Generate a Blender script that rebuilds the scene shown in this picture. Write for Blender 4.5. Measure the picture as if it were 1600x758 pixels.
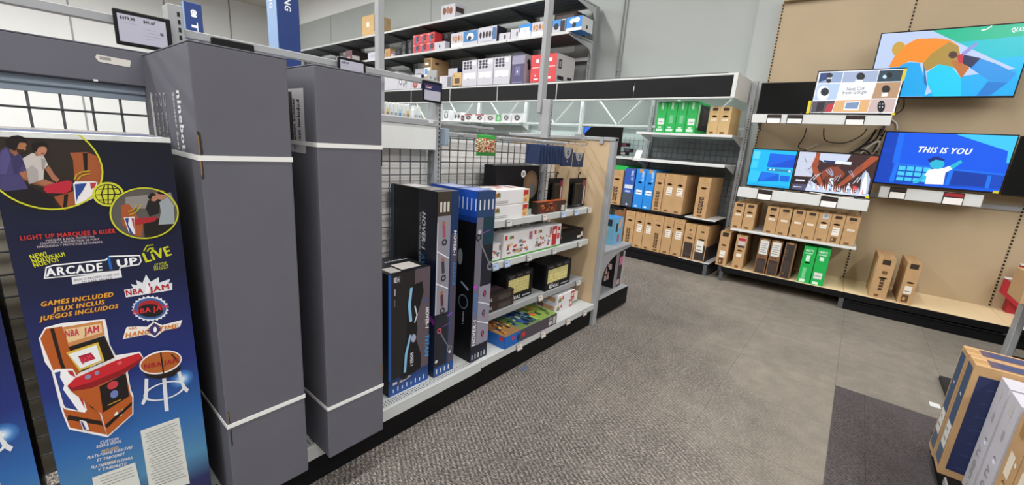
import bpy, bmesh, math, random
from mathutils import Vector, Matrix

for o in list(bpy.data.objects):
    bpy.data.objects.remove(o, do_unlink=True)
scene = bpy.context.scene
COL = scene.collection
random.seed(7)
R = math.radians

# ------------------------------------------------------------------ camera
cam_d = bpy.data.cameras.new('camera')
cam_d.sensor_width = 36.0
cam_d.lens = 36.0 * 649.2 / 1600.0
cam_d.clip_start = 0.02
cam = bpy.data.objects.new('camera', cam_d)
COL.objects.link(cam)
_yaw = Matrix.Rotation(R(38.869), 4, 'Z')
_pitch = Matrix.Rotation(R(90 - 13.3817), 4, 'X')
_roll = Matrix.Rotation(R(4.015), 4, 'Z')
cam.matrix_world = Matrix.Translation((0, 0, 1.5)) @ _yaw @ _pitch @ _roll
scene.camera = cam

# ------------------------------------------------------------------ world, view, large lights
world = bpy.data.worlds.new('world')
scene.world = world
world.use_nodes = True
world.node_tree.nodes['Background'].inputs[0].default_value = (0.8, 0.9, 1.0, 1)
world.node_tree.nodes['Background'].inputs[1].default_value = 0.2
vs = scene.view_settings
vs.view_transform = 'Standard'
vs.look = 'None'
vs.exposure = 0.0
vs.gamma = 1.0
vs.use_curve_mapping = False

def area(name, loc, sx, sy, power, col=(1, 1, 1), rot=(0, 0, 0), spread=math.pi):
    d = bpy.data.lights.new(name, 'AREA')
    d.shape = 'RECTANGLE'
    d.size = sx
    d.size_y = sy
    d.energy = power
    d.color = col
    d.spread = spread
    o = bpy.data.objects.new(name, d)
    o.location = loc
    o.rotation_euler = rot
    COL.objects.link(o)
    return o

CEIL = 5.75
STRIPS = [-14.0, -9.5, -5.0, -0.8, 3.2, 7.0]
for sx_ in STRIPS:
    area('strip_light', (sx_, -2.2, CEIL - 0.26), 0.24, 13.0, (440 if sx_ > 2 else 400) if sx_ > -4 else 640, (1.0, 0.99, 0.975), spread=R(180))

# ------------------------------------------------------------------ helpers
def lin(h):
    r = []
    for i in (0, 2, 4):
        c = int(h[i:i + 2], 16) / 255
        r.append(c / 12.92 if c <= 0.04045 else ((c + 0.055) / 1.055) ** 2.4)
    return (r[0], r[1], r[2], 1.0)

MATS = {}
def mat(name, hexc, rough=0.6, metal=0.0, noise=0.0, scale=20.0, bump=0.0, spec=0.5, coat=0.0):
    if name in MATS:
        return MATS[name]
    m = bpy.data.materials.new(name)
    m.use_nodes = True
    nt = m.node_tree
    b = nt.nodes['Principled BSDF']
    c = lin(hexc)
    b.inputs['Base Color'].default_value = c
    b.inputs['Roughness'].default_value = rough
    b.inputs['Metallic'].default_value = metal
    b.inputs['Specular IOR Level'].default_value = spec
    b.inputs['Coat Weight'].default_value = coat
    if noise or bump:
        tc = nt.nodes.new('ShaderNodeTexCoord')
        nz = nt.nodes.new('ShaderNodeTexNoise')
        nz.inputs['Scale'].default_value = scale
        nz.inputs['Detail'].default_value = 5
        nt.links.new(tc.outputs['Object'], nz.inputs['Vector'])
        if noise:
            mr = nt.nodes.new('ShaderNodeMapRange')
            mr.inputs['From Min'].default_value = 0.25
            mr.inputs['From Max'].default_value = 0.75
            mr.inputs['To Min'].default_value = 1 - noise
            mr.inputs['To Max'].default_value = 1 + noise
            nt.links.new(nz.outputs['Fac'], mr.inputs['Value'])
            mx = nt.nodes.new('ShaderNodeVectorMath')
            mx.operation = 'SCALE'
            mx.inputs[0].default_value = c[:3]
            nt.links.new(mr.outputs['Result'], mx.inputs['Scale'])
            nt.links.new(mx.outputs['Vector'], b.inputs['Base Color'])
        if bump:
            bp = nt.nodes.new('ShaderNodeBump')
            bp.inputs['Strength'].default_value = bump
            bp.inputs['Distance'].default_value = 0.004
            nt.links.new(nz.outputs['Fac'], bp.inputs['Height'])
            nt.links.new(bp.outputs['Normal'], b.inputs['Normal'])
    MATS[name] = m
    return m

def attr_mat(name, rough=0.45, emit=None, coat=0.0):
    m = bpy.data.materials.new(name)
    m.use_nodes = True
    nt = m.node_tree
    b = nt.nodes['Principled BSDF']
    a = nt.nodes.new('ShaderNodeAttribute')
    a.attribute_name = 'Col'
    b.inputs['Roughness'].default_value = rough
    b.inputs['Coat Weight'].default_value = coat
    if emit:
        b.inputs['Base Color'].default_value = (0.01, 0.01, 0.01, 1)
        nt.links.new(a.outputs['Color'], b.inputs['Emission Color'])
        b.inputs['Emission Strength'].default_value = emit
    else:
        nt.links.new(a.outputs['Color'], b.inputs['Base Color'])
    MATS[name] = m
    return m

attr_mat('print', 0.6)
attr_mat('gloss_print', 0.36)
attr_mat('screen', 0.25, emit=1.12)
mat('steel_grey', '9a9c9f', 0.45, 0.0, 0.05, 8)
mat('steel_pale', 'c3c6c6', 0.4, 0.0, 0.04, 8)
mat('steel_dark', '4c4f51', 0.5, 0.0, 0.06, 8)
mat('steel_blue', '8f9dac', 0.4, 0.0, 0.05, 8)
mat('shelf_white', 'd5d7d6', 0.35, 0.0, 0.03, 6)
mat('wire', '77797c', 0.35, 0.6)
mat('black_metal', '0d0d0f', 0.55, 0.0, 0.1, 10, spec=0.2)
mat('black_panel', '121214', 0.5, 0.0, 0.15, 3, spec=0.2)
mat('black_gloss', '060607', 0.12)
mat('black_plastic', '0c0c0e', 0.45, spec=0.25)
mat('slot', '0b0b0c', 0.8)
mat('panel_white', 'f3f0ee', 0.55, 0.0, 0.05, 5)
mat('shade_board', 'd3c9b4', 0.7, 0.0, 0.06, 5)
mat('tan_board', 'c3aa88', 0.6, 0.0, 0.05, 4)
mat('wall_tan', 'b09c7e', 0.55, 0.0, 0.05, 2)
mat('deck_tan', 'e6cfa6', 0.5, 0.0, 0.05, 3)
mat('kraft', 'b6936a', 0.85, 0.0, 0.07, 14, 0.1, spec=0.2)
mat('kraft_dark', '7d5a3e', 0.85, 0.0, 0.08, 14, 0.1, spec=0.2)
mat('kraft_pale', 'c6a878', 0.85, 0.0, 0.06, 14, 0.1, spec=0.2)
mat('kraft_edge', '6b4a2a', 0.9)
mat('grey_carton', '61616a', 0.7, 0.0, 0.05, 6, 0.05, spec=0.25)
mat('stock_white', 'bcbbc4', 0.5, 0.0, 0.02, 8)
mat('white_carton', 'dfdee0', 0.5, 0.0, 0.02, 8)
mat('green_carton', '14a84c', 0.45, 0.0, 0.04, 8)
mat('blue_carton', '1c83d8', 0.45, 0.0, 0.04, 8)
mat('navy_carton', '1d4ba0', 0.45, 0.0, 0.05, 8)
mat('lego_blue', '1462b4', 0.35, 0.0, 0.04, 8)
mat('black_carton', '0f1015', 0.42, 0.0, 0.1, 6, spec=0.25)
mat('brown_carton', '332622', 0.5, 0.0, 0.08, 8, spec=0.3)
mat('red_carton', 'c93a40', 0.45, 0.0, 0.04, 8)
mat('purple_carton', '4a4468', 0.45, 0.0, 0.08, 8)
mat('navy_box', '0b1022', 0.4, 0.0, 0.08, 5, spec=0.3)
mat('strap', 'e4e5e3', 0.45)
mat('tape', 'b48f60', 0.25)
mat('blue_sign', '183878', 0.5, 0.0, 0.03, 3)
mat('blue_sign_side', '7e9cc4', 0.5)
mat('card_blue', '16294e', 0.5, 0.0, 0.08, 20)
mat('bag_green', '2f8a3a', 0.35, 0.0, 0.2, 60)
mat('yellow_foam', 'cfc583', 0.7, 0.0, 0.12, 60)
mat('clear_pack', 'd9dcdb', 0.25, 0.0, 0.12, 40)
mat('wall_grey', 'a9aeac', 0.7, 0.0, 0.03, 1.2, 0.02)
mat('wall_white', 'eceeed', 0.7, 0.0, 0.02, 1.0)
mat('wall_far', '7f7f7d', 0.8, 0.0, 0.03, 1.0)
mat('ceiling_tile', 'cfcac2', 0.85, 0.0, 0.04, 3)
mat('grid_dark', '5d6466', 0.55, 0.0, 0.08, 5)
mat('mint_board', 'a9b7b5', 0.6, 0.0, 0.04, 4)
mat('cable_black', '0d0d0e', 0.5)
mat('cable_white', 'd8d6cc', 0.5)
mat('red_board', '9c1c28', 0.5)
mat('rubber', '1d1d1e', 0.8)

def emission_mat(name, col, strength):
    m = bpy.data.materials.new(name)
    m.use_nodes = True
    b = m.node_tree.nodes['Principled BSDF']
    b.inputs['Emission Color'].default_value = col
    b.inputs['Emission Strength'].default_value = strength
    MATS[name] = m
emission_mat('lamp_white', (1, 0.99, 0.96, 1), 3.0)
emission_mat('lamp_cool', (0.88, 1, 0.97, 1), 2.0)

def carpet_mat(name, base, dark, light, worn):
    m = bpy.data.materials.new(name)
    m.use_nodes = True
    nt = m.node_tree
    N = nt.nodes.new
    L = nt.links.new
    b = nt.nodes['Principled BSDF']
    b.inputs['Roughness'].default_value = 0.85
    b.inputs['Specular IOR Level'].default_value = 0.3
    tc = N('ShaderNodeTexCoord')
    # fleck: anisotropic noise following the pile rows
    mp = N('ShaderNodeMapping')
    mp.inputs['Rotation'].default_value = (0, 0, R(28))
    mp.inputs['Scale'].default_value = (60, 190, 60)
    L(tc.outputs['Object'], mp.inputs['Vector'])
    fl = N('ShaderNodeTexNoise')
    fl.inputs['Scale'].default_value = 1.0
    fl.inputs['Detail'].default_value = 3
    L(mp.outputs['Vector'], fl.inputs['Vector'])
    big = N('ShaderNodeTexNoise')
    big.inputs['Scale'].default_value = 1.1
    big.inputs['Detail'].default_value = 3
    L(tc.outputs['Object'], big.inputs['Vector'])
    mid = N('ShaderNodeTexNoise')
    mid.inputs['Scale'].default_value = 9
    mid.inputs['Detail'].default_value = 4
    L(tc.outputs['Object'], mid.inputs['Vector'])
    r1 = N('ShaderNodeValToRGB')
    e = r1.color_ramp.elements
    e[0].position = 0.38; e[0].color = lin(dark)
    e[1].position = 0.68; e[1].color = lin(light)
    k = r1.color_ramp.elements.new(0.5); k.color = lin(base)
    wv = N('ShaderNodeTexWave')
    wv.inputs['Scale'].default_value = 14.0
    wv.inputs['Distortion'].default_value = 2.2
    wv.inputs['Detail'].default_value = 2
    wv.inputs['Detail Scale'].default_value = 3.0
    wv.bands_direction = 'Y'
    mw = N('ShaderNodeMapping')
    mw.inputs['Rotation'].default_value = (0, 0, R(30))
    L(tc.outputs['Object'], mw.inputs['Vector']); L(mw.outputs['Vector'], wv.inputs['Vector'])
    fa = N('ShaderNodeMath'); fa.operation = 'MULTIPLY_ADD'
    fa.inputs[1].default_value = 0.10; fa.inputs[2].default_value = -0.06
    L(wv.outputs['Fac'], fa.inputs[0])
    fb = N('ShaderNodeMath'); fb.operation = 'ADD'
    L(fl.outputs['Fac'], fb.inputs[0]); L(fa.outputs[0], fb.inputs[1])
    L(fb.outputs[0], r1.inputs['Fac'])
    # worn, walked-on flat areas towards the display walls
    wr = N('ShaderNodeMix'); wr.data_type = 'RGBA'
    sep = N('ShaderNodeSeparateXYZ')
    L(tc.outputs['Object'], sep.inputs[0])
    a1 = N('ShaderNodeMath'); a1.operation = 'MULTIPLY_ADD'
    a1.inputs[1].default_value = 0.55; a1.inputs[2].default_value = 0.1
    L(sep.outputs['X'], a1.inputs[0])
    a2 = N('ShaderNodeMath'); a2.operation = 'MULTIPLY_ADD'
    a2.inputs[1].default_value = 0.22
    L(sep.outputs['Y'], a2.inputs[0]); L(a1.outputs[0], a2.inputs[2])
    a3 = N('ShaderNodeMath'); a3.operation = 'MULTIPLY_ADD'
    a3.inputs[1].default_value = 1.3
    L(big.outputs['Fac'], a3.inputs[0]); L(a2.outputs[0], a3.inputs[2])
    mr = N('ShaderNodeMapRange'); mr.interpolation_type = 'SMOOTHSTEP'
    mr.inputs['From Min'].default_value = 0.55
    mr.inputs['From Max'].default_value = 1.5
    mr.inputs['To Max'].default_value = 0.85
    L(a3.outputs[0], mr.inputs['Value'])
    L(mr.outputs['Result'], wr.inputs['Factor'])
    L(r1.outputs['Color'], wr.inputs['A'])
    wr.inputs['B'].default_value = lin(worn)
    # soft blotches
    m2 = N('ShaderNodeMapRange')
    m2.inputs['From Min'].default_value = 0.25; m2.inputs['From Max'].default_value = 0.75
    m2.inputs['To Min'].default_value = 0.86; m2.inputs['To Max'].default_value = 1.12
    L(mid.outputs['Fac'], m2.inputs['Value'])
    m3 = N('ShaderNodeMapRange')
    m3.inputs['From Min'].default_value = 0.3; m3.inputs['From Max'].default_value = 0.7
    m3.inputs['To Min'].default_value = 0.88; m3.inputs['To Max'].default_value = 1.1
    L(big.outputs['Fac'], m3.inputs['Value'])
    mm = N('ShaderNodeMath'); mm.operation = 'MULTIPLY'
    L(m2.outputs[0], mm.inputs[0]); L(m3.outputs[0], mm.inputs[1])
    # tile seams on a 0.61 m grid
    bk = N('ShaderNodeTexBrick')
    bk.offset = 0.0
    bk.inputs['Scale'].default_value = 1.0
    bk.inputs['Brick Width'].default_value = 0.61
    bk.inputs['Row Height'].default_value = 0.61
    bk.inputs['Mortar Size'].default_value = 0.0022
    bk.inputs['Mortar Smooth'].default_value = 0.6
    bk.inputs['Color1'].default_value = (1, 1, 1, 1)
    bk.inputs['Color2'].default_value = (0.95, 0.95, 0.95, 1)
    bk.inputs['Mortar'].default_value = (0.55, 0.55, 0.55, 1)
    mp2 = N('ShaderNodeMapping')
    mp2.inputs['Location'].default_value = (-0.16, -2.32, 0)
    L(tc.outputs['Object'], mp2.inputs['Vector'])
    L(mp2.outputs['Vector'], bk.inputs['Vector'])
    sc = N('ShaderNodeVectorMath'); sc.operation = 'SCALE'
    L(wr.outputs['Result'], sc.inputs[0]); L(mm.outputs[0], sc.inputs['Scale'])
    mu = N('ShaderNodeVectorMath'); mu.operation = 'MULTIPLY'
    L(sc.outputs[0], mu.inputs[0]); L(bk.outputs['Color'], mu.inputs[1])
    L(mu.outputs[0], b.inputs['Base Color'])
    bp = N('ShaderNodeBump')
    bp.inputs['Strength'].default_value = 0.7
    bp.inputs['Distance'].default_value = 0.006
    L(fb.outputs[0], bp.inputs['Height'])
    L(bp.outputs['Normal'], b.inputs['Normal'])
    MATS[name] = m
carpet_mat('carpet', '6e6863', '464140', 'afa79f', '878075')
carpet_mat('carpet_dark', '4e484a', '383334', '6f6764', '4e484a')

class MB:
    """collects shapes that are linked as one mesh object"""
    def __init__(s):
        s.v = []; s.f = []; s.c = []
    def quad(s, *p, col=None):
        n = len(s.v); s.v += [tuple(q) for q in p]; s.f.append(tuple(range(n, n + len(p)))); s.c.append(col)
    def box(s, x0, y0, z0, x1, y1, z1, b=0.0):
        n = len(s.v)
        if b <= 0:
            s.v += [(x, y, z) for z in (z0, z1) for y in (y0, y1) for x in (x0, x1)]
            fs = [(0, 2, 3, 1), (4, 5, 7, 6), (0, 1, 5, 4), (2, 6, 7, 3), (0, 4, 6, 2), (1, 3, 7, 5)]
        else:
            X = (x0, x1); Y = (y0, y1); Z = (z0, z1); S = (1, -1)
            idx = {}
            for i in (0, 1):
                for j in (0, 1):
                    for k in (0, 1):
                        for a in range(3):
                            p = [X[i], Y[j], Z[k]]
                            q = [i, j, k]
                            for c in range(3):
                                if c != a:
                                    p[c] += S[q[c]] * b
                            idx[(i, j, k, a)] = len(s.v) - n
                            s.v.append(tuple(p))
            g = lambda i, j, k, a: idx[(i, j, k, a)]
            fs = []
            for i in (0, 1):
                fs.append((g(i, 0, 0, 0), g(i, 1, 0, 0), g(i, 1, 1, 0), g(i, 0, 1, 0)))
                fs.append((g(0, i, 0, 1), g(1, i, 0, 1), g(1, i, 1, 1), g(0, i, 1, 1)))
                fs.append((g(0, 0, i, 2), g(1, 0, i, 2), g(1, 1, i, 2), g(0, 1, i, 2)))
                for j in (0, 1):
                    fs.append((g(i, j, 0, 0), g(i, j, 1, 0), g(i, j, 1, 1), g(i, j, 0, 1)))
                    fs.append((g(i, 0, j, 0), g(i, 1, j, 0), g(i, 1, j, 2), g(i, 0, j, 2)))
                    fs.append((g(0, i, j, 1), g(1, i, j, 1), g(1, i, j, 2), g(0, i, j, 2)))
                    for k in (0, 1):
                        fs.append((g(i, j, k, 0), g(i, j, k, 1), g(i, j, k, 2)))
        for f in fs:
            s.f.append(tuple(n + a for a in f)); s.c.append(None)
    def prism(s, pts, axis, a, b):
        """extrude a 2-D outline along axis ('x','y','z') from a to b"""
        def P(p, h):
            return {'x': (h, p[0], p[1]), 'y': (p[0], h, p[1]), 'z': (p[0], p[1], h)}[axis]
        n = len(s.v); m = len(pts)
        s.v += [P(p, a) for p in pts] + [P(p, b) for p in pts]
        s.f.append(tuple(range(n, n + m))); s.f.append(tuple(range(n + 2 * m - 1, n + m - 1, -1)))
        for i in range(m):
            j = (i + 1) % m
            s.f.append((n + i, n + j, n + m + j, n + m + i))
        s.c += [None] * (m + 2)
    def tube(s, pts, r, k=6):
        pts = [Vector(p) for p in pts]
        n = len(s.v)
        for i, p in enumerate(pts):
            d = (pts[min(i + 1, len(pts) - 1)] - pts[max(i - 1, 0)]).normalized()
            up = Vector((0, 0, 1)) if abs(d.z) < 0.9 else Vector((1, 0, 0))
            a = d.cross(up).normalized(); c = d.cross(a)
            for t in range(k):
                q = p + r * (math.cos(2 * math.pi * t / k) * a + math.sin(2 * math.pi * t / k) * c)
                s.v.append(tuple(q))
        for i in range(len(pts) - 1):
            for t in range(k):
                u = (t + 1) % k
                s.f.append((n + i * k + t, n + i * k + u, n + (i + 1) * k + u, n + (i + 1) * k + t)); s.c.append(None)
        s.f.append(tuple(range(n, n + k))); s.c.append(None)
        e = n + (len(pts) - 1) * k
        s.f.append(tuple(range(e + k - 1, e - 1, -1))); s.c.append(None)
    def build(s, name, m, parent=None, fix=True, smooth=False):
        me = bpy.data.meshes.new(name)
        me.from_pydata(s.v, [], s.f)
        if any(c is not None for c in s.c):
            at = me.color_attributes.new('Col', 'FLOAT_COLOR', 'CORNER')
            buf = []
            for f, c in zip(s.f, s.c):
                if isinstance(c, list):
                    for q in c: buf += q
                else:
                    buf += list(c) * len(f)
            at.data.foreach_set('color', buf)
        elif fix:
            bm = bmesh.new(); bm.from_mesh(me)
            bmesh.ops.recalc_face_normals(bm, faces=bm.faces)
            bm.to_mesh(me); bm.free()
        if smooth:
            for p in me.polygons: p.use_smooth = True
        me.materials.append(MATS[m])
        o = bpy.data.objects.new(name, me)
        COL.objects.link(o)
        if parent: o.parent = parent
        return o

def tag(o, label=None, cat=None, group=None, kind=None):
    if label: o['label'] = label
    if cat: o['category'] = cat
    if group: o['group'] = group
    if kind: o['kind'] = kind
    return o

class Frame:
    def __init__(s, x, y, deg):
        s.o = Vector((x, y, 0)); s.a = R(deg)
        s.u = Vector((math.cos(s.a), math.sin(s.a), 0)); s.v = Vector((-math.sin(s.a), math.cos(s.a), 0))
    def pt(s, lx, ly, z): return s.o + s.u * lx + s.v * ly + Vector((0, 0, z))
    def thing(s, name, label, cat, lx, ly, z=0.0, yaw=0.0, group=None):
        o = bpy.data.objects.new(name, None)
        o.empty_display_size = 0.05
        o.location = s.pt(lx, ly, z)
        o.rotation_euler = (0, 0, s.a + R(yaw))
        COL.objects.link(o)
        return tag(o, label, cat, group)
G = Frame(-1.53, 0.0, 90.0)        # island gondola: x along the aisle, y into the fixture
T = Frame(0.11, 5.623, 1.77)       # television wall
B = Frame(-1.30, 5.623, -1.98)     # back wall shelving
W = Frame(0.0, 0.0, 0.0)

# ------------------------------------------------------------------ lettering
GLY = {}
def _load_glyphs():
    cu = bpy.data.curves.new('lettering', 'FONT')
    ob = bpy.data.objects.new('lettering', cu)
    COL.objects.link(ob)
    cu.resolution_u = 2
    def grab(s):
        cu.body = s
        dg = bpy.context.evaluated_depsgraph_get()
        dg.update()
        e = ob.evaluated_get(dg)
        me = e.to_mesh()
        me.calc_loop_triangles()
        v = [(p.co.x, p.co.y) for p in me.vertices]
        t = [tuple(q.vertices) for q in me.loop_triangles]
        e.to_mesh_clear()
        return v, t
    for bold in (0, 1):
        cu.offset = 0.0
        for ch in "ABCDEFGHIJKLMNOPQRSTUVWXYZabcdefghijklmnopqrstuvwxyz0123456789!&$.-%'":
            v, t = grab(ch)
            v2, _ = grab(ch + ch)
            adv = max(p[0] for p in v2) - max(p[0] for p in v)
            GLY[(ch, bold)] = (v, t, adv + 0.07 * bold)
        GLY[(' ', bold)] = ([], [], 0.3)
    bpy.data.objects.remove(ob)
    bpy.data.curves.remove(cu)
_load_glyphs()
CAP = max(p[1] for p in GLY[('H', 0)][0])

def clip(poly, w, h):
    for ax, lim, sg in ((0, 0.0, 1), (0, w, -1), (1, 0.0, 1), (1, h, -1)):
        out = []
        for i in range(len(poly)):
            a, b = poly[i - 1], poly[i]
            ia, ib = sg * (a[ax] - lim) >= 0, sg * (b[ax] - lim) >= 0
            if ia != ib:
                t = (lim - a[ax]) / (b[ax] - a[ax])
                out.append((a[0] + t * (b[0] - a[0]), a[1] + t * (b[1] - a[1])))
            if ib: out.append(b)
        poly = out
        if not poly: break
    return poly

class Print:
    """flat print on the faces of one carton, label or screen (w, d, h in metres, base centre origin)"""
    def __init__(s, w, d, h):
        s.w, s.d, s.h = w, d, h; s.mb = MB(); s.n = {}; s.marks = []
        s.face('front')
    def face(s, f):
        w, d, h = s.w, s.d, s.h
        s.O, s.U, s.V, s.N, s.fw, s.fh = {
            'front': ((-w / 2, -d / 2, 0), (1, 0, 0), (0, 0, 1), (0, -1, 0), w, h),
            'left': ((-w / 2, d / 2, 0), (0, -1, 0), (0, 0, 1), (-1, 0, 0), d, h),
            'right': ((w / 2, -d / 2, 0), (0, 1, 0), (0, 0, 1), (1, 0, 0), d, h),
            'top': ((-w / 2, -d / 2, h), (1, 0, 0), (0, 1, 0), (0, 0, 1), w, d)}[f]
        s.f = f
        s.O, s.U, s.V, s.N = map(Vector, (s.O, s.U, s.V, s.N))
        return s
    def off(s, pts):
        """a mark lies just above the marks it overlaps on the same face"""
        b = (min(p[0] for p in pts), min(p[1] for p in pts), max(p[0] for p in pts), max(p[1] for p in pts))
        L_ = s.n.setdefault(s.f, [])
        k = 1 + max([q[4] for q in L_ if q[0] < b[2] and b[0] < q[2] and q[1] < b[3] and b[1] < q[3]] or [0])
        L_.append(b + (k,))
        s.marks.append(len(s.mb.f))
        return 0.0007 + 0.0002 * k
    def P(s, q, o): return s.O + s.U * q[0] + s.V * q[1] + s.N * o
    def poly(s, pts, col, o=None, noclip=False):
        if not noclip: pts = clip(pts, s.fw, s.fh)
        if len(pts) < 3: return s
        o = s.off(pts) if o is None else o
        s.mb.quad(*[s.P(q, o) for q in pts], col=lin(col)); return s
    def grad(s, u0, v0, u1, v1, c0, c1):
        o = s.off([(u0, v0), (u1, v1)]); a, b = list(lin(c0)), list(lin(c1))
        s.mb.quad(*[s.P(q, o) for q in ((u0, v0), (u1, v0), (u1, v1), (u0, v1))], col=[a, a, b, b]); return s
    def rect(s, u0, v0, u1, v1, col): return s.poly([(u0, v0), (u1, v0), (u1, v1), (u0, v1)], col)
    def rel(s, u0, v0, u1, v1, col): return s.rect(u0 * s.fw, v0 * s.fh, u1 * s.fw, v1 * s.fh, col)
    def ell(s, c, a, b, col, k=28):
        return s.poly([(c[0] + a[0] * math.cos(2 * math.pi * i / k) + b[0] * math.sin(2 * math.pi * i / k),
                        c[1] + a[1] * math.cos(2 * math.pi * i / k) + b[1] * math.sin(2 * math.pi * i / k)) for i in range(k)], col)
    def dot(s, u, v, r, col, k=14): return s.ell((u, v), (r, 0), (0, r), col, k)
    def ring(s, c, a, b, inner, col, k=36):
        g = lambda t, q: (c[0] + q * (a[0] * math.cos(t) + b[0] * math.sin(t)), c[1] + q * (a[1] * math.cos(t) + b[1] * math.sin(t)))
        o = s.off([g(2 * math.pi * i / k, 1) for i in range(k)])
        o = s.off([g(2 * math.pi * i / k, 1) for i in range(k)])
        for i in range(k):
            t0, t1 = 2 * math.pi * i / k, 2 * math.pi * (i + 1) / k
            s.poly([g(t0, 1), g(t1, 1), g(t1, inner), g(t0, inner)], col, o)
        return s
    def line(s, pts, wd, col):
        o = s.off([(p[0] + e, p[1] + e) for p in pts for e in (-wd / 2, wd / 2)])
        for n_, (a, b) in enumerate(zip(pts, pts[1:])):
            dx, dy = b[0] - a[0], b[1] - a[1]; l = math.hypot(dx, dy) or 1
            nx, ny = -dy / l * wd / 2, dx / l * wd / 2
            s.poly([(a[0] + nx, a[1] + ny), (b[0] + nx, b[1] + ny), (b[0] - nx, b[1] - ny), (a[0] - nx, a[1] - ny)], col, o + 0.00005 * (n_ % 2))
        return s
    def text(s, st, p0, p1, hgt, col, bold=0, shear=0.0):
        """fit the string between the baseline points, cap height hgt"""
        L_ = sum(GLY[(c, bold)][2] for c in st)
        dx, dy = p1[0] - p0[0], p1[1] - p0[1]
        ln = math.hypot(dx, dy); ex = (dx / ln, dy / ln); ey = (-ex[1], ex[0])
        kx = ln / L_; ky = hgt / CAP; c_ = lin(col); x = 0
        o = s.off([(p[0] + ey[0] * t, p[1] + ey[1] * t) for p in (p0, p1) for t in (0, hgt)])
        o = s.off([(p[0] + ey[0] * t, p[1] + ey[1] * t) for p in (p0, p1) for t in (0, hgt)])
        for ch in st:
            v, t, adv = GLY[(ch, bold)]
            if ch == ' ': s.marks.append(len(s.mb.f))
            for gx, gy in (((-0.04, 0), (0, 0.03), (0.04, 0)) if bold else ((0, 0),)):
                pts = [((x + p[0] + gx + shear * p[1]) * kx, (p[1] + gy) * ky) for p in v]
                n = len(s.mb.v)
                s.mb.v += [tuple(s.P((p0[0] + q[0] * ex[0] + q[1] * ey[0], p0[1] + q[0] * ex[1] + q[1] * ey[1]), o + (gx + 0.04) * 0.0012)) for q in pts]
                for q in t:
                    s.mb.f.append(tuple(n + i for i in q)); s.mb.c.append(c_)
            x += adv
        return s
    def art(s, spec, su=1.0, sv=1.0):
        K = lambda q: (q[0] * su, q[1] * sv)
        for e in spec:
            if e[0] == 'p': s.poly([K(q) for q in e[2]], e[1])
            elif e[0] == 'e': s.ell(K(e[2]), K(e[3]), K(e[4]), e[1])
            elif e[0] == 'r': s.ring(K(e[2]), K(e[3]), K(e[4]), e[5], e[1])
            elif e[0] == 'l': s.line([K(q) for q in e[3]], e[2] * su, e[1])
            elif e[0] == 't': s.text(e[2], K(e[3]), K(e[4]), e[5] * sv, e[1], *(e[6:]))
        return s
    def build(s, parent, m='print', name='print', whole=False):
        """marks that lie apart on the carton become print parts of their own"""
        if not s.mb.f: return None
        if whole: return s.mb.build(name, m, parent, fix=False)
        ends = s.marks[1:] + [len(s.mb.f)]
        gs = []
        for a, b in zip(s.marks, ends):
            fs = list(range(a, b))
            if not fs: continue
            vs_ = [s.mb.v[i] for f in fs for i in s.mb.f[f]]
            lo = [min(v[k] for v in vs_) for k in range(3)]; hi = [max(v[k] for v in vs_) for k in range(3)]
            gs.append([lo, hi, max(hi[k] - lo[k] for k in range(3)), fs])
        par = list(range(len(gs)))
        def root(i):
            while par[i] != i: i = par[i]
            return i
        for i in range(len(gs)):
            for j in range(i):
                A, B_ = gs[i], gs[j]
                gap = math.sqrt(sum(max(0.0, A[0][k] - B_[1][k], B_[0][k] - A[1][k]) ** 2 for k in range(3)))
                if gap <= max(0.018, 0.42 * min(A[2], B_[2])): par[root(i)] = root(j)
        out = {}
        for i in range(len(gs)): out.setdefault(root(i), []).extend(gs[i][3])
        for fs in out.values():
            mb = MB(); idx = {}
            for f in sorted(fs):
                q = []
                for i in s.mb.f[f]:
                    if i not in idx: idx[i] = len(mb.v); mb.v.append(s.mb.v[i])
                    q.append(idx[i])
                mb.f.append(tuple(q)); mb.c.append(s.mb.c[f])
            o = mb.build(name, m, parent, fix=False)
        return o

ORD = ['first', 'second', 'third', 'fourth', 'fifth', 'sixth', 'seventh', 'eighth', 'ninth', 'tenth', 'eleventh', 'twelfth', 'thirteenth']

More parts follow.
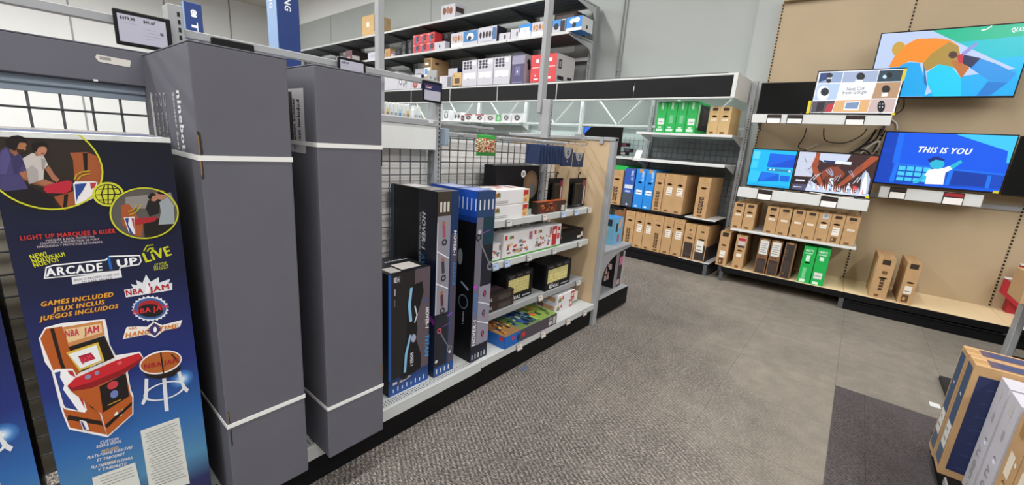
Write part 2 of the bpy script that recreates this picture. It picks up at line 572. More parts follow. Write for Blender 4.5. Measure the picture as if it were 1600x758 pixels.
def carton(F, name, label, lx, ly, z, w, d, h, m, pr=None, cat='box', group=None, yaw=0.0, hole=None, seam=True, pm='print', tapem='tape', b=0.003):
    """a closed carton: body (with a real hand hole), two top flaps, tape and print"""
    r = F.thing(name, label, cat, lx + w / 2, ly + d / 2, z, yaw, group)
    ft = 0.004 if seam else 0.0
    mb = MB()
    if hole:
        x0, y0, x1, y1 = -w / 2, -d / 2, w / 2, d / 2
        H = h - ft
        cx, cz, a, c = (hole[0] - 0.5) * w, hole[1] * h, hole[2] * w / 2, hole[3] * h / 2
        pts = [(cx + a * math.cos(t), cz + c * math.sin(t)) for t in [math.pi * 2 * i / 12 for i in range(12)]]
        bd = 0.09
        lo = pts[9]; hi = pts[3]
        rg = [pts[i] for i in (9, 10, 11, 0, 1, 2, 3)]; lf = [pts[i] for i in (3, 4, 5, 6, 7, 8, 9)]
        mb.quad(*[(p[0], y0, p[1]) for p in [(cx, 0), (x1, 0), (x1, H), (cx, H)] + rg[::-1]])
        mb.quad(*[(p[0], y0, p[1]) for p in [(cx, H), (x0, H), (x0, 0), (cx, 0)] + lf[::-1]])
        for i in range(12):
            p, q = pts[i], pts[(i + 1) % 12]
            mb.quad((p[0], y0, p[1]), (p[0], y0 + bd, p[1]), (q[0], y0 + bd, q[1]), (q[0], y0, q[1]))
        mb.quad(*[(p[0], y0 + bd, p[1]) for p in pts])
        mb.quad((x0, y0, 0), (x0, y0, H), (x0, y1, H), (x0, y1, 0)); mb.quad((x1, y0, 0), (x1, y1, 0), (x1, y1, H), (x1, y0, H))
        mb.quad((x0, y1, 0), (x0, y1, H), (x1, y1, H), (x1, y1, 0)); mb.quad((x0, y0, H), (x1, y0, H), (x1, y1, H), (x0, y1, H))
        mb.quad((x0, y0, 0), (x0, y1, 0), (x1, y1, 0), (x1, y0, 0))
        mb.build('body', m, r, fix=False)
    else:
        mb.box(-w / 2, -d / 2, 0, w / 2, d / 2, h - ft, b)
        mb.build('body', m, r)
    if seam:
        for sgn in (-1, 1):
            f = MB()
            if d >= w: f.box(min(sgn * 0.0012, sgn * w / 2), -d / 2, h - ft, max(sgn * 0.0012, sgn * w / 2), d / 2, h, 0.001)
            else: f.box(-w / 2, min(sgn * 0.0012, sgn * d / 2), h - ft, w / 2, max(sgn * 0.0012, sgn * d / 2), h, 0.001)
            f.build('flap', m, r)
        t = MB(); tw = min(0.024, 0.22 * min(w, d))
        if d >= w:
            t.box(-tw, -d / 2 + 0.0, h, tw, d / 2, h + 0.0006); t.box(-tw, -d / 2 - 0.0006, h - 0.05, tw, -d / 2, h + 0.0006)
        else: t.box(-w / 2, -tw, h, w / 2, tw, h + 0.0006)
        t.build('tape', tapem, r)
    if pr:
        P = Print(w, d, h); pr(P); P.build(r, pm)
    return r

# flat artwork of the arcade box (metres on its front) and of the screens (fractions of the screen)
ARCADE = [
 ('e','2c241f',(0.0848,1.1723),(0.0965,-0.0139),(0.0086,0.1062)),
 ('p','a0552f',[(0.1273,1.2036),(0.1569,1.2063),(0.1745,1.1968),(0.1799,1.1666),(0.1731,1.1339),(0.1521,1.0934),(0.1002,1.0621),(0.087,1.0969),(0.1256,1.111),(0.1306,1.1862)]),
 ('p','1a1412',[(0.1495,1.2042),(0.1581,1.2044),(0.1526,1.1585),(0.1469,1.1586)]),
 ('p','1a1412',[(0.1051,1.1019),(0.1122,1.1035),(0.105,1.0678),(0.0982,1.0643)]),
 ('p','18131a',[(0.0108,1.1157),(0.0508,1.1254),(0.0857,1.0969),(0.0899,1.0669),(0.0681,1.0627),(0.0388,1.0727),(0.0167,1.0894)]),
 ('p','46406f',[(0.0183,1.2042),(0.0293,1.217),(0.044,1.2031),(0.06,1.1666),(0.0562,1.1572),(0.0422,1.1536),(0.0486,1.1179),(0.0082,1.1139),(0.0066,1.1195)]),
 ('p','38335c',[(0.0316,1.1992),(0.0438,1.2013),(0.0503,1.1777),(0.041,1.1629),(0.0422,1.1536),(0.0323,1.1519)]),
 ('p','524b80',[(0.0176,1.1988),(0.0286,1.2116),(0.0325,1.1884),(0.0205,1.1521),(0.0111,1.1522)]),
 ('p','8f5c42',[(0.0336,1.2136),(0.0465,1.2177),(0.0457,1.2014),(0.0392,1.1939),(0.0333,1.2028)]),
 ('p','a8714f',[(0.0467,1.2267),(0.0592,1.2262),(0.0596,1.2182),(0.0572,1.2144),(0.0579,1.2108),(0.0538,1.2034),(0.0474,1.2014),(0.0426,1.2067),(0.0445,1.2176)]),
 ('p','35221c',[(0.0429,1.2121),(0.0473,1.2097),(0.0545,1.2093),(0.0556,1.2042),(0.0489,1.2),(0.0435,1.2024)]),
 ('p','171213',[(0.027,1.2169),(0.0306,1.2294),(0.0393,1.2388),(0.0497,1.2415),(0.0587,1.237),(0.062,1.2285),(0.059,1.2247),(0.05,1.2257),(0.046,1.2176),(0.0435,1.2096),(0.0396,1.2059),(0.0353,1.2093),(0.0303,1.2134)]),
 ('p','a36a50',[(0.0397,1.1563),(0.0562,1.1628),(0.071,1.1446),(0.0829,1.1367),(0.0939,1.1303),(0.0918,1.1241),(0.0781,1.1238),(0.0569,1.1339),(0.043,1.1451)]),
 ('p','7c4a38',[(0.043,1.1451),(0.0569,1.1339),(0.0781,1.1238),(0.0757,1.1215),(0.0551,1.1298),(0.043,1.1414)]),
 ('p','c3bdba',[(0.0494,1.1887),(0.0659,1.2019),(0.0828,1.1967),(0.0877,1.1742),(0.08,1.1647),(0.0755,1.14),(0.0513,1.1292),(0.052,1.1629)]),
 ('p','a8a2a0',[(0.052,1.1629),(0.0622,1.174),(0.0695,1.1628),(0.0676,1.1382),(0.0513,1.1292)]),
 ('p','9b9593',[(0.0783,1.191),(0.0852,1.1855),(0.08,1.1647),(0.0764,1.1628)]),
 ('p','a06c54',[(0.0701,1.2057),(0.0762,1.204),(0.0776,1.1959),(0.0705,1.195)]),
 ('p','b98066',[(0.0741,1.2151),(0.0856,1.2181),(0.0903,1.2149),(0.0897,1.2063),(0.0844,1.1968),(0.0776,1.1955),(0.0728,1.2017)]),
 ('p','7c4a3c',[(0.0797,1.2023),(0.0862,1.2032),(0.0837,1.1998),(0.0801,1.1993)]),
 ('p','171213',[(0.0667,1.2119),(0.068,1.2222),(0.0754,1.2287),(0.0861,1.2296),(0.0924,1.2232),(0.0906,1.2153),(0.0856,1.2177),(0.0777,1.2159),(0.0733,1.2054),(0.0688,1.2049)]),
 ('p','a36a50',[(0.0809,1.1658),(0.089,1.1723),(0.0952,1.1512),(0.1021,1.1386),(0.096,1.1325),(0.0897,1.1389)]),
 ('e','d84a58',(0.0881,1.1164),(0.0032,-0.0001),(0.0004,0.0031)),
 ('e','7a1626',(0.0994,1.1207),(0.0027,-0.0001),(0.0004,0.0031)),
 ('e','e0b23a',(0.1099,1.1227),(0.0027,-0.0001),(0.0004,0.0031)),
 ('p','b8263a',[(0.0725,1.117),(0.0789,1.1264),(0.115,1.1372),(0.1227,1.133),(0.1173,1.1113),(0.1055,1.1047),(0.0765,1.1072)]),
 ('p','e9e6ea',[(0.1236,1.129),(0.1284,1.1341),(0.1627,1.1333),(0.1676,1.1299),(0.1531,1.0892),(0.1237,1.0726),(0.1209,1.0768)]),
 ('p','27458f',[(0.1261,1.127),(0.1477,1.1296),(0.1382,1.1104),(0.1278,1.0947),(0.1236,1.0828)]),
 ('p','b23a3f',[(0.1536,1.1302),(0.1652,1.1299),(0.1608,1.1178),(0.1531,1.1139)]),
 ('r','c9cc2f',(0.0848,1.1723),(0.0965,-0.0139),(0.0086,0.1062),0.965),
 ('l','b9a52a',0.0025,[(0.1268,1.1389),(0.1318,1.1507),(0.1425,1.1578),(0.1572,1.1605)]),
 ('l','b9a52a',0.0025,[(0.1315,1.1368),(0.1384,1.1467),(0.1474,1.1514),(0.1568,1.1525)]),
 ('e','cfd23a',(0.1842,1.0993),(0.03,-0.0027),(0.0036,0.0317)),
 ('e','10131c',(0.1842,1.0993),(0.0255,-0.0025),(0.003,0.0267)),
 ('e','cfd23a',(0.1833,1.0994),(0.0233,-0.0024),(0.0028,0.0242)),
 ('l','10131c',0.0024,[(0.1601,1.0992),(0.2075,1.0991)]),
 ('l','10131c',0.0024,[(0.1662,1.1134),(0.2044,1.1141)]),
 ('l','10131c',0.0024,[(0.163,1.0853),(0.2011,1.0844)]),
 ('l','10131c',0.0024,[(0.1861,1.1244),(0.1804,1.0742)]),
 ('l','10131c',0.0024,[(0.1794,1.1233),(0.1707,1.1008),(0.1738,1.0754)]),
 ('l','10131c',0.0025,[(0.193,1.1229),(0.1966,1.0996),(0.1875,1.0745)]),
 ('e','5a5652',(0.2523,1.0434),(0.0726,-0.006),(0.0075,0.0717)),
 ('p','8c8684',[(0.216,1.09),(0.3123,1.0987),(0.3215,1.0612),(0.3078,1.0528),(0.2127,1.0599)]),
 ('p','a5532f',[(0.2041,1.0691),(0.2205,1.0724),(0.2439,1.0125),(0.2368,0.9769),(0.2179,0.9883),(0.2015,1.017)]),
 ('p','1b1718',[(0.2439,1.0125),(0.2732,1.0279),(0.3152,1.0146),(0.3088,0.9867),(0.2678,0.9752),(0.2435,0.976)]),
 ('p','1d1b1d',[(0.261,1.0787),(0.2891,1.0816),(0.2815,1.041),(0.2598,1.0337),(0.2537,1.0568)]),
 ('p','9aa3a8',[(0.2847,1.0728),(0.3038,1.0854),(0.316,1.0615),(0.3127,1.0077),(0.2765,1.0091),(0.2855,1.0453)]),
 ('e','b07c62',(0.2902,1.0929),(0.0124,-0.0006),(0.0013,0.0135)),
 ('e','b07c62',(0.2739,1.087),(0.0087,-0.0005),(0.0011,0.0112)),
 ('p','15121a',[(0.2805,1.1001),(0.2916,1.1064),(0.3049,1.0968),(0.3009,1.0924),(0.2852,1.0954)]),
 ('p','15121a',[(0.2605,1.0899),(0.2718,1.1005),(0.2815,1.0933),(0.2707,1.0894),(0.2659,1.0762)]),
 ('p','a9232f',[(0.2153,1.0244),(0.2391,1.0311),(0.2788,1.032),(0.2688,1.0192),(0.2238,1.0124)]),
 ('p','e5e2e6',[(0.2062,1.0363),(0.2281,1.0366),(0.2245,0.9875),(0.2119,0.9936)]),
 ('p','27458f',[(0.2082,1.0339),(0.2163,1.0341),(0.2127,1.0158),(0.2212,0.9879),(0.2135,0.9934)]),
 ('p','b23a3f',[(0.2211,1.0327),(0.2266,1.0322),(0.2241,0.9966)]),
 ('r','c9cc2f',(0.2523,1.0434),(0.0726,-0.006),(0.0075,0.0717),0.95),
 ('l','b9a52a',0.0026,[(0.2172,1.0419),(0.2309,1.0474),(0.2464,1.0685)]),
 ('l','b9a52a',0.0026,[(0.2165,1.0508),(0.2286,1.0565),(0.2365,1.0692)]),
 ('t', 'c2342c', 'LIGHT UP MARQUEE & RISER', (0.0201, 0.9978), (0.1866, 0.9966), 0.0109, 1),
 ('t', 'd8c9d0', 'MARQUEE & DECK PROTECTOR', (0.0599, 0.9884), (0.1456, 0.9878), 0.0052),
 ('t', 'd8c9d0', 'CHAPITEAU & PROTECTEUR DE PONT', (0.0498, 0.9818), (0.1537, 0.9798), 0.0052),
 ('t', 'd8c9d0', 'MARQUESINA Y PROTECTOR DE CUBIERTA', (0.0437, 0.9746), (0.1588, 0.9713), 0.0052),
 ('t', 'cdd023', 'NEW!', (0.0299, 0.9485), (0.0592, 0.9525), 0.0111, 1),
 ('t', 'cdd023', 'NOUVEAU!', (0.0323, 0.9367), (0.0892, 0.9475), 0.0112, 1),
 ('t', 'cdd023', 'NUEVO!', (0.0335, 0.9267), (0.0767, 0.9362), 0.0113, 1),
 ('p','f2f2f6',[(0.0447,0.8955),(0.0512,0.925),(0.0643,0.9288),(0.1582,0.9263),(0.167,0.9346),(0.2288,0.9272),(0.2303,0.9082),(0.2244,0.8985),(0.1858,0.8978),(0.1824,0.8875)]),
 ('p','16203c',[(0.0477,0.8982),(0.0532,0.9222),(0.0644,0.9255),(0.1594,0.9226),(0.1678,0.9309),(0.2264,0.9239),(0.2277,0.9096),(0.2228,0.9021),(0.1842,0.9009),(0.1812,0.8914)]),
 ('t', 'f4f4f8', 'ARCADE', (0.0499, 0.9007), (0.1518, 0.8971), 0.0205, 1),
 ('t', '1e66b8', '1', (0.1589, 0.8971), (0.1761, 0.8978), 0.0345, 1),
 ('t', 'f4f4f8', 'UP', (0.179, 0.9009), (0.2227, 0.9012), 0.0202, 1),
 ('p','e6e6ec',[(0.0914,0.8899),(0.185,0.8906),(0.1853,0.8703),(0.0911,0.8709)]),
 ('t', '30343c', "JEUX D'ARCADE CHEZ SOI", (0.0944, 0.8789), (0.1804, 0.8787), 0.0051),
 ('t', '30343c', 'EN CASA ARCADE', (0.1079, 0.8706), (0.1659, 0.8698), 0.0052),
 ('t', 'cdd023', 'LiVE', (0.2376, 0.9022), (0.3012, 0.9153), 0.0279, 1),
 ('l','cdd023',0.0027,[(0.2376,0.936),(0.2461,0.9511),(0.2601,0.9514)]),
 ('l','cdd023',0.0028,[(0.2443,0.934),(0.2504,0.9425),(0.2602,0.9419)]),
 ('e','cdd023',(0.2567,0.9354),(0.0028,-0.0004),(0.0004,0.0037)),
 ('t', 'cdd023', 'ONLINE', (0.2564, 0.8902), (0.2848, 0.8923), 0.0057),
 ('t', 'cdd023', 'EN LIGNE', (0.2542, 0.8829), (0.2878, 0.8844), 0.0057),
 ('t', 'cdd023', 'EN LINEA', (0.2542, 0.8762), (0.287, 0.8767), 0.0057),
 ('t', '5e1f14', 'GAMES INCLUDED', (0.0312, 0.8239), (0.1642, 0.8179), 0.0121, 1, 0.2),
 ('t', 'e5a63c', 'GAMES INCLUDED', (0.03, 0.8255), (0.1629, 0.8201), 0.0121, 1, 0.2),
 ('t', '5e1f14', 'JEUX INCLUS', (0.0513, 0.8045), (0.1448, 0.801), 0.0119, 1, 0.2),
 ('t', 'e5a63c', 'JEUX INCLUS', (0.0501, 0.8061), (0.1435, 0.8032), 0.0119, 1, 0.2),
 ('t', '5e1f14', 'JUEGOS INCLUIDOS', (0.0258, 0.7867), (0.1697, 0.7825), 0.0118, 1, 0.2),
 ('t', 'e5a63c', 'JUEGOS INCLUIDOS', (0.0247, 0.7887), (0.1686, 0.7847), 0.0117, 1, 0.2),
 ('p','dfe4ea',[(0.1853,0.8339),(0.2047,0.8341),(0.201,0.8468),(0.2138,0.8406),(0.2131,0.8559),(0.2256,0.8446),(0.2357,0.8679),(0.2432,0.8446),(0.2628,0.8541),(0.2618,0.8376),(0.2876,0.8439),(0.2825,0.8301),(0.2909,0.8312),(0.289,0.8085),(0.187,0.8107)]),
 ('t', 'b3202c', 'NBA', (0.1875, 0.8154), (0.225, 0.8149), 0.0158, 1),
 ('t', 'b3202c', 'JAM', (0.2399, 0.8132), (0.2854, 0.8134), 0.0163, 1),
 ('p','f4f4f8',[(0.2283,0.8131),(0.2335,0.8395),(0.2404,0.8452),(0.2402,0.8258),(0.2352,0.8124)]),
 ('p','b3202c',[(0.2362,0.8389),(0.2409,0.8437),(0.2401,0.8283)]),
 ('p','e6e9f0',[(0.2717,0.754),(0.2756,0.7478),(0.2693,0.7455),(0.272,0.7381),(0.2649,0.738),(0.2653,0.7308),(0.258,0.7324),(0.2565,0.7251),(0.2499,0.7291),(0.2467,0.723),(0.2403,0.7284),(0.2358,0.7232),(0.231,0.7297),(0.2249,0.7265),(0.2218,0.7339),(0.2149,0.7325),(0.2136,0.7399),(0.2066,0.7399),(0.2067,0.7473),(0.2,0.7498),(0.2018,0.7561),(0.1956,0.7598),(0.1993,0.7651),(0.1944,0.7704),(0.1992,0.7739),(0.1955,0.7803),(0.2012,0.7826),(0.1988,0.7895),(0.2054,0.7897),(0.2051,0.7966),(0.2118,0.7953),(0.2132,0.8022),(0.2198,0.7986),(0.2225,0.8048),(0.2286,0.7998),(0.2331,0.8051),(0.2381,0.7984),(0.2438,0.8024),(0.2471,0.7952),(0.2541,0.7969),(0.2559,0.7895),(0.2629,0.7897),(0.2629,0.7822),(0.2701,0.7798),(0.2683,0.7732),(0.2751,0.7694),(0.2711,0.7638),(0.2766,0.7583)]),
 ('e','3c5f9c',(0.2346,0.7642),(0.0353,-0.0097),(0.0033,0.0323)),
 ('e','a9262b',(0.2348,0.7666),(0.0259,-0.0071),(0.0024,0.0232)),
 ('e','14141c',(0.234,0.7584),(0.0277,-0.0077),(0.002,0.0193)),
 ('t', 'd5333b', 'NBA JAM', (0.195, 0.7566), (0.2757, 0.7529), 0.0143, 1),
 ('p','efe9e4',[(0.1672,0.6908),(0.1748,0.7143),(0.1792,0.7242),(0.2026,0.7188),(0.2213,0.712),(0.2379,0.7231),(0.2554,0.7065),(0.3036,0.7085),(0.2966,0.6885),(0.2573,0.6878),(0.2354,0.6728),(0.2178,0.6888)]),
 ('p','3a3168',[(0.219,0.7001),(0.2383,0.7194),(0.2559,0.697),(0.2358,0.6768)]),
 ('t', 'd27a1e', 'HANG', (0.1718, 0.6932), (0.2261, 0.6892), 0.0139, 1, 0.2),
 ('t', 'd27a1e', 'TIME', (0.2442, 0.6874), (0.2923, 0.6855), 0.0145, 1, 0.2),
 ('t', 'd27a1e', 'NBA', (0.1816, 0.7146), (0.2002, 0.7126), 0.0067, 1),
 ('e','f4f4f8',(0.2382,0.6975),(0.0036,-0.0011),(0.0009,0.0089)),
 ('p','f0eeee',[(0.0166,0.7445),(0.0301,0.7699),(0.0576,0.773),(0.1388,0.7607),(0.1399,0.7389),(0.1394,0.6866),(0.1474,0.6486),(0.1981,0.6411),(0.2039,0.6205),(0.1663,0.5899),(0.1667,0.5331),(0.1703,0.5116),(0.1639,0.4523),(0.1038,0.4071),(0.0353,0.4707),(0.0298,0.521),(0.0286,0.5417),(0.0261,0.6495),(0.0183,0.6784)]),
 ('p','b2571f',[(0.0189,0.7429),(0.0316,0.7661),(0.0591,0.7641),(0.0641,0.7043),(0.077,0.6267),(0.0566,0.6119),(0.0677,0.578),(0.0971,0.4884),(0.1025,0.4169),(0.038,0.4748),(0.0328,0.5231),(0.0293,0.6499)]),
 ('p','241510',[(0.0381,0.764),(0.0448,0.7636),(0.0485,0.6666),(0.0553,0.6151),(0.0472,0.6124),(0.0419,0.6692)]),
 ('p','241510',[(0.0389,0.5136),(0.0974,0.464),(0.0987,0.4487),(0.0357,0.5013)]),
 ('p','241510',[(0.0731,0.5755),(0.0814,0.5671),(0.0873,0.5078),(0.0822,0.5151)]),
 ('p','f3f3f5',[(0.0281,0.6486),(0.0339,0.6524),(0.063,0.6414),(0.066,0.6295),(0.0742,0.5116),(0.0693,0.5055),(0.0352,0.5329),(0.0317,0.5447)]),
 ('p','2a3c84',[(0.0306,0.6433),(0.0413,0.6432),(0.0382,0.6269),(0.0428,0.6027),(0.0391,0.5909),(0.0581,0.5177),(0.0368,0.5376),(0.0348,0.5477)]),
 ('p','b52a33',[(0.0529,0.6402),(0.0624,0.6363),(0.0654,0.6153),(0.0567,0.6262)]),
 ('p','b52a33',[(0.0655,0.5789),(0.0704,0.5629),(0.0712,0.5159),(0.0645,0.5518)]),
 ('p','c9874f',[(0.0588,0.7617),(0.1332,0.7579),(0.1331,0.716),(0.0641,0.7043)]),
 ('p','e6c795',[(0.0616,0.754),(0.13,0.7509),(0.1293,0.7244),(0.0645,0.7163)]),
 ('t', 'c22f55', 'NBA', (0.0606, 0.7331), (0.0863, 0.7314), 0.0182, 1),
 ('t', 'c22f55', 'JAM', (0.0962, 0.7299), (0.1249, 0.7276), 0.0186, 1),
 ('p','18100f',[(0.0631,0.7047),(0.1323,0.7144),(0.1443,0.6432),(0.077,0.6267)]),
 ('p','d8b443',[(0.057,0.6912),(0.1181,0.6994),(0.1239,0.6409),(0.0741,0.6306)]),
 ('p','e9eef0',[(0.0606,0.6847),(0.1138,0.6929),(0.1184,0.6457),(0.077,0.6366)]),
 ('p','a71f35',[(0.077,0.6733),(0.1012,0.6749),(0.1081,0.6543),(0.081,0.6503)]),
 ('t', 'e0395a', 'JAM', (0.0823, 0.6516), (0.1036, 0.656), 0.0138, 1),
 ('p','c3202a',[(0.0476,0.5978),(0.0641,0.6141),(0.1445,0.6338),(0.1951,0.6384),(0.2015,0.6224),(0.154,0.5949),(0.0932,0.5832),(0.0557,0.5816)]),
 ('p','8a141d',[(0.0476,0.5978),(0.0565,0.5885),(0.0941,0.5902),(0.1548,0.6022),(0.2015,0.6224),(0.1975,0.6103),(0.1542,0.5853),(0.089,0.572),(0.0531,0.5791)]),
 ('e','8f86a8',(0.0874,0.6078),(0.0058,-0.0006),(0.0008,0.007)),
 ('e','8f86a8',(0.1055,0.6122),(0.0048,-0.0001),(0.0007,0.0062)),
 ('e','e05a66',(0.1528,0.624),(0.0051,-0.0001),(0.0006,0.0054)),
 ('l','cfcfd4',0.0018,[(0.0893,0.6235),(0.0964,0.6343),(0.1148,0.6407),(0.1222,0.6267)]),
 ('p','b2571f',[(0.0526,0.5794),(0.089,0.572),(0.1614,0.5861),(0.1639,0.5196),(0.1666,0.5083),(0.161,0.4559),(0.1033,0.4134),(0.1,0.487)]),
 ('p','17110f',[(0.1054,0.5703),(0.1616,0.588),(0.1607,0.5141),(0.1033,0.4892)]),
 ('e','c23b46',(0.1316,0.5634),(0.0113,-0.0002),(0.0013,0.0118)),
 ('e','6b79b5',(0.1315,0.5346),(0.0081,-0.0008),(0.0013,0.0119)),
 ('l','c89a2c',0.0026,[(0.1146,0.5068),(0.1436,0.5123)]),
 ('p','ece9e4',[(0.123,0.4703),(0.1304,0.4794),(0.134,0.4716),(0.1454,0.4818),(0.1419,0.4676),(0.1378,0.4597)]),
 ('p','17110f',[(0.1016,0.4471),(0.1065,0.4523),(0.1651,0.4941),(0.1641,0.4846),(0.1062,0.4387)]),
 ('p','e8e6ea',[(0.057,0.4901),(0.0691,0.479),(0.0717,0.4516),(0.0603,0.455)]),
 ('p','2a3c84',[(0.0583,0.4866),(0.0619,0.4828),(0.0662,0.4546),(0.0618,0.4571)]),
 ('p','dfe2e8',[(0.1996,0.5533),(0.2075,0.5499),(0.1997,0.4877),(0.1889,0.4704),(0.1835,0.4771),(0.1923,0.4963)]),
 ('p','dfe2e8',[(0.2749,0.5419),(0.2841,0.5434),(0.2879,0.4942),(0.2984,0.4734),(0.2927,0.4631),(0.2835,0.4802)]),
 ('p','dfe2e8',[(0.2385,0.5366),(0.2477,0.5348),(0.2433,0.4224),(0.234,0.425)]),
 ('r','dfe2e8',(0.2408,0.4943),(0.0496,-0.0065),(0.005,0.0289),0.86),
 ('p','1d1210',[(0.1997,0.6056),(0.2832,0.5904),(0.2841,0.5517),(0.2668,0.5349),(0.2344,0.5384),(0.2067,0.5553),(0.1982,0.5787)]),
 ('e','f0eeee',(0.2411,0.5914),(0.0491,-0.0068),(0.0023,0.0371)),
 ('e','b25f27',(0.2411,0.5914),(0.0462,-0.0056),(0.0018,0.0323)),
 ('l','231611',0.0036,[(0.2428,0.6227),(0.2429,0.5522)]),
 ('l','231611',0.0038,[(0.2666,0.6099),(0.2818,0.5755)]),
 ('t', 'a31f2c', 'NBA JAM', (0.2003, 0.5857), (0.2818, 0.5755), 0.0142, 1),
 ('t', 'd9d6dc', 'CUSTOM', (0.0862, 0.3943), (0.1244, 0.3862), 0.0085, 1),
 ('t', 'd9d6dc', 'RISER & STOOL', (0.0778, 0.3853), (0.1297, 0.375), 0.0084, 1),
 ('t', 'd8b24a', 'INCLUDED', (0.086, 0.3663), (0.1213, 0.3583), 0.0076, 1),
 ('t', 'd9d6dc', 'PLATE-FORME SURELEVEE', (0.0569, 0.3622), (0.1501, 0.3422), 0.0084, 1),
 ('t', 'd9d6dc', 'ET TABOURET', (0.0741, 0.3434), (0.1314, 0.3304), 0.0085, 1),
 ('t', 'd8b24a', 'INCLUS', (0.0875, 0.3247), (0.1124, 0.3192), 0.0077, 1),
 ('t', 'd9d6dc', 'PLATAFORMA ELEVADA', (0.0601, 0.3281), (0.1464, 0.3084), 0.0085, 1),
 ('t', 'd9d6dc', 'Y TABURETE', (0.0717, 0.3124), (0.1317, 0.2965), 0.0086, 1),
 ('p','d6d8d2',[(0.1729,0.3898),(0.2656,0.3872),(0.2707,0.1344),(0.1722,0.1593)]),
 ('p','d6d8d2',[(0.0592,0.3002),(0.1504,0.2942),(0.1552,0.1826),(0.0584,0.2304)]),
 ('l','5d6068',0.0017,[(0.1834,0.3715),(0.2533,0.3744)]),
 ('l','5d6068',0.0017,[(0.1793,0.3629),(0.2592,0.3649)]),
 ('l','5d6068',0.0017,[(0.185,0.3539),(0.2518,0.3559)]),
 ('l','5d6068',0.0017,[(0.1809,0.3453),(0.2578,0.3462)]),
 ('l','5d6068',0.0017,[(0.1879,0.3361),(0.2485,0.3373)]),
 ('l','5d6068',0.0017,[(0.1838,0.3275),(0.2544,0.3275)]),
 ('l','5d6068',0.0017,[(0.1797,0.3189),(0.2603,0.3176)]),
 ('l','5d6068',0.0017,[(0.1854,0.3096),(0.2529,0.3087)]),
 ('l','5d6068',0.0017,[(0.1812,0.301),(0.2589,0.2987)]),
 ('l','5d6068',0.0017,[(0.1884,0.2915),(0.2495,0.2899)]),
 ('l','5d6068',0.0017,[(0.1842,0.2828),(0.2555,0.2798)]),
 ('l','5d6068',0.0017,[(0.18,0.2742),(0.2615,0.2695)]),
 ('l','5d6068',0.0018,[(0.1857,0.2646),(0.254,0.2606)]),
 ('l','5d6068',0.0018,[(0.1815,0.256),(0.26,0.2503)]),
 ('l','5d6068',0.0018,[(0.1888,0.2461),(0.2505,0.2416)]),
 ('l','5d6068',0.0018,[(0.1845,0.2374),(0.2566,0.2312)]),
 ('l','5d6068',0.0018,[(0.1803,0.2287),(0.2627,0.2206)]),
 ('l','5d6068',0.0018,[(0.1861,0.2189),(0.2551,0.2117)]),
 ('l','5d6068',0.0018,[(0.1819,0.2102),(0.2612,0.201)]),
 ('l','5d6068',0.0018,[(0.1892,0.1999),(0.2516,0.1925)]),
 ('l','5d6068',0.0018,[(0.1849,0.1912),(0.2577,0.1816)]),
 ('l','5d6068',0.0018,[(0.1807,0.1825),(0.2638,0.1707)]),
 ('l','5d6068',0.0015,[(0.0738,0.2874),(0.1435,0.2814)]),
 ('l','5d6068',0.0015,[(0.0745,0.2775),(0.1438,0.2716)]),
 ('l','5d6068',0.0016,[(0.0752,0.2677),(0.1441,0.2617)]),
 ('l','5d6068',0.0016,[(0.076,0.2578),(0.1444,0.2517)]),
]
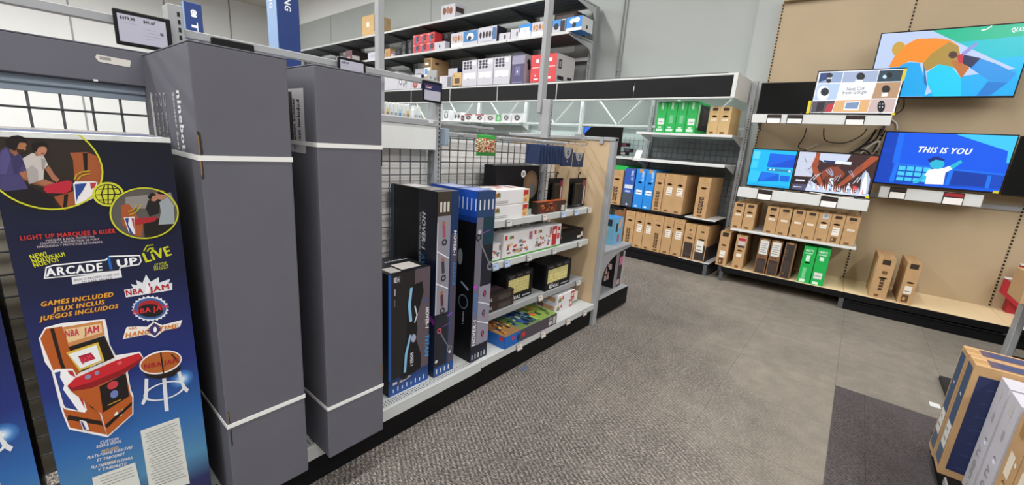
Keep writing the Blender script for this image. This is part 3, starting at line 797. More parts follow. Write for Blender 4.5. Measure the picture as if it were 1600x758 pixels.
QLED = [
 ('p','b9c9ea',[(0.0,1.0),(0.3563,0.9937),(0.9633,0.3784),(1.0,-0.0),(0.0,0.0)]),
 ('p','00b48c',[(0.3563,0.9937),(1.0,1.0),(1.0098,0.8316),(0.5487,0.7955)]),
 ('p','00bccb',[(0.5487,0.7955),(1.0098,0.8316),(1.0029,0.5532),(0.8055,0.531)]),
 ('p','00b7ea',[(0.8055,0.531),(1.0029,0.5532),(1.0033,0.1973),(0.9633,0.3784)]),
 ('p','00a3e8',[(-0.0081,0.3882),(0.2584,0.5363),(0.3292,0.5208),(0.4294,0.1565),(0.4311,0.004),(0.0,0.0)]),
 ('p','00a9ee',[(0.6503,0.2964),(0.9633,0.3784),(1.0033,0.1973),(1.0,-0.0),(0.4199,-0.0011)]),
 ('e','c59a35',(0.1538,0.7455),(0.0507,-0.0037),(-0.0089,0.114)),
 ('p','f08a1e',[(0.1116,0.468),(0.1332,0.6273),(0.1634,0.6972),(0.2012,0.8126),(0.2642,0.8862),(0.3996,0.8786),(0.4907,0.8388),(0.5584,0.7497),(0.58,0.6688),(0.4655,0.7569),(0.3978,0.6464),(0.3583,0.5147),(0.323,0.5259),(0.2574,0.5483),(0.2027,0.4981),(0.1875,0.4648)]),
 ('p','a8893a',[(0.3555,0.5077),(0.3972,0.6534),(0.4937,0.8069),(0.5649,0.7379),(0.6083,0.53),(0.6766,0.4118),(0.645,0.2612),(0.5847,0.4153),(0.468,0.4858),(0.3979,0.3867),(0.3739,0.3996)]),
 ('p','b86a2c',[(0.5408,0.5336),(0.6083,0.53),(0.6766,0.4118),(0.645,0.2612),(0.5847,0.4153)]),
 ('p','0b6bb0',[(0.36,0.4956),(0.3854,0.3991),(0.4327,0.1443),(0.4021,0.2056)]),
 ('p','00c6ee',[(0.3977,0.3628),(0.468,0.4858),(0.5606,0.4396),(0.645,0.2612),(0.6789,0.0015),(0.4947,-0.0003),(0.4295,0.1809)]),
 ('p','1d8fe0',[(0.7321,0.5417),(0.8447,0.4504),(0.9758,0.3108),(0.9441,0.1866),(0.8278,0.2182),(0.6819,0.4116)]),
 ('p','0f78cf',[(0.8181,0.2114),(0.9441,0.1866),(0.8606,0.0033),(0.7761,0.0024)]),
 ('p','8f8ed8',[(0.5977,0.6404),(0.6718,0.7787),(0.6865,0.7464),(0.6194,0.5935)]),
 ('p','c2263e',[(0.5703,0.601),(0.6077,0.6261),(0.6326,0.5012),(0.6024,0.4796)]),
 ('p','101a4c',[(0.6146,0.6097),(0.7316,0.5462),(0.6873,0.4114),(0.6236,0.4833)]),
 ('e','4a2a22',(0.5442,0.6141),(0.0294,-0.0018),(-0.005,0.053)),
 ('t', 'e8f4f4', 'QLED', (0.8655, 0.892), (0.9546, 0.896), 0.0542, 1),
 ('l','e8f4f4',0.0083,[(0.681,0.9449),(0.7111,0.9505),(0.7327,0.9871),(0.7407,1.0077)]),
]
YOU = [
 ('p','0058e8',[(0.0,1.0),(1.0,1.0),(1.0,0.0),(0.0,0.0)]),
 ('p','0040b8',[(0.0,1.0),(0.1195,1.0018),(0.1255,0.4302),(0.1404,0.0103),(0.0,0.0)]),
 ('p','0a6cf0',[(0.1027,0.9944),(0.1525,0.993),(0.1718,0.4009),(0.1136,0.4134)]),
 ('p','0046c4',[(-0.0372,0.6801),(0.0889,0.6592),(0.0875,0.6051),(-0.0346,0.6259)]),
 ('p','3cc4f4',[(0.555,0.9987),(1.0,1.0),(1.0003,0.5228),(0.981,0.52),(0.9661,0.7305)]),
 ('p','0047bd',[(0.1425,0.3966),(1.0016,0.3209),(1.0,0.056),(0.1404,0.0103)]),
 ('p','0f74ee',[(0.1413,0.4084),(1.0008,0.3291),(1.0013,0.3014),(0.1416,0.3785)]),
 ('p','45c9f2',[(0.18,0.3603),(0.238,0.3571),(0.241,0.2741),(0.1817,0.2766)]),
 ('p','45c9f2',[(0.2498,0.3589),(0.3071,0.3558),(0.3102,0.2733),(0.2515,0.2758)]),
 ('p','45c9f2',[(0.3188,0.3576),(0.3753,0.3545),(0.3784,0.2726),(0.3205,0.275)]),
 ('p','45c9f2',[(0.3869,0.3563),(0.4427,0.3532),(0.4458,0.2718),(0.3887,0.2742)]),
 ('p','45c9f2',[(0.183,0.2499),(0.2411,0.2473),(0.2432,0.1729),(0.1838,0.1749)]),
 ('p','45c9f2',[(0.2529,0.2492),(0.3102,0.2467),(0.3124,0.1728),(0.2537,0.1747)]),
 ('p','45c9f2',[(0.3219,0.2486),(0.3785,0.246),(0.3807,0.1726),(0.3228,0.1746)]),
 ('p','45c9f2',[(0.39,0.2479),(0.4459,0.2454),(0.4482,0.1725),(0.391,0.1744)]),
 ('p','45c9f2',[(0.186,0.1392),(0.2441,0.1372),(0.2454,0.0715),(0.1859,0.0729)]),
 ('p','45c9f2',[(0.256,0.1393),(0.3133,0.1373),(0.3146,0.072),(0.2559,0.0734)]),
 ('p','45c9f2',[(0.325,0.1393),(0.3817,0.1374),(0.383,0.0725),(0.325,0.0739)]),
 ('p','45c9f2',[(0.3932,0.1394),(0.4492,0.1374),(0.4506,0.073),(0.3933,0.0744)]),
 ('p','0f74ee',[(0.1285,0.1293),(0.1452,0.397),(0.1724,0.395),(0.1724,0.0313),(0.1322,0.024)]),
 ('p','0f74ee',[(0.5912,0.3388),(0.6227,0.3352),(0.6211,0.0462),(0.586,0.0454)]),
 ('p','0f74ee',[(0.8824,0.2869),(0.9096,0.2859),(0.9182,0.0542),(0.8883,0.0569)]),
 ('p','0039a4',[(0.63,0.3249),(0.876,0.2915),(0.8839,0.0758),(0.6249,0.0701)]),
 ('t', 'f6fbff', 'THIS IS YOU', (0.2918, 0.6369), (0.7108, 0.639), 0.1051, 1, 0.25),
 ('p','28b6d6',[(0.3997,0.1906),(0.4307,0.1665),(0.3712,0.0467),(0.3375,0.0286),(0.3307,0.0571)]),
 ('p','f4fbff',[(0.4304,0.322),(0.5361,0.3619),(0.5859,0.4158),(0.6094,0.3561),(0.5671,0.28),(0.5774,0.0554),(0.4306,0.0399),(0.4278,0.1954),(0.4072,0.2066)]),
 ('p','28b6d6',[(0.5837,0.4126),(0.6506,0.5342),(0.6698,0.4913),(0.61,0.3504)]),
 ('e','28b6d6',(0.4799,0.4404),(0.058,0.0028),(-0.0105,0.103)),
 ('p','04257c',[(0.3965,0.5042),(0.4531,0.579),(0.5317,0.529),(0.5246,0.4991),(0.4598,0.5131),(0.4214,0.4493)]),
]
NEST = [
 ('p','f1f3f8',[(0.0,1.0),(1.0,1.0),(1.0,-0.0),(0.0,-0.0)]),
 ('p','8fa6c9',[(0.0187,0.9744),(0.3021,0.9768),(0.3015,0.7321),(0.0192,0.7271)]),
 ('p','a3b2d0',[(0.3116,0.9796),(0.7127,0.9772),(0.7124,0.7261),(0.3114,0.7314)]),
 ('p','2e4352',[(0.7213,0.9763),(0.9909,0.9807),(0.9914,0.7271),(0.7194,0.7256)]),
 ('p','b8cdea',[(0.0166,0.7031),(0.2994,0.7091),(0.2891,0.3248),(0.0116,0.3106)]),
 ('p','b99474',[(0.7213,0.7037),(0.9895,0.7134),(0.9868,0.3509),(0.7072,0.3436)]),
 ('p','57505c',[(0.0024,0.2858),(0.2869,0.3009),(0.2711,0.0263),(0.0038,0.0086)]),
 ('p','e2b27c',[(0.2946,0.3048),(0.7002,0.3212),(0.6952,0.0255),(0.2792,0.0265)]),
 ('p','cdb7b4',[(0.7091,0.3212),(0.9836,0.3331),(0.9858,0.0288),(0.6995,0.0179)]),
 ('p','2d3f77',[(0.0235,0.966),(0.1537,0.9688),(0.1241,0.8152),(0.0223,0.7429)]),
 ('e','15171c',(0.145,0.7821),(0.0288,-0.0021),(-0.0041,0.0553)),
 ('e','20232a',(0.144,0.9075),(0.0368,-0.0033),(-0.004,0.0549)),
 ('p','f4f4f6',[(0.1191,0.8549),(0.1808,0.8498),(0.1785,0.8266),(0.1173,0.8236)]),
 ('e','1d2027',(0.5191,0.8587),(0.0494,-0.0044),(-0.0074,0.0892)),
 ('p','e8eaf0',[(0.4789,0.7876),(0.5621,0.7812),(0.5579,0.7222),(0.4559,0.7254)]),
 ('e','1a1d22',(0.8407,0.8653),(0.0332,-0.0031),(-0.0058,0.0636)),
 ('e','bfe0ea',(0.7934,0.8344),(0.022,-0.0019),(-0.0039,0.0429)),
 ('e','eef2f8',(0.1132,0.4767),(0.0771,-0.0023),(-0.0131,0.1814)),
 ('e','1d2430',(0.1295,0.5124),(0.052,-0.0018),(-0.007,0.0965)),
 ('e','2a2524',(0.8442,0.5523),(0.0469,-0.0021),(-0.0085,0.0937)),
 ('p','f4f2f0',[(0.814,0.4739),(0.876,0.4791),(0.8789,0.3923),(0.8116,0.3864)]),
 ('p','c23a44',[(0.1994,0.2122),(0.279,0.2449),(0.2704,0.0344),(0.1813,0.0314)]),
 ('p','2f2c34',[(0.0697,0.2526),(0.1646,0.2609),(0.1591,0.0473),(0.0677,0.0361)]),
 ('p','f4f6fa',[(0.4119,0.2728),(0.5892,0.284),(0.5887,0.0683),(0.4083,0.0709)]),
 ('p','7e96b8',[(0.4277,0.2453),(0.5782,0.2611),(0.5742,0.1067),(0.4208,0.111)]),
 ('e','191b22',(0.8404,0.1614),(0.0426,0.0007),(-0.0123,0.1367)),
 ('e','d8dce4',(0.8199,0.2168),(0.0069,0.0001),(-0.0013,0.0148)),
 ('e','d8dce4',(0.8508,0.217),(0.0068,0.0001),(-0.0013,0.0147)),
 ('e','d8dce4',(0.8259,0.15),(0.0069,0.0001),(-0.0013,0.0149)),
 ('e','d8dce4',(0.8568,0.1505),(0.0068,0.0001),(-0.0013,0.0148)),
 ('t', '4a515c', 'Nest Cam', (0.3912, 0.5342), (0.6108, 0.548), 0.0776),
 ('t', '4a515c', 'from Google', (0.3516, 0.4422), (0.6431, 0.4646), 0.0785),
]
BLUETV = [
 ('p','16b9ee',[(0.0,1.0),(1.0,1.0),(1.0,0.0),(0.0,0.0)]),
 ('p','5cd4f5',[(0.0205,0.95),(0.1799,0.9474),(0.1747,0.7484),(0.0277,0.738)]),
 ('p','3fcaf2',[(0.0238,0.6955),(0.1752,0.698),(0.1706,0.4972),(0.0211,0.4854)]),
 ('p','2fc3f0',[(0.0236,0.423),(0.2879,0.4031),(0.2792,0.1157),(0.0195,0.1124)]),
 ('p','0a50d0',[(0.4071,0.9115),(1.0118,0.8978),(1.0104,0.5634),(0.3926,0.5353)]),
 ('p','1264e4',[(0.4071,0.9115),(1.0118,0.8978),(1.0106,0.828),(0.3926,0.5353)]),
 ('p','2e7fb0',[(0.4034,0.5032),(0.9868,0.501),(0.9847,0.4403),(0.4063,0.4334)]),
 ('e','cfeefa',(0.4871,0.4769),(0.0284,0.0023),(-0.0032,0.0244)),
 ('e','cfeefa',(0.567,0.4752),(0.0283,0.0023),(-0.0032,0.0243)),
 ('e','cfeefa',(0.9289,0.468),(0.0307,0.0025),(-0.0029,0.024)),
 ('p','0a5bd8',[(0.2879,0.4031),(0.706,0.3766),(0.7373,0.1778),(0.2934,0.1292),(0.2342,0.0912)]),
 ('p','1470e6',[(0.2879,0.4031),(0.706,0.3766),(0.2934,0.1292)]),
 ('p','0c66dc',[(0.7421,0.3392),(0.9598,0.3378),(0.9634,0.1785),(0.7558,0.1795)]),
 ('p','10a6e6',[(0.0123,0.0502),(0.9926,0.0624),(1.0,0.0),(0.0,0.0)]),
]
ROCKET = [
 ('p','3d2426',[(0.0,1.0),(1.0,1.0),(1.0,-0.0),(-0.0,-0.0)]),
 ('p','c9cfe2',[(0.0049,0.9926),(0.2278,0.9962),(0.2404,0.3725),(0.0004,0.3622)]),
 ('p','c0c6d4',[(0.031,0.7567),(0.1943,0.7584),(0.1918,0.7424),(0.0304,0.7407)]),
 ('p','c0c6d4',[(0.0239,0.4953),(0.1781,0.5001),(0.1776,0.4842),(0.0233,0.4791)]),
 ('p','c9d2e8',[(0.2523,0.9872),(0.6685,0.9875),(0.6363,0.817),(0.5037,0.7616),(0.3518,0.76),(0.2656,0.8455)]),
 ('p','27336a',[(0.3464,0.817),(0.4995,0.8064),(0.5045,0.7541),(0.3514,0.7638)]),
 ('p','e9f2fb',[(0.4988,0.8139),(0.6997,0.8106),(0.6979,0.7364),(0.4959,0.7454)]),
 ('p','a84f2e',[(0.2415,0.9977),(0.2811,0.9941),(0.2873,0.6153),(0.4283,0.1543),(0.3806,0.1444),(0.2394,0.4904),(0.2015,0.681)]),
 ('p','a84f2e',[(0.9088,0.9787),(0.9995,0.9716),(0.998,0.9182),(0.6658,0.2225),(0.5635,0.1326),(0.6821,0.4324)]),
 ('p','8a4330',[(0.3368,0.5064),(0.4382,0.6572),(0.5493,0.6736),(0.6555,0.5213),(0.6302,0.4042),(0.4579,0.4496),(0.3931,0.3221)]),
 ('p','6e3528',[(0.4031,0.4208),(0.5706,0.4502),(0.5606,0.1626),(0.4472,0.1582)]),
 ('p','dfe8f6',[(0.48,0.3768),(0.5215,0.3767),(0.555,0.1231),(0.4696,0.1242)]),
 ('p','c9d8ee',[(0.2181,0.2894),(0.2844,0.2231),(0.4147,0.093),(0.5713,0.05),(0.9964,0.0722),(1.0,-0.0),(0.1856,-0.0162)]),
 ('p','e9f0fa',[(0.7085,0.156),(0.7297,0.3104),(0.7718,0.1509)]),
 ('p','aebfd8',[(0.8874,0.0468),(0.8593,0.5192),(0.8878,0.6332),(0.9316,0.5679),(0.9703,0.43),(0.9849,0.0512)]),
 ('p','f4f7fb',[(0.8851,0.3409),(0.903,0.5994),(0.9456,0.3527),(0.9599,0.0637),(0.9043,0.0692)]),
 ('p','d8474c',[(0.7805,0.246),(0.8444,0.2222),(0.8531,0.1315),(0.7816,0.1419)]),
 ('l','5a3330',0.0061,[(0.0831,0.8625),(0.1348,0.7031)]),
 ('l','7a4a40',0.0099,[(0.2443,0.715),(0.1664,0.5385)]),
 ('l','9aa6c0',0.0134,[(0.4004,0.572),(0.5016,0.4278)]),
 ('l','c4cede',0.0056,[(0.5517,0.4335),(0.4834,0.2601)]),
 ('l','5a3330',0.009,[(0.6984,0.2992),(0.7904,0.1611)]),
 ('l','7a4a40',0.0122,[(0.7886,0.7121),(0.7285,0.5477)]),
 ('l','9aa6c0',0.0061,[(0.1258,0.5805),(0.225,0.4304)]),
 ('l','c4cede',0.0099,[(0.2862,0.4376),(0.2208,0.2603)]),
 ('l','5a3330',0.0134,[(0.4415,0.299),(0.5312,0.1552)]),
 ('l','7a4a40',0.0055,[(0.5389,0.7244),(0.4819,0.5564)]),
 ('l','9aa6c0',0.009,[(0.6854,0.586),(0.7668,0.4439)]),
 ('l','c4cede',0.0122,[(0.8276,0.4518),(0.7783,0.2871)]),
 ('l','5a3330',0.0061,[(0.1684,0.2989),(0.2554,0.149)]),
 ('l','7a4a40',0.0098,[(0.2738,0.7374),(0.2204,0.5655)]),
 ('l','9aa6c0',0.0133,[(0.4289,0.5946),(0.5074,0.4469)]),
 ('l','c4cede',0.0055,[(0.5792,0.4563),(0.5337,0.288)]),
 ('l','5a3330',0.009,[(0.725,0.3221),(0.7957,0.1798)]),
 ('l','7a4a40',0.0121,[(0.8144,0.7331),(0.7756,0.573)]),
 ('l','9aa6c0',0.0061,[(0.1562,0.6038),(0.2312,0.45)]),
 ('l','c4cede',0.0098,[(0.3155,0.461),(0.2743,0.289)]),
 ('l','5a3330',0.0133,[(0.4699,0.3226),(0.5369,0.1745)]),
 ('l','7a4a40',0.0055,[(0.5664,0.746),(0.532,0.5823)]),
 ('l','9aa6c0',0.0089,[(0.712,0.6078),(0.7721,0.4623)]),
 ('l','c4cede',0.0121,[(0.8533,0.4737),(0.8251,0.3139)]),
 ('l','5a3330',0.0061,[(0.1987,0.3232),(0.2615,0.1689)]),
 ('l','7a4a40',0.0097,[(0.3031,0.7597),(0.2736,0.5922)]),
 ('l','9aa6c0',0.0132,[(0.4572,0.6171),(0.5131,0.4659)]),
 ('l','c4cede',0.0055,[(0.6066,0.4788),(0.5834,0.3156)]),
 ('l','5a3330',0.0089,[(0.7515,0.3448),(0.801,0.1985)]),
 ('l','7a4a40',0.012,[(0.8401,0.7541),(0.8222,0.598)]),
 ('l','9aa6c0',0.006,[(0.1865,0.6269),(0.2374,0.4696)]),
 ('l','c4cede',0.0097,[(0.3447,0.4843),(0.2686,0.3066)]),
 ('l','5a3330',0.0132,[(0.498,0.346),(0.5976,0.2051)]),
 ('l','7a4a40',0.0055,[(0.5938,0.7675),(0.5266,0.5994)]),
 ('p','dfe8f6',[(0.2167,0.1303),(0.2283,0.1803),(0.2521,0.0979)]),
 ('p','b8c8e4',[(0.2518,0.1014),(0.2559,0.2286),(0.2862,0.0766)]),
 ('p','f4f7fb',[(0.2866,0.0727),(0.2925,0.1798),(0.3201,0.0554)]),
 ('p','e8a0a0',[(0.3139,0.1215),(0.3197,0.2277),(0.3537,0.0344)]),
 ('p','dfe8f6',[(0.3482,0.0929),(0.3558,0.1792),(0.3799,0.0903)]),
 ('p','b8c8e4',[(0.3823,0.0645),(0.3826,0.2268),(0.413,0.0693)]),
 ('p','f4f7fb',[(0.4089,0.1129),(0.4182,0.1786),(0.446,0.0484)]),
 ('p','e8a0a0',[(0.4425,0.0846),(0.4446,0.2259),(0.4787,0.0277)]),
 ('p','dfe8f6',[(0.4759,0.0566),(0.4797,0.1781),(0.504,0.0828)]),
 ('p','b8c8e4',[(0.502,0.1044),(0.5057,0.225),(0.5363,0.0622)]),
 ('p','f4f7fb',[(0.5349,0.0765),(0.5404,0.1776),(0.5683,0.0416)]),
 ('p','e8a0a0',[(0.5677,0.0488),(0.566,0.2241),(0.6002,0.0213)]),
 ('p','dfe8f6',[(0.5931,0.0961),(0.6002,0.177),(0.6247,0.0756)]),
 ('p','b8c8e4',[(0.6254,0.0686),(0.6254,0.2233),(0.6561,0.0553)]),
 ('p','f4f7fb',[(0.6575,0.0412),(0.6592,0.1765),(0.6873,0.0351)]),
 ('p','e8a0a0',[(0.6823,0.0881),(0.684,0.2224),(0.7183,0.015)]),
 ('p','dfe8f6',[(0.714,0.0608),(0.7174,0.176),(0.7421,0.0686)]),
 ('p','b8c8e4',[(0.7454,0.0337),(0.7418,0.2216),(0.7727,0.0486)]),
 ('p','f4f7fb',[(0.7697,0.0801),(0.7748,0.1755),(0.8031,0.0287)]),
 ('p','e8a0a0',[(0.8007,0.0531),(0.7988,0.2208),(0.8333,0.0089)]),
 ('p','dfe8f6',[(0.8246,0.0992),(0.8314,0.175),(0.8563,0.0618)]),
 ('p','b8c8e4',[(0.8553,0.0724),(0.8551,0.22),(0.8861,0.0421)]),
 ('p','f4f7fb',[(0.8858,0.0457),(0.8873,0.1745),(0.9157,0.0224)]),
 ('p','e8a0a0',[(0.9091,0.0913),(0.9106,0.2192),(0.9452,0.0029)]),
 ('p','2a1d24',[(-0.0029,0.3293),(0.2026,0.346),(0.1873,0.1841),(-0.0089,0.1656)]),
 ('p','dfe3ec',[(0.0338,0.2752),(0.1581,0.2782),(0.1577,0.2382),(0.0338,0.2307)]),
 ('p','50506c',[(-0.0071,0.1455),(0.1891,0.1645),(0.1949,-0.0062),(-0.0,-0.0)]),
 ('p','cfd6e6',[(0.0193,0.0898),(0.1342,0.0932),(0.134,0.0731),(0.0195,0.0654)]),
]

# ================================================================== room shell
def struct(name, mb, m, parent=None):
    o = mb.build(name, m, parent)
    o['kind'] = 'structure'
    return o

mb = MB(); mb.box(-21, -9.5, -0.06, 9.2, 8.2, 0.0)
floor = struct('floor', mb, 'carpet')
tile_me = None
for i in range(2):
    for j in range(2):
        if tile_me is None:
            mb = MB(); mb.box(0.0015, 0.0015, -0.004, 0.6085, 0.6085, 0.0015, 0.0006)
            t = mb.build('carpet_tile', 'carpet_dark', floor); tile_me = t.data
        else:
            t = bpy.data.objects.new('carpet_tile', tile_me); COL.objects.link(t); t.parent = floor
        t.location = (0.16 + 0.61 * i, 2.32 + 0.61 * j, 0)

def wall_in(F, name, m, lx0, ly0, z0, lx1, ly1, z1):
    mb = MB()
    P = [F.pt(a, b, c) for c in (z0, z1) for b in (ly0, ly1) for a in (lx0, lx1)]
    n = [(0, 2, 3, 1), (4, 5, 7, 6), (0, 1, 5, 4), (2, 6, 7, 3), (0, 4, 6, 2), (1, 3, 7, 5)]
    mb.v = [tuple(p) for p in P]; mb.f = n; mb.c = [None] * 6
    return struct(name, mb, m)
wall_in(B, 'wall_back', 'wall_grey', -17.0, 0.86, 0.0, 0.38, 1.0, 4.86)
wall_in(B, 'wall_back_upper', 'wall_white', -17.0, 0.87, 4.86, 0.38, 1.0, CEIL)
wall_in(T, 'wall_display', 'wall_grey', -1.5, 0.80, 0.0, 9.0, 0.95, CEIL)
wall_in(B, 'wall_left', 'wall_white', -17.1, -15.0, 0.0, -16.9, 1.0, CEIL)
wall_in(W, 'wall_right', 'wall_far', 9.0, -9.5, 0.0, 9.2, 8.0, CEIL)
wall_in(W, 'wall_front', 'wall_far', -21.0, -9.5, 0.0, 9.2, -9.3, CEIL)
wall_in(W, 'ceiling', 'ceiling_tile', -21.0, -9.5, CEIL, 9.2, 8.2, CEIL + 0.1)
# panel joints of the sheet walls and the conduit
for n, (lx, z1) in enumerate(((-11.9, 4.86), (-7.0, 4.86))):
    mb = MB(); mb.box(-0.02, -0.006, 2.5, 0.02, 0.0, z1)
    o = struct('trim_%d' % (n + 1), mb, 'steel_grey'); o.location = B.pt(lx, 0.86, 0); o.rotation_euler = (0, 0, B.a)
for n, ly in enumerate((-2.2, -0.37, -4.4)):
    mb = MB(); mb.box(0.0, -0.022, 0.0, 0.008, 0.022, CEIL)
    o = struct('trim_%d' % (n + 3), mb, 'steel_grey'); o.location = B.pt(-16.9, ly, 0); o.rotation_euler = (0, 0, B.a)
cd = B.thing('wall_conduit', 'thin pair of grey conduits running up the grey wall right of the stock rack', 'conduit', -2.06, 0.84, 2.4)
for dx in (-0.028, 0.028):
    mb = MB(); mb.tube([(dx, 0, 0), (dx, 0, CEIL - 2.4)], 0.011, 8); mb.build('pipe', 'wall_grey', cd, smooth=True)
for z in (0.35, 1.5, 2.6):
    mb = MB(); mb.box(-0.05, 0.0, z, 0.05, 0.018, z + 0.02); mb.build('clip', 'wall_grey', cd)

# ceiling strip lamps: housing, diffuser
for i, x in enumerate(STRIPS):
    t = W.thing('ceiling_light', '%s of the long linear ceiling lamps, counted from the far left wall' % ORD[i], 'ceiling lamp', x, -2.2, CEIL - 0.22, group='linear ceiling lamps')
    mb = MB(); mb.box(-0.14, -6.6, 0.0, 0.14, 6.6, 0.06, 0.01); mb.build('housing', 'shelf_white', t)
    mb = MB(); mb.box(-0.11, -6.5, -0.012, 0.11, 6.5, 0.0); mb.build('diffuser', 'lamp_white', t)
    for y in (-5, 0, 5):
        mb = MB(); mb.tube([(0, y, 0.06), (0, y, 0.22)], 0.006, 6); mb.build('hanger', 'steel_grey', t)

# ================================================================== island gondola on the left
gon = G.thing('gondola_shelving', 'long grey island shelving with wire grid back and black kick plate', 'shelving', 1.2, 0.5)
def gpart(name, m, fn, parent=None, **k):
    mb = MB(); fn(mb)
    mb.v = [(x - 1.2, y - 0.5, z) for x, y, z in mb.v]
    o = mb.build(name, m, parent or gon, **k)
    return o
BX = [-2.0, -0.76, 0.47, 1.70, 2.86]
def slots(mb, x0, x1, y, z0, z1, st=0.026, hh=0.015):
    z = z0
    while z < z1 - hh:
        mb.quad((x0, y, z), (x1, y, z), (x1, y, z + hh), (x0, y, z + hh)); z += st
for i, x in enumerate(BX):
    top = (1.72, 1.72, 1.90, 1.72, 1.86)[i]
    u = gpart('upright', 'steel_grey', lambda mb: mb.box(x - 0.022, 0.47, 0, x + 0.022, 0.54, top, 0.002))
    gpart('slot_strip', 'slot', lambda mb: slots(mb, x + 0.004, x + 0.012, 0.4692, 0.25, top - 0.02), u)
for i in range(4):
    a, b = BX[i], BX[i + 1]
    if i == 3: b = 3.10
    gpart('kick_plate', 'black_metal', lambda mb: mb.box(a + 0.001, 0.035, 0.0, b - 0.001, 0.05, 0.135, 0.002))
    def deck(mb):
        mb.box(a + 0.001, 0.02, 0.185, b - 0.001, 0.47, 0.20, 0.003)
        mb.box(a + 0.001, 0.012, 0.135 if i < 3 else 0.15, b - 0.001, 0.022, 0.203, 0.003)
    dk = gpart('base_deck', 'steel_pale', deck)
    def perf(mb):
        x = a + 0.02
        while x < b - 0.02:
            for r_ in range(3):
                mb.quad((x, 0.035 + r_ * 0.014, 0.2006), (x + 0.007, 0.035 + r_ * 0.014, 0.2006), (x + 0.007, 0.042 + r_ * 0.014, 0.2006), (x, 0.042 + r_ * 0.014, 0.2006))
            x += 0.015
    if i in (1, 2): tag(gpart('perforation', 'slot', perf, dk), kind='stuff')
    if i < 2: gpart('back_panel', 'shade_board', lambda mb: mb.box(a + 0.02, 0.545, 0.2, b - 0.02, 0.56, 1.25))
    else: gpart('back_panel', 'panel_white', lambda mb: mb.box(a + 0.02, 0.545, 0.2, b - 0.02, 0.56, 1.575 if i < 3 else 1.50))
    def grid(mb):
        x = a + 0.05
        zt = 1.572 if i < 3 else 1.53
        while x < b - 0.03:
            mb.tube([(x, 0.496, 0.22), (x, 0.496, zt)], 0.0038, 5); x += 0.0715
        z = 0.24
        while z < zt:
            mb.tube([(a + 0.03, 0.49, z), (b - 0.03, 0.49, z)], 0.0038, 5); z += 0.0745
    gpart('wire_grid', 'wire', grid)
    if i < 3:
        gpart('grid_rail', 'steel_blue' if i < 2 else 'steel_grey', lambda mb: (mb.box(a + 0.02, 0.465, 1.576, b - 0.02, 0.535, 1.604, 0.003), mb.box(a + 0.02, 0.475, 1.556, b - 0.02, 0.53, 1.576)))
# header card holder in the middle bay
hd = gpart('header_panel', 'shelf_white', lambda mb: mb.box(0.95, 0.445, 1.43, 1.665, 0.455, 1.568, 0.002))
gpart('header_channel', 'steel_grey', lambda mb: mb.box(0.93, 0.44, 1.565, 1.68, 0.475, 1.60, 0.003), hd)
gpart('header_label', 'shelf_white', lambda mb: mb.box(1.60, 0.4385, 1.582, 1.635, 0.44, 1.598), hd)
# rail and rods above the toy bay
gpart('grid_rail', 'steel_grey', lambda mb: mb.box(1.73, 0.44, 1.515, 3.08, 0.47, 1.542, 0.004))
gpart('rail_bracket', 'steel_blue', lambda mb: mb.box(1.715, 0.42, 1.46, 1.745, 0.48, 1.56, 0.004))
for k, (z, y) in enumerate(((1.548, 0.40), (1.552, 0.33), (1.55, 0.25))):
    gpart('hang_rod', 'wire', lambda mb: mb.tube([(1.76, y, z), (3.08, y, z)], 0.004, 6))
for x in (1.84, 2.02, 2.22):
    gpart('rod_clip', 'steel_pale', lambda mb: mb.box(x, 0.425, 1.525, x + 0.035, 0.44, 1.55, 0.004))
# long top rail that carries the electronic price signs
gpart('top_rail', 'steel_grey', lambda mb: mb.box(-2.0, 0.485, 1.797, 1.72, 0.512, 1.827, 0.003))
for x in BX[:4]:
    gpart('rail_post', 'steel_grey', lambda mb: mb.box(x - 0.012, 0.505, 1.5, x + 0.012, 0.525, 1.80))

def price_tag(parent, x, y, z, face='tag_grey', w=0.056):
    """small tilted holder with a pale card, dark rim"""
    h, t, k = 0.044, 0.006, 0.010
    c0, c1 = lin('8c8a88'), lin({'tag_blue': 'a9c0ea', 'tag_grey': 'c4c2be', 'tag_pink': 'd2c6bd', 'black_plastic': '9a9aa0'}[face])
    mb = MB()
    A = lambda u, v, d: (x - w / 2 + u * w - 1.2, y - d - k * (1 - v) - 0.5, z - h + v * h)
    F4 = [A(0, 0, t), A(1, 0, t), A(1, 1, t), A(0, 1, t)]; B4 = [A(0, 0, 0), A(1, 0, 0), A(1, 1, 0), A(0, 1, 0)]
    mb.quad(*F4, col=c0); mb.quad(*B4[::-1], col=c0)
    for i in range(4):
        j = (i + 1) % 4; mb.quad(F4[i], B4[i], B4[j], F4[j], col=c0)
    mb.quad(A(0.06, 0.1, t + 0.0008), A(0.94, 0.1, t + 0.0008), A(0.94, 0.94, t + 0.0008), A(0.06, 0.94, t + 0.0008), col=c1)
    mb.quad(A(0.14, 0.55, t + 0.0013), A(0.6, 0.55, t + 0.0013), A(0.6, 0.7, t + 0.0013), A(0.14, 0.7, t + 0.0013), col=lin('7c7a7c'))
    return mb.build('price_tag', 'print', parent, fix=False)
mat('tag_blue', '9db8e6', 0.3); mat('tag_grey', 'bdbab6', 0.3); mat('tag_pink', 'c9bcb4', 0.3)
SH = [(1.03, [1.99, 2.38, 2.615, 2.80, 3.01], ['tag_grey', 'tag_pink', 'tag_blue', 'tag_blue', 'tag_pink']),
      (0.76, [1.885, 1.997, 2.234, 2.542, 2.911], ['tag_blue', 'tag_blue', 'tag_grey', 'tag_grey', 'tag_grey']),
      (0.42, [2.413, 2.956], ['tag_pink', 'tag_grey'])]
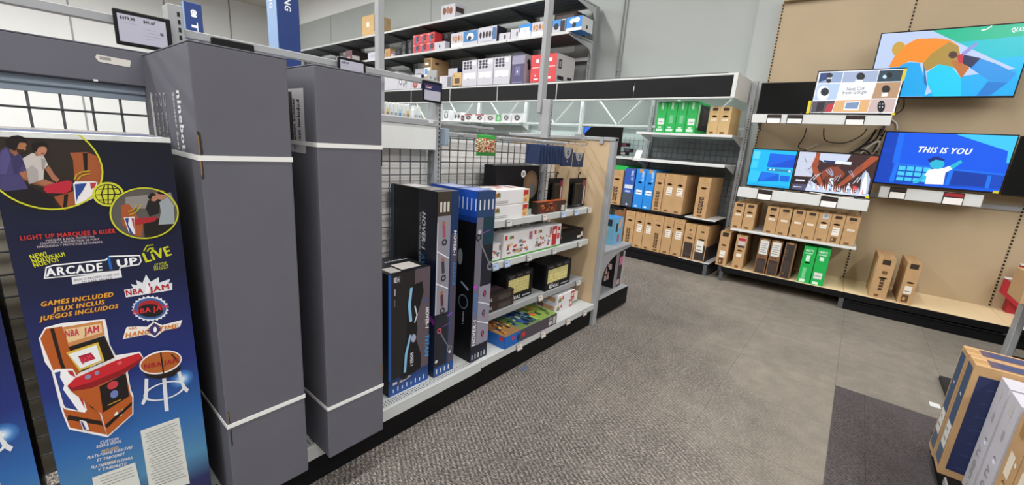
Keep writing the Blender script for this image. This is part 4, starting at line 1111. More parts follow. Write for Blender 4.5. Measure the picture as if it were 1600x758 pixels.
for z, tags, cols in SH:
    def sh(mb):
        mb.box(1.725, 0.128, z - 0.018, 3.065, 0.468, z, 0.002)
        mb.box(1.725, 0.118, z - 0.042, 3.065, 0.13, z + 0.004, 0.003)
        for x in (1.73, 3.05):
            mb.prism([(0.15, z - 0.018), (0.468, z - 0.018), (0.468, z - 0.11), (0.40, z - 0.10)], 'x', x, x + 0.006)
    s = gpart('shelf', 'steel_pale' if z > 0.5 else 'steel_grey', sh)
    for x, c in zip(tags, cols): price_tag(s, x, 0.1165, z + 0.004, c, 0.075 if z < 0.5 and x > 2.9 else 0.056)
for x in (2.06, 2.336, 2.673, 2.93): price_tag(dk, x, 0.011, 0.192, 'tag_pink')
price_tag(gon, 2.823, 0.14, 1.605, 'black_plastic', 0.05)
# shelf on the far side with small packs
gpart('rear_shelf', 'steel_grey', lambda mb: (mb.box(0.9, 0.56, 1.585, 1.69, 1.0, 1.60, 0.002), mb.box(1.715, 0.56, 1.585, 2.3, 1.0, 1.60, 0.002)))
for k in range(11):
    x = 1.50 + 0.031 * k + (0.03 if k > 8 else 0)
    t = G.thing('bottle_pack', '%s small clear hanging pack behind the white header panel, from the grey boxes' % ORD[k], 'packet', x, 0.85, 1.60, group='clear packs behind the header panel')
    mb = MB(); mb.prism([(-0.013, 0), (0.013, 0), (0.013, 0.07), (0.009, 0.083), (-0.009, 0.083), (-0.013, 0.07)], 'y', -0.018, 0.018); mb.build('pack', 'clear_pack', t)
    mb = MB(); mb.prism([(-0.012, 0.083), (0.012, 0.083), (0.012, 0.096), (0.0, 0.101), (-0.012, 0.096)], 'y', -0.012, 0.012); mb.build('cap', 'shelf_white', t)
    P = Print(0.026, 0.036, 0.083); P.rel(0.15, 0.1, 0.85, 0.75, ('cfd6d2', '9fc3d8', 'd9d4c4', 'c9b37a', 'c4cdd2')[k % 5]); P.rel(0.2, 0.3, 0.8, 0.5, ('7d8a86', '2f7fb8', 'a39a86', '8a6a3a', '8795a0')[k % 5]); P.build(t)

# poles from the gondola up to the ceiling
for lab, x, y, zb in (('slim grey pole rising from behind the second tall grey carton', 1.387, 0.60, 0.2), ('slim grey pole rising beside the blue gift cards', 2.90, 0.60, 1.62)):
    t = G.thing('ceiling_pole', lab, 'pole', x, y, 0, group='sign poles on the island shelving')
    hw = 0.018 if x < 2 else 0.035
    mb = MB(); mb.box(-hw, -0.02, zb + 0.14, hw, 0.02, CEIL, 0.003); mb.build('pole', 'steel_grey', t)
    mb = MB(); mb.box(-0.016, -0.05, zb, 0.016, 0.0, zb + 0.2, 0.003); mb.build('hook_bracket', 'steel_grey', t)

# electronic price signs on the rail
def price_sign(label, x0, x1, z0, z1, dark=None, price=None, back=False):
    w, h = x1 - x0, z1 - z0
    t = G.thing('price_sign', label, 'price sign', (x0 + x1) / 2, 0.455, z0, group='electronic price signs on the top rail')
    mb = MB(); mb.box(-w / 2, -0.008, 0, w / 2, 0.008, h, 0.003); mb.build('frame', 'black_plastic', t)
    mb = MB(); mb.box(-0.02, 0.008, h * 0.5, 0.02, 0.028, h * 0.9, 0.002); mb.build('clamp', 'black_plastic', t)
    if back: return t
    P = Print(w, 0.016, h)
    P.rel(0.06, 0.1, 0.9, 0.88, 'aeadbd')
    if dark: P.rel(0.06, 0.56, 0.9, 0.88, dark); P.rel(0.12, 0.74, 0.45, 0.78, 'b8506a'); P.rel(0.12, 0.66, 0.4, 0.70, 'd8d8e0')
    if price:
        P.text(price[0], (0.10 * w, 0.73 * h), (0.36 * w, 0.73 * h), 0.085 * h, '23232c', 1)
        if len(price) > 1: P.text(price[1], (0.5 * w, 0.73 * h), (0.71 * w, 0.73 * h), 0.085 * h, '23232c', 1)
        for k, (a, b) in enumerate(((0.1, 0.4), (0.5, 0.7), (0.55, 0.85), (0.5, 0.85), (0.52, 0.66))): P.rel(a, 0.64 - k * 0.09, b, 0.65 - k * 0.09, '9a9aac')
        P.rel(0.78, 0.45, 0.84, 0.53, '5a5a68')
    P.build(t)
    return t
price_sign('large black-framed price sign above the box with the arcade machine', 0.297, 0.447, 1.732, 1.842, price=['$479.99', '$41.67'])
price_sign('price sign turned away behind the first tall grey carton', 0.567, 0.713, 1.70, 1.814, back=True)
price_sign('black-framed price sign peeking over the second tall grey carton', 1.068, 1.211, 1.735, 1.841, price=['$399.99'])
price_sign('dark blue and white price sign at the end of the top rail', 1.565, 1.705, 1.697, 1.812, dark='1d2150')

# grey carton lying on top of the grid, behind the arcade box
def pr_lying(P):
    P.poly([(0.865, 0.062), (0.94, 0.058), (0.945, 0.080), (0.862, 0.084), (0.858, 0.074)], 'cfcac4')
    P.rect(0.868, 0.07, 0.895, 0.079, '8f8b86'); P.rect(0.845, 0.0, 0.856, 0.006, 'd8d6d4')
carton(G, 'long_carton', 'long grey carton lying flat on top of the wire grid at the left', -0.62, 0.44, 1.604, 1.0, 0.24, 0.115, 'grey_carton', pr_lying)

# ---- boxes on the gondola deck
def arcade_box(lx, label):
    w, d, h = 0.327, 0.42, 1.248
    r = G.thing('arcade_game_box', label, 'box', lx + w / 2, -0.03 + d / 2, 0.20, group='tall boxes with a picture of an arcade machine')
    mb = MB(); mb.box(-w / 2, -d / 2, 0, w / 2, d / 2, h, 0.006); mb.build('body', 'navy_box', r)
    P = Print(w, d, h)
    P.grad(0, 0.0, w, 0.14, '20203c', '2a2f5c'); P.grad(0, 0.14, w, 0.24, '2a2f5c', '4f86ad'); P.grad(0, 0.24, w, 0.40, '4f86ad', '2c64a8')
    P.grad(0, 0.40, w, 0.58, '2c64a8', '1f2f78'); P.grad(0, 0.58, w, 0.86, '1f2f78', '121a40'); P.grad(0, 0.86, w, 1.235, '121a40', '0e1220')
    for k in range(7): P.dot(0.285, 0.515, 0.030 - k * 0.004, ('2f62a8', '3a70b4', '4a80c0', '6a9ad0', '90b6e0', 'b8d2ee', 'dcecfa')[k])
    P.art(ARCADE)
    P.face('top'); P.rel(0, 0, 1, 1, '9d9692'); P.rel(0.05, 0.05, 0.95, 0.5, '3c4a70')
    P.build(r, 'gloss_print')
    mb = MB(); mb.box(-w / 2 - 0.0005, -d / 2 - 0.002, h - 0.012, w / 2 + 0.0005, -d / 2 + 0.03, h + 0.0015, 0.0008); mb.build('clear_tape', 'clear_pack', r)
    return r
arcade_box(-0.018, 'tall dark blue box picturing an orange basketball arcade machine and stool')
arcade_box(-0.378, 'dark blue arcade game box cut off by the left photo edge')

def tall_grey(lx, label, pr, s_lo, s_hi):
    w, d, h, z = 0.25, 0.562, 1.508, 0.20
    r = G.thing('tall_carton', label, 'box', lx + w / 2, -0.10 + d / 2, z, group='tall grey strapped cartons')
    mb = MB(); mb.box(-w / 2, -d / 2, 0, w / 2, d / 2, h - 0.004, 0.003); mb.build('body', 'grey_carton', r)
    for sg in (-1, 1):
        mb = MB(); mb.box(min(sg * 0.001, sg * w / 2), -d / 2, h - 0.004, max(sg * 0.001, sg * w / 2), d / 2, h, 0.001); mb.build('flap', 'grey_carton', r)
    for zz, slope in ((s_lo, 0.0), (s_hi, 0.0)):
        mb = MB(); e = 0.0016; hh = 0.0075
        mb.box(-w / 2 - e, -d / 2 - e, zz - hh, w / 2 + e, -d / 2, zz + hh); mb.box(-w / 2 - e, d / 2, zz - hh, w / 2 + e, d / 2 + e, zz + hh)
        mb.box(-w / 2 - e, -d / 2, zz - hh, -w / 2, d / 2, zz + hh); mb.box(w / 2, -d / 2, zz - hh, w / 2 + e, d / 2, zz + hh)
        mb.build('strap', 'strap', r)
    P = Print(w, d, h); pr(P); P.build(r)
    return r

def pr_g1(P):
    # torn hand-hole edge and slit on the front-left corner
    P.poly([(0.0, 1.14), (0.007, 1.145), (0.006, 1.205), (0.010, 1.215), (0.008, 1.27), (0.0, 1.275)], '2a221d'); P.poly([(0.0, 1.15), (0.003, 1.155), (0.003, 1.26), (0.0, 1.265)], '8c6a40')
    P.rect(0.004, 0.33, 0.008, 0.385, '2c231e'); P.rect(0.006, 0.255, 0.010, 0.315, '2c231e'); P.rect(0.004, 0.34, 0.0055, 0.383, '8c6a40')
    P.face('left'); d = P.fw
    x = d - 0.135
    P.text('ninebot', (x - 0.022, 1.385), (x - 0.022, 1.21), 0.042, 'dedcde', 1)
    P.text('Scooter Seat', (x - 0.068, 1.38), (x - 0.068, 1.21), 0.022, 'c6c4c8', 1)
    for k in range(4):
        u = d - 0.30 - 0.052 * k
        P.ring((u, 1.36), (0.014, 0), (0, 0.022), 0.75, 'a3a1a6', 16)
        P.text(('Riding comfort', 'Foam cushion', 'Height fit', 'Quick fold')[k], (u - 0.008, 1.32), (u - 0.008, 1.165), 0.016, 'a3a1a6', 1)
    P.poly([(0.075, 1.12), (0.105, 1.12), (0.103, 1.36), (0.096, 1.385), (0.086, 1.385), (0.077, 1.36)], 'c9c8ca')
    P.line([(0.09, 1.30), (0.094, 1.315), (0.088, 1.33)], 0.003, '55555c')

def pr_g2(P):
    P.rect(P.w - 0.005, 1.18, P.w, 1.245, '2a221d'); P.rect(P.w - 0.004, 0.27, P.w, 0.33, '6b4a2a')
    P.face('left'); d = P.fw
    P.rect(d - 0.30, 1.215, d - 0.085, 1.435, 'c6c5c8'); P.rect(d - 0.28, 1.245, d - 0.175, 1.425, '3a332c'); P.poly([(d - 0.25, 1.26), (d - 0.21, 1.26), (d - 0.20, 1.33), (d - 0.225, 1.35)], '8c6f46')
    P.text('Comfort Scooter', (d - 0.155, 1.228), (d - 0.155, 1.405), 0.022, '2c2c32', 1)
    P.text('Seat included', (d - 0.118, 1.25), (d - 0.118, 1.40), 0.022, '2c2c32', 1)
tall_grey(0.355, 'tall grey carton with white straps and white lettering on its side, nearest the arcade box', pr_g1, 0.33, 1.20)
tall_grey(0.690, 'tall grey carton with white straps, beside the black scooter boxes', pr_g2, 0.228, 1.25)

# ---- black scooter boxes
def scooter_art(P, cx, cy, s, c1='6f7480', c2='2c2f38', c3='b9546a'):
    P.ring((cx + 0.30 * s, cy - 0.42 * s), (0.13 * s, 0), (0, 0.13 * s), 0.55, c1, 18); P.ring((cx - 0.2 * s, cy + 0.42 * s), (0.10 * s, 0), (0, 0.10 * s), 0.5, c3, 18)
    P.line([(cx + 0.30 * s, cy - 0.42 * s), (cx - 0.02 * s, cy + 0.1 * s), (cx - 0.16 * s, cy + 0.36 * s)], 0.045 * s, c1)
    P.line([(cx - 0.05 * s, cy + 0.52 * s), (cx + 0.22 * s, cy + 0.58 * s)], 0.03 * s, '7a3fa0'); P.line([(cx, cy + 0.15 * s), (cx + 0.03 * s, cy + 0.32 * s)], 0.03 * s, c2)

def pr_scA(P):
    w, h = P.w, P.h
    P.rel(0, 0, 1, 1, '181c28'); P.rel(0, 0.74, 0.62, 1, '3d372f'); P.rel(0.0, 0.36, 0.62, 0.88, '8d8b98'); P.rel(0.62, 0.0, 1.0, 1.0, '15305c'); P.rel(0.7, 0.0, 1.0, 0.78, '4a4658')
    for k in range(3): P.rel(0.1 + 0.17 * k, 0.90, 0.20 + 0.17 * k, 0.95, 'cfc9c0')
    P.rel(0.0, 0.36, 0.04, 0.85, 'd5d3da')
    P.line([(0, 0.705 * h), (0.6 * w, 0.655 * h)], 0.006, 'e8e8ee'); P.line([(0, 0.535 * h), (0.6 * w, 0.49 * h)], 0.006, 'e8e8ee')
    for k, v in enumerate((0.8, 0.61, 0.43)):
        P.dot(0.30 * w, (v + 0.045) * h, 0.012, '9a6a52'); P.line([(0.3 * w, (v + 0.035) * h), (0.34 * w, (v - 0.03) * h)], 0.02, ('a05060', '3a3a48', '5a2c34')[k]); P.ring((0.35 * w, (v - 0.055) * h), (0.018, 0), (0, 0.018), 0.5, '2a2a32', 14)
    P.text('HOVER-1', (0.80 * w, 0.80 * h), (0.80 * w, 0.66 * h), 0.019, 'e4e4ea', 1, 0.2); P.text('AVIATOR', (0.80 * w, 0.63 * h), (0.80 * w, 0.50 * h), 0.019, '2e7cc4', 1, 0.2)
    P.poly([(0, 0.33 * h), (0.6 * w, 0.36 * h), (0.6 * w, 0.05 * h), (0, 0.05 * h)], '20222c')
    scooter_art(P, 0.45 * w, 0.2 * h, 0.16)
    P.line([(0.62 * w, 0.335 * h), (0.85 * w, 0.345 * h)], 0.009, '7a4fc0')
    P.rel(0, 0, 1, 0.055, '1d4a8c')
    for k in range(4): P.rel(0.12 + 0.2 * k, 0.015, 0.18 + 0.2 * k, 0.042, 'd3d6dc')
    P.dot(0.12 * w, 0.09 * h, 0.010, 'c9c9cf'); P.dot(0.8 * w, 0.115 * h, 0.010, 'c9c9cf')
    P.face('left'); d = P.fw
    P.rel(0, 0, 0.08, 1, '16304e'); P.grad(d * 0.62, 0, d, h, '1e2a4a', '14161e')
    P.text('HOVER-1', (0.70 * d, 0.89 * h), (0.70 * d, 0.69 * h), 0.028, 'e6e6ee', 1, 0.2); P.text('AVIATOR', (0.70 * d, 0.67 * h), (0.70 * d, 0.46 * h), 0.028, '2f74b4', 1, 0.2)
    P.text('ELECTRIC FOLDING SCOOTER', (0.65 * d, 0.88 * h), (0.65 * d, 0.58 * h), 0.012, 'b9bcc8', 1)
    P.poly([(0.86 * d, 0.36 * h), (d, 0.33 * h), (d, 0.30 * h), (0.86 * d, 0.33 * h)], '8a2f9a')
    P.face('top'); P.rel(0, 0, 1, 1, '565456'); P.rel(0.1, 0.1, 0.9, 0.16, '1b1b22'); P.rel(0.15, 0.5, 0.85, 0.85, 'c9c6c4')
    for k in range(3): P.rel(0.15, 0.2 + 0.08 * k, 0.85, 0.24 + 0.08 * k, 'b9b6b4')

def pr_scB(P):
    w, h = P.w, P.h
    P.rel(0, 0, 1, 1, '141a28'); P.rel(0, 0.86, 1, 1, '22406a'); P.rel(0, 0.1, 0.36, 0.86, '6b6878'); P.rel(0.36, 0.70, 1, 0.86, '123848')
    for k in range(4): P.rel(0.1 + 0.24 * k, 0.90, 0.17 + 0.24 * k, 0.955, 'cfd4dc')
    scooter_art(P, 0.45 * w, 0.66 * h, 0.22, '767884', '2c2f38', '22242c')
    P.rel(0.3, 0.1, 1.0, 0.46, '8d8b9c'); P.line([(0.3 * w, 0.37 * h), (w, 0.33 * h)], 0.006, 'e8e8ee'); P.line([(0.3 * w, 0.25 * h), (w, 0.21 * h)], 0.006, 'e8e8ee')
    for v in (0.41, 0.29, 0.16): P.ring((0.65 * w, v * h), (0.014, 0), (0, 0.02), 0.5, '24242c', 14); P.line([(0.6 * w, (v + 0.02) * h), (0.7 * w, (v - 0.03) * h)], 0.008, 'a04a5c')
    P.text('HOVER-1', (0.16 * w, 0.12 * h), (0.16 * w, 0.26 * h), 0.026, 'e8e8ee', 1, 0.2) if False else P.text('HOVER-1', (0.24 * w, 0.10 * h), (0.24 * w, 0.27 * h), 0.026, 'e8e8ee', 1, 0.2)
    P.text('AVIATOR', (0.24 * w, 0.29 * h), (0.24 * w, 0.43 * h), 0.026, '2e7cc4', 1, 0.2)
    P.dot(0.18 * w, 0.78 * h, 0.014, 'b9b9c2'); P.rel(0, 0.455, 0.2, 0.475, 'b03fc0')
    P.rel(0, 0, 1, 0.06, '1a2238')
    for k in range(5): P.rel(0.08 + 0.18 * k, 0.015, 0.13 + 0.18 * k, 0.045, 'd3d6dc')
    P.face('left'); d = P.fw
    P.rel(0.0, 0.83, 1, 1, '1c4cb0'); P.rel(0.0, 0.83, 1, 0.86, '163a88')
    for k in range(5): P.rel(0.62 + 0.085 * k, 0.895, 0.64 + 0.085 * k, 0.96, 'c9d6ee')
    P.ring((0.80 * d, 0.36 * h), (0.04, 0), (0, 0.045), 0.85, '6f8498', 20); P.text('HOVER-1', (0.80 * d, 0.30 * h), (0.80 * d, 0.22 * h), 0.012, 'c9c9d2', 1)
    P.line([(0.74 * d, 0.475 * h), (0.9 * d, 0.44 * h)], 0.014, '90a8b8'); P.ell((0.7 * d, 0.62 * h), (0.02, 0), (0, 0.05), '9aa0ac', 16)
    P.face('top'); P.rel(0, 0, 1, 1, '3c4a78'); P.rel(0.1, 0.1, 0.9, 0.4, '7f93cc'); P.rel(0.1, 0.5, 0.9, 0.9, 'aeb8d8')

def pr_hb(P):
    w, h = P.w, P.h
    P.rel(0, 0, 1, 1, '221f22'); P.rel(0, 0, 0.06, 1, '1f57a8'); P.poly([(0.62 * w, 0), (w, 0), (w, h), (0.62 * w, h), (0.60 * w, 0.5 * h)], '5c5058'); P.grad(0, 0, w, 0.14 * h, '1b4f9e', '1d3560')
    P.rel(0.12, 0.93, 0.26, 0.97, 'b9b9be'); P.ring((0.22 * w, 0.95 * h), (0.012, 0), (0, 0.012), 0.6, '2a2a30', 14)
    P.rel(0.13, 0.83, 0.16, 0.88, 'a9a9b0'); P.rel(0.13, 0.74, 0.15, 0.80, '6a6a72')
    # two-lobed hoverboard
    P.poly([(0.60 * w, 0.88 * h), (0.80 * w, 0.89 * h), (0.84 * w, 0.80 * h), (0.76 * w, 0.70 * h), (0.66 * w, 0.60 * h), (0.70 * w, 0.50 * h), (0.66 * w, 0.42 * h), (0.80 * w, 0.26 * h), (0.80 * w, 0.14 * h), (0.62 * w, 0.12 * h), (0.28 * w, 0.12 * h), (0.34 * w, 0.26 * h), (0.42 * w, 0.44 * h), (0.44 * w, 0.56 * h), (0.42 * w, 0.72 * h), (0.50 * w, 0.86 * h)], '101014')
    P.poly([(0.50 * w, 0.86 * h), (0.56 * w, 0.86 * h), (0.52 * w, 0.72 * h), (0.56 * w, 0.58 * h), (0.49 * w, 0.58 * h), (0.45 * w, 0.72 * h)], '8ac0e4')
    P.poly([(0.50 * w, 0.47 * h), (0.55 * w, 0.47 * h), (0.45 * w, 0.32 * h), (0.42 * w, 0.16 * h), (0.36 * w, 0.16 * h), (0.39 * w, 0.32 * h)], '8ac0e4')
    P.ell((0.60 * w, 0.43 * h), (0.06 * w, 0), (0, 0.035 * h), 'a7a9c2', 18); P.line([(0.62 * w, 0.70 * h), (0.68 * w, 0.62 * h), (0.62 * w, 0.56 * h)], 0.008, 'c9c9d2')
    P.ell((0.38 * w, 0.10 * h), (0.16 * w, 0.006), (0, 0.012 * h), 'b9a9a6', 16); P.rel(0.32, 0.1, 0.46, 0.12, '221f22')
    P.text('HOVER-1', (0.52 * w, 0.31 * h), (0.52 * w, 0.19 * h), 0.02, 'd5d5dc', 1, 0.2)
    P.text('HOVER-1', (0.90 * w, 0.66 * h), (0.90 * w, 0.47 * h), 0.022, 'e2e2e8', 1, 0.2); P.text('TITAN', (0.90 * w, 0.42 * h), (0.90 * w, 0.22 * h), 0.026, '3f8fd0', 1, 0.2)
    P.text('X', (0.86 * w, 0.71 * h), (0.94 * w, 0.71 * h), 0.02, '1f57a8', 1)
    for k in range(8): P.rel(0.1 + 0.11 * k, 0.025, 0.125 + 0.11 * k, 0.055 + 0.01 * (k % 2), 'cfd3de')
    P.rel(0.1, 0.09, 0.2, 0.11, 'd3c8cc'); P.rel(0.22, 0.07, 0.27, 0.1, '4a4a55')
    P.face('top'); P.rel(0, 0, 1, 1, '1d1d22'); P.rel(0.1, 0.06, 0.34, 0.38, 'c2beb8'); P.rel(0.40, 0.12, 0.86, 0.5, 'ded9d2'); P.text('HOVER-1', (0.40 * w, 0.17), (0.95 * w, 0.17), 0.022, 'c9c9d2', 1); P.ring((0.25 * w, 0.2), (0.02, 0), (0, 0.02), 0.7, '8a8a90', 14)
SCG = 'black electric ride-on boxes'
carton(G, 'scooter_box', 'tall black and blue folding scooter box behind the hoverboard box', 1.372, 0.072, 0.20, 0.145, 0.40, 1.038, 'black_carton', pr_scA, group=SCG, seam=False, pm='gloss_print')
carton(G, 'scooter_box', 'tall black scooter box with bright blue top, next to the toy shelves', 1.632, 0.045, 0.20, 0.145, 0.40, 1.032, 'black_carton', pr_scB, group=SCG, seam=False, pm='gloss_print')
carton(G, 'hoverboard_box', 'short black box with a printed hoverboard, standing on the grey deck', 1.092, 0.085, 0.20, 0.252, 0.26, 0.655, 'black_carton', pr_hb, group=SCG, seam=False, pm='gloss_print')

# ---- shelf one of the toy bay
def bricks_art(P, u0, v0, u1, v1, n, seed, cols):
    rn = random.Random(seed)
    for _ in range(n):
        a = u0 + rn.random() * (u1 - u0); b = v0 + rn.random() * (v1 - v0); s = (u1 - u0) * (0.08 + 0.13 * rn.random()); t = (v1 - v0) * (0.12 + 0.22 * rn.random())
        P.poly([(a, b), (a + s, b + 0.3 * t * rn.random()), (a + s * 0.9, b + t), (a + 0.1 * s, b + t)], rn.choice(cols))
def logo4(P, u, v, s):
    for k, c in enumerate(('2f9a3f', 'c9a12a', '9a5a24', '7a4a20', '3a8a3f')): P.rect(u + k * s * 0.36, v + (k % 2) * s * 0.16, u + (k + 0.9) * s * 0.36, v + s * (0.8 + 0.16 * (k % 2)), c)
def pr_flatw(P):
    w, h = P.w, P.h
    logo4(P, 0.06, 0.045, 0.035)
    P.rect(0.05, 0.012, 0.2, 0.015, '66666a'); P.rect(0.06, 0.022, 0.2, 0.025, '8a8a8e'); P.rel(0.84, 0.05, 0.99, 0.95, 'e8c9a8'); P.rel(0.85, 0.5, 0.97, 0.92, 'b8302c'); P.rel(0.86, 0.1, 0.95, 0.4, 'c98a4a'); P.rel(0.88, 0.3, 0.98, 0.6, 'd8b07a')
    P.face('right'); P.rel(0, 0, 1, 1, '58b44a'); P.rel(0, 0, 1, 0.2, 'e8e8e4')
    P.face('top'); P.rel(0.02, 0.04, 0.98, 0.96, 'e9e4e0'); bricks_art(P, 0.02, 0.05, w * 0.9, P.fh * 0.9, 16, 5, ['b8404a', 'd8d0cc', '8aa0c8', 'c9b48a'])
for k in range(2):
    carton(G, 'toy_set_box', ('lower' if k == 0 else 'upper') + ' of two long white toy boxes stacked on the top toy shelf', 1.80, 0.135, 1.031 + 0.094 * k, 0.415, 0.195, 0.092, 'white_carton', pr_flatw, group='long white toy boxes', seam=False, pm='gloss_print')
def pr_blackbox(P):
    P.dot(0.29, 0.262, 0.026, 'e9e9ea', 20); P.rect(0.278, 0.25, 0.302, 0.273, '8a8a8e')
    P.ell((0.385, 0.18), (0.088, 0), (0, 0.105), '6b5236', 30); P.ell((0.39, 0.19), (0.06, 0), (0, 0.07), '7d634a', 30); P.poly([(0.37, 0.1), (0.42, 0.09), (0.44, 0.17), (0.40, 0.2)], '5a646c')
    P.rect(0.06, 0.09, 0.2, 0.097, '33353a')
carton(G, 'gift_set_box', 'large black box with round brown picture and white dot sticker, at the grid', 2.10, 0.335, 1.031, 0.49, 0.12, 0.32, 'black_carton', pr_blackbox, seam=False)
def pr_orange(P):
    w, h = P.w, P.h
    P.rel(0, 0, 1, 1, '3a2620'); P.rel(0.06, 0.1, 0.68, 0.9, '5a2a1c'); bricks_art(P, 0.03, 0.01, w * 0.62, h * 0.8, 22, 3, ['c0562a', '8a3a22', '2a1c1a', 'd88a4a', '6a3426']); P.rel(0.84, 0.12, 0.97, 0.6, 'c9c7c2')
    P.face('top'); P.rel(0, 0, 1, 1, 'b04a22'); bricks_art(P, 0.02, 0.02, w * 0.9, P.fh * 0.9, 14, 4, ['d86a2a', '6a2c1a', 'e89a4a', '3a2018'])
carton(G, 'toy_game_box', 'small dark box with orange artwork lying on the top toy shelf', 2.31, 0.128, 1.031, 0.355, 0.055, 0.085, 'brown_carton', pr_orange, seam=False, pm='gloss_print')

def blister(label, lx, ly, z, w, h, seed):
    r = G.thing('hang_pack', label, 'packet', lx + w / 2, ly, z, group='black hanging toy packs')
    mb = MB(); mb.box(-w / 2, 0, 0, w / 2, 0.006, h, 0.002); mb.build('card', 'black_carton', r)
    mb = MB(); mb.box(-w * 0.42, -0.035, 0.02, w * 0.10, 0.0, h * 0.85, 0.01); mb.build('blister', 'black_gloss', r)
    pts = [(0, 0.003, h - 0.003), (0, 0.003, h + 0.028), (0.012, 0.003, h + 0.042), (0.026, 0.003, h + 0.034)]
    mb = MB(); mb.tube(pts, 0.006, 6); mb.build('hook', 'black_plastic', r)
    P = Print(w, 0.07, h); P.O = Vector((-w / 2, 0.0, 0)); P.rel(0.60, 0.05, 0.68, 0.62, 'c9c9d0'); P.rel(0.74, 0.08, 0.96, 0.92, '2a1218'); P.rel(0.86, 0.1, 0.93, 0.75, 'd8b8b8'); P.rel(0.80, 0.72, 0.97, 0.92, '8a2a48'); bricks_art(P, 0.66 * w, 0.2 * h, 0.86 * w, 0.6 * h, 6, seed, ['a03a42', '4a2430', '6a3a44']); P.build(r, 'gloss_print')
    return r
blister('black hanging toy pack with hook, left of the pair above the top toy shelf', 2.552, 0.22, 1.035, 0.195, 0.235, 1)
blister('black hanging toy pack with red and white stripe, beside the tan end panel', 2.78, 0.18, 1.035, 0.255, 0.235, 2)

# blue gift cards on pegs
for k in range(11):
    lab = '%s blue gift card of the row on the peg, from the grid side' % ORD[k] if k < 9 else ('blue gift card with grey top, front of the card row' if k == 9 else 'blue gift card with grey top, on the last peg by the end panel')
    x = 2.31 + 0.031 * k if k < 9 else (2.64 if k == 9 else 2.81)
    y = 0.24 - 0.004 * k if k < 9 else (0.19 if k == 9 else 0.19)
    z, h = (1.372, 0.135) if k < 9 else (1.36, 0.14) if k == 9 else (1.355, 0.11)
    w = 0.10 if k < 9 else 0.15
    t = G.thing('gift_card', lab, 'gift card', x + w / 2, y, z, yaw=-66 if k < 9 else 0, group='blue gift cards on pegs')
    mb = MB(); mb.box(-w / 2, -0.005, 0, w / 2, 0.005, h - 0.006 * (k % 2), 0.002); mb.build('card', 'card_blue', t)
    if k >= 9:
        P = Print(w, 0.010, h); P.poly([(0.1 * w, h), (0.9 * w, h), (0.72 * w, 0.5 * h), (0.5 * w, 0.38 * h), (0.28 * w, 0.5 * h)], '8f9298'); P.ring((0.55 * w, 0.72 * h), (0.014, 0), (0, 0.017), 0.45, '22242c', 14); P.dot(0.52 * w, 0.28 * h, 0.006, 'b9bcc4'); P.build(t)
for x in (2.62, 2.715, 2.885):
    gpart('peg_hook', 'wire', lambda mb: mb.tube([(x, 0.49, 1.535), (x, 0.13, 1.528), (x, 0.12, 1.545)], 0.0035, 6))

# green pouch hanging from the rod
t = G.thing('candy_bag', 'small green and red foil bag hanging from the rod above the grid', 'bag', 1.865, 0.225, 1.415)
n = 22; mb = MB()
for i in range(n + 1):
    for j in range(n + 1):
        u, v = i / n, j / n
        e = (math.sin(math.pi * u) * math.sin(math.pi * v)) ** 0.5
        mb.v.append((-0.085 + 0.17 * u + 0.004 * math.sin(9 * v), -0.018 * e, 0.125 * v))
for i in range(n + 1):
    for j in range(n + 1):
        u, v = i / n, j / n
        e = (math.sin(math.pi * u) * math.sin(math.pi * v)) ** 0.5
        mb.v.append((-0.085 + 0.17 * u + 0.004 * math.sin(9 * v), 0.018 * e, 0.125 * v))
q = (n + 1) * (n + 1)
rn = random.Random(11)
for i in range(n):
    for j in range(n):
        a = i * (n + 1) + j
        col = '2f8a3a' if j < 4 or j > n - 5 else rn.choice(['c9b48a', 'a03a2c', 'd8cdb4', '8a5a2c', '3a7a3a', 'b8402c', 'e0d8c8'])
        mb.f.append((a, a + n + 1, a + n + 2, a + 1)); mb.c.append(lin(col))
        mb.f.append((q + a, q + a + 1, q + a + n + 2, q + a + n + 1)); mb.c.append(lin('2f8a3a'))
mb.build('pouch', 'gloss_print', t, fix=False)
mb = MB(); mb.tube([(0, 0.0, 0.12), (0, 0.01, 0.135), (0, 0.03, 0.14)], 0.003, 5); mb.build('hanger', 'wire', t)

# ---- shelf two
def pr_brick(seed, logo=True):
    def f(P):
        w, h = P.w, P.h
        P.rel(0.05, 0.75, 0.05 + 0.022 / w, 0.92, 'c9252c')
        if w > 0.15: logo4(P, 0.06, 0.76 * h, 0.024)
        bricks_art(P, 0.10 * w, 0.14 * h, 0.80 * w, 0.56 * h, 26, seed, ['b8303a', 'c98a2a', '8a8e92', '2a2a30', 'd8b44a', '6a7a8a', 'e0d0d0', '9a2a34'])
        P.rel(0.86, 0.6, 0.97, 0.92, 'a06a78'); P.rel(0, 0, 1, 0.07, '4a9a3c')
    return f
BG = 'white toy brick boxes on the second shelf'
carton(G, 'brick_set_box', 'small white and red brick toy box nearest the scooter boxes', 1.84, 0.15, 0.761, 0.135, 0.09, 0.115, 'white_carton', pr_brick(21), group=BG, seam=False, pm='gloss_print')
carton(G, 'brick_set_box', 'widest white brick toy box with red and grey toys printed on it', 1.985, 0.14, 0.761, 0.315, 0.10, 0.172, 'white_carton', pr_brick(22), group=BG, seam=False, pm='gloss_print')
carton(G, 'brick_set_box', 'white brick toy box with a tall golden toy printed on it', 2.303, 0.14, 0.761, 0.235, 0.10, 0.175, 'white_carton', pr_brick(23), group=BG, seam=False, pm='gloss_print')
